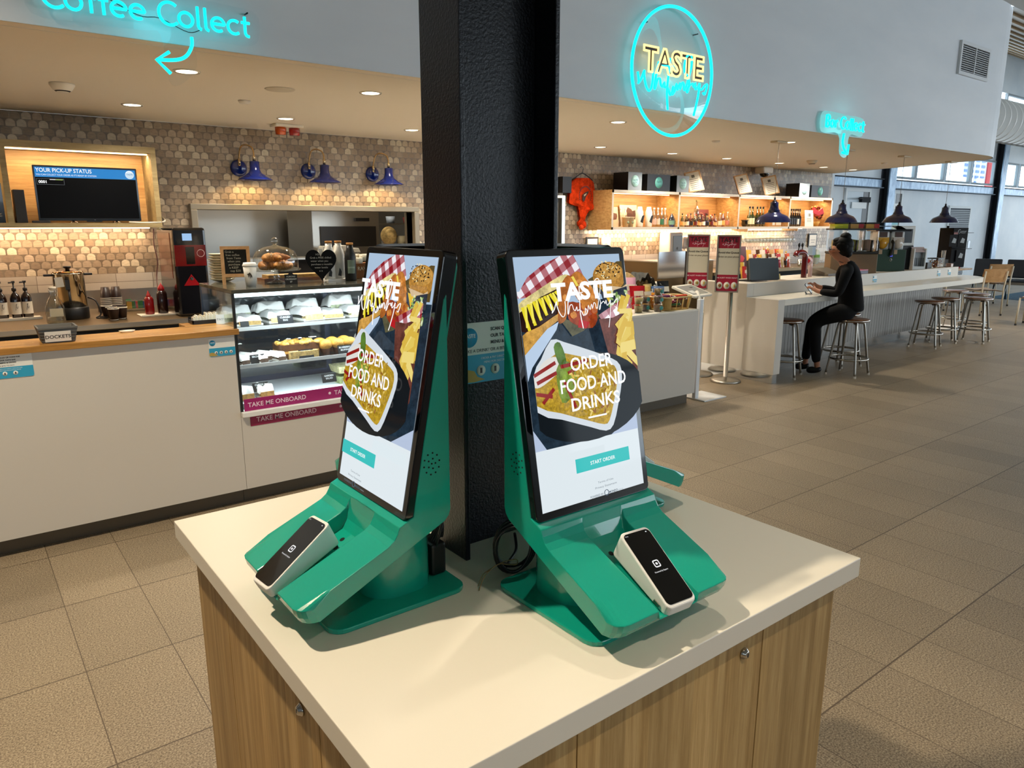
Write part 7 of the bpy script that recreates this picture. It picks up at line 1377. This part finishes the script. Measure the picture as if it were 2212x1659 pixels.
t = thing('blue_fridge', 'counter unit with pale blue edge between the sign stands and till screen', 'unit', (9.05, 6.3, 0)); MB().box(8.85, 9.55, 6.0, 6.5, 0, .80, 'satin', '15171a').build('cabinet', t); MB().box(8.83, 9.57, 5.98, 6.52, .80, .83, 'satin', 'b8cfe0').build('top', t)
for i in range(6): packet(8.9 + .1 * i, 6.2 + .1 * (i % 2), .83, .10, .22 + .05 * (i % 3), ('b02a2a', 'd8b048', '2a5a8a', '3a7a5a', 'c9522a', '8a8fc0')[i], 'bright packet in the display between the two red signs, ' + ordn[i] + ' along', 0, -8, 'packets between the signs')

# ================================================================ WOMAN AT THE BAR
PB = Vector((7.75, 3.985, 0)); PF = Vector((-.475, .88, 0)); PS = Vector((.88, .475, 0))
def W_(f, s, z): return tuple(PB + PF * f + PS * s + Vector((0, 0, z)))
t = thing('person', 'woman in black with hair in a bun, seated on a bar stool using a tablet', 'person', tuple(PB))
V = []; E2 = []; RR = []
def vtx(f, s, z, r, prev=None):
    V.append(W_(f, s, z)); RR.append(r)
    if prev is not None: E2.append((prev, len(V) - 1))
    return len(V) - 1
pel = vtx(.06, 0, .735, .06); sp = vtx(.055, 0, .86, .07, pel); ch = vtx(.09, 0, 1.04, .075, sp); nb = vtx(.125, 0, 1.175, .06, ch); nk = vtx(.165, 0, 1.25, .046, nb); jw = vtx(.225, 0, 1.315, (.064, .060), nk); sk = vtx(.235, 0, 1.385, (.092, .078), jw); tp = vtx(.225, 0, 1.44, (.07, .062), sk)
ns = vtx(.325, 0, 1.345, .012, jw); cn = vtx(.282, 0, 1.282, .028, jw)
for s in (-1, 1):
    e = vtx(.215, s * .083, 1.35, .012, sk); hp = vtx(.10, s * .085, .705, .05, pel); kn = vtx(.395 + (.03 if s > 0 else 0), s * .085, .575, .045, hp); cf_ = vtx(.375 + (.06 if s > 0 else 0), s * .085, .38, .040, kn); an = vtx(.335 + (.13 if s > 0 else 0), s * .085, .125, .034, cf_); hl = vtx(.325 + (.13 if s > 0 else 0), s * .085, .05, .032, an); vtx(.43 + (.13 if s > 0 else 0), s * .095, .03, .026, hl)
    shd = vtx(.12, s * .165, 1.145, .052, nb); el_ = vtx(.185 + .02 * (s > 0), s * .215, .905, .040, shd); wr = vtx(.385, s * (.115 if s < 0 else .10), .915 + .03 * (s > 0), .024, el_); pm = vtx(.435, s * .085, .935 + .03 * (s > 0), (.026, .018), wr)
    zz = .945 + .03 * (s > 0)
    for k, (df, ds, dz, L) in enumerate(((.045, .030, .018, 1), (.055, .012, .016, 1), (.058, -.006, .012, 1), (.05, -.022, .006, 1))):
        a = vtx(.435 + df * .55, s * (.085 - ds * .55 * 1), zz + dz * .3, .0095, pm); b = vtx(.435 + df, s * (.085 - ds), zz + dz, .0085, a); vtx(.435 + df * 1.25, s * (.085 - ds * 1.3), zz + dz - .010, .0075, b)
    a = vtx(.425, s * (.085 - .032), zz + .012, .0105, pm); vtx(.445, s * (.085 - .052), zz + .022, .009, a)
body = skinbody('body', V, E2, RR, t, 'skin', 'a9745a', 2)
def sub(chains, name, mat, col):
    VV = []; EE = []; R2 = []
    for cidx in chains:
        prev = None
        for key, p, r in cidx:
            if key in [x[0] for x in VV]: i = [x[0] for x in VV].index(key)
            else: VV.append((key, p)); R2.append(r); i = len(VV) - 1
            if prev is not None: EE.append((prev, i))
            prev = i
    return skinbody(name, [W_(*p) for _, p in VV], EE, R2, t, mat, col, 2)
top = [[('q', (.055, 0, .69), (.125, .158)), ('p', (.055, 0, .75), (.128, .155)), ('s', (.055, 0, .85), (.112, .135)), ('c', (.095, 0, 1.03), (.122, .145)), ('b', (.125, 0, 1.165), (.088, .10)), ('n', (.152, 0, 1.232), .062)]]
for s in (-1, 1): top.append([('b', (.125, 0, 1.165), (.088, .10)), ('sh%d' % s, (.12, s * .165, 1.14), .064), ('el%d' % s, (.185 + .02 * (s > 0), s * .215, .902), .050), ('wr%d' % s, (.372, s * (.12 if s < 0 else .105), .913 + .03 * (s > 0)), .034)])
sub(top, 'black_top', 'cloth', '060608')
tr = [[('p', (.06, 0, .735), (.128, .148)), ('u', (.055, 0, .80), (.115, .138))]]
for s in (-1, 1):
    q = .03 if s > 0 else 0; tr.append([('p', (.06, 0, .735), (.128, .148)), ('h%d' % s, (.11, s * .098, .712), .112), ('m%d' % s, (.26 + q / 2, s * .092, .65), .095), ('k%d' % s, (.395 + q, s * .085, .575), .076), ('c%d' % s, (.375 + 2 * q, s * .085, .38), .066), ('a%d' % s, (.34 + q * 4.2, s * .085, .12), .047)])
sub(tr, 'black_trousers', 'cloth', '050506')
for s in (-1, 1):
    q = .13 if s > 0 else 0; o = sub([[('a', (.33 + q, s * .085, .09), .040), ('h', (.305 + q, s * .085, .052), .050), ('m', (.37 + q, s * .09, .048), .046), ('t', (.445 + q, s * .095, .038), .036)]], 'shoe', 'satin', '0b0b0c')
m = MB()
for f_, s_, z_, a, b, c in ((.183, 0, 1.415, .106, .094, .088), (.165, 0, 1.365, .085, .088, .085), (.232, 0, 1.455, .055, .066, .034), (.165, 0, 1.495, .056, .056, .046), (.19, -.075, 1.395, .060, .022, .05), (.19, .075, 1.395, .060, .022, .05), (.135, 0, 1.318, .05, .055, .045)):
    m._ell((0, 0, 0), a, b, c, 'hair', '0a0908', 18, 10)
    for i in range(len(m.v) - 18 * 11, len(m.v)): x_, y_, q_ = m.v[i]; m.v[i] = W_(f_ + x_, s_ + y_, z_ + q_)
m.build('hair_bun', t)
m = MB()
for s in (-1, 1): m.tube([W_(.316 + .0 * k, s * .036 + .026 * math.cos(2 * PI * k / 14), 1.362 + .020 * math.sin(2 * PI * k / 14)) for k in range(14)], .003, 'satin', '120d0d', 5, True); m.tube([W_(.315, s * .062, 1.365), W_(.22, s * .086, 1.362)], .003, 'satin', '120d0d', 5)
m.tube([W_(.317, -.01, 1.364), W_(.317, .01, 1.364)], .003, 'satin', '120d0d', 5).build('glasses', t)
m = MB()
for s in (-1, 1): m.ell(W_(.302, s * .034, 1.362), .010, .010, .008, 'satin', '2a1c18', 8, 6); m.tube([W_(.308, s * .018, 1.386), W_(.306, s * .05, 1.385)], .004, 'satin', '14100e', 5)
m.tube(crom([W_(.300, -.022, 1.300), W_(.308, 0, 1.302), W_(.300, .022, 1.300)], 4), .0045, 'satin', '8a4a40', 6).build('face_details', t)
MB().tube([W_(.158 + .062 * math.cos(a), .066 * math.sin(a), 1.222 + .018 * math.cos(a)) for a in [2 * PI * k / 24 for k in range(24)]], .006, 'satin', '5a3a30', 6, True).build('lanyard', t)
A = frame(W_(.452, 0, .885), PS, tuple(PF * .62 + Vector((0, 0, .78)))); t = thing('tablet', 'thin tablet propped on the bar ledge in front of the woman', 'tablet', W_(.452, 0, .876))
MB().at(A).prism(rrect(.175, .125, .008, 3, 0, .0625), -.004, .003, 'z', 'satin', '15171a').build('tablet_body', t); MB().at(A).prism(rrect(.158, .110, .004, 3, 0, .0625), .003, .0035, 'z', 'screen', '8f9a9e').build('tablet_screen', t); MB().at(A).box(-.06, .06, -.003, .05, -.05, -.046, 'satin', '2a3a44').build('tablet_stand', t)

# ================================================================ HALL SEATING
c0 = None
def chair(x, y, rz, lab):
    global c0
    if c0 is not None: return dup(c0, (x, y, 0), D(rz), lab)
    t = thing('cafe_chair', lab, 'chair', (x, y, 0), 'pale plywood chairs in the hall', local=True); c0 = t; t.rotation_euler = (0, 0, D(rz))
    MB().sheet(lambda u, v: (-.22 + .44 * u, -.21 + .42 * v, .455 + .02 * (2 * v - 1) ** 2 - .012 * math.sin(PI * u)), 10, 8, 'chair_ply').sheet(lambda u, v: (.22 - .44 * u, -.21 + .42 * v, .443 + .02 * (2 * v - 1) ** 2 - .012 * math.sin(PI * u)), 10, 8, 'chair_ply').build('seat', t)
    m = MB(); B = lambda u, v, d: (-.23 + .46 * u, -.225 - .05 * v + .035 * (2 * u - 1) ** 2 + d, .60 + .24 * v); m.sheet(lambda u, v: B(u, v, 0), 10, 5, 'chair_ply').sheet(lambda u, v: B(1 - u, v, -.014), 10, 5, 'chair_ply').build('backrest', t)
    for s in (-1, 1):
        a = MB().tube([(s * .20, .20, .45), (s * .21, .22, .012)], .014, 'satin', 'd8cdb4', 10).build('leg', t); MB().cyl((s * .21, .22, 0), .017, .03, 'satin', '171310', 10).build('foot_cap', a); a = MB().tube([(s * .215, -.275, .80), (s * .21, -.235, .5), (s * .21, -.25, .012)], .014, 'satin', 'd8cdb4', 10).build('leg', t); MB().cyl((s * .21, -.25, 0), .017, .03, 'satin', '171310', 10).build('foot_cap', a)
        MB().tube([(s * .205, -.23, .435), (s * .205, .2, .435)], .010, 'satin', 'd8cdb4', 8).build('side_rail', t)
    return t
chair(15.05, 5.40, -30, 'plywood chair with its back turned, right of the white bar end'); chair(17.0, 5.95, -40, 'honey coloured chair just left of the black waiting seats'); chair(15.2, 6.35, -60, 'brown backed chair partly behind the bar end'); chair(16.7, 7.6, 160, 'chair at the far side of the hall table'); chair(14.05, 4.22, 95, 'chair cut off by the right edge of the picture')
t = thing('cafe_table', 'square wooden table among the plywood chairs', 'table', (16.2, 6.6, 0)); MB().box(15.8, 16.6, 6.2, 7.0, .72, .75, 'chair_ply').build('table_top', t, bev=.006); MB().cyl((16.2, 6.6, .02), .04, .70, 'satin', 'c9c3b6').build('pedestal', t); MB().lathe([(.25, 0), (.25, .012), (.05, .03), (0, .03)], (16.2, 6.6, 0), 24, 'satin', '15171a').build('foot_plate', t)
t = thing('table_sign', 'small red and cream tent sign on the hall table', 'sign', (16.45, 6.55, .75)); A = facing((16.42, 6.50, .75), (-.92, -.36)) @ Matrix.Rotation(D(-8), 4, 'X'); MB().at(A).box(0, .13, 0, .24, -.004, 0, 'satin', 'd8d4c4').build('card', t); MB().at(A).box(0, .13, .185, .24, 0, .001, 'satin', '9c1434').box(0, .13, 0, .07, 0, .001, 'satin', 'b0203c').box(.05, .08, .11, .14, 0, .001, 'satin', '6a7a3a').build('print', t)
s0 = None
for i, (x, y) in enumerate(((18.25, 6.55), (18.38, 5.95), (18.51, 5.35))):
    lab = 'black padded waiting seat past the chairs, ' + ('nearest the steel column', 'beside the picture edge', 'just outside the picture edge')[i]
    if s0 is not None: dup(s0, (x, y, 0), D(-78), lab); continue
    t = thing('waiting_seat', lab, 'seat', (x, y, 0), 'black waiting seats', local=True); t.rotation_euler = (0, 0, D(-78)); s0 = t
    MB().box(-.26, .26, -.24, .24, .40, .45, 'satin', '2a2e34').build('seat_pad', t, bev=.02); MB().at(Matrix.Translation((0, .25, .47)) @ Matrix.Rotation(D(-10), 4, 'X')).box(-.26, .26, -.02, .025, 0, .40, 'satin', '0f1218').build('back_pad', t, bev=.03)
    MB().box(-.30, .30, -.03, .03, .33, .40, 'metal', '9a9a98').build('beam_rail', t); MB().tube([(-.2, -.2, .01), (-.2, 0, .33), (-.2, .2, .01)], .018, 'metal', '9a9a98', 8).build('leg', t); MB().tube([(.2, -.2, .01), (.2, 0, .33), (.2, .2, .01)], .018, 'metal', '9a9a98', 8).build('leg', t)
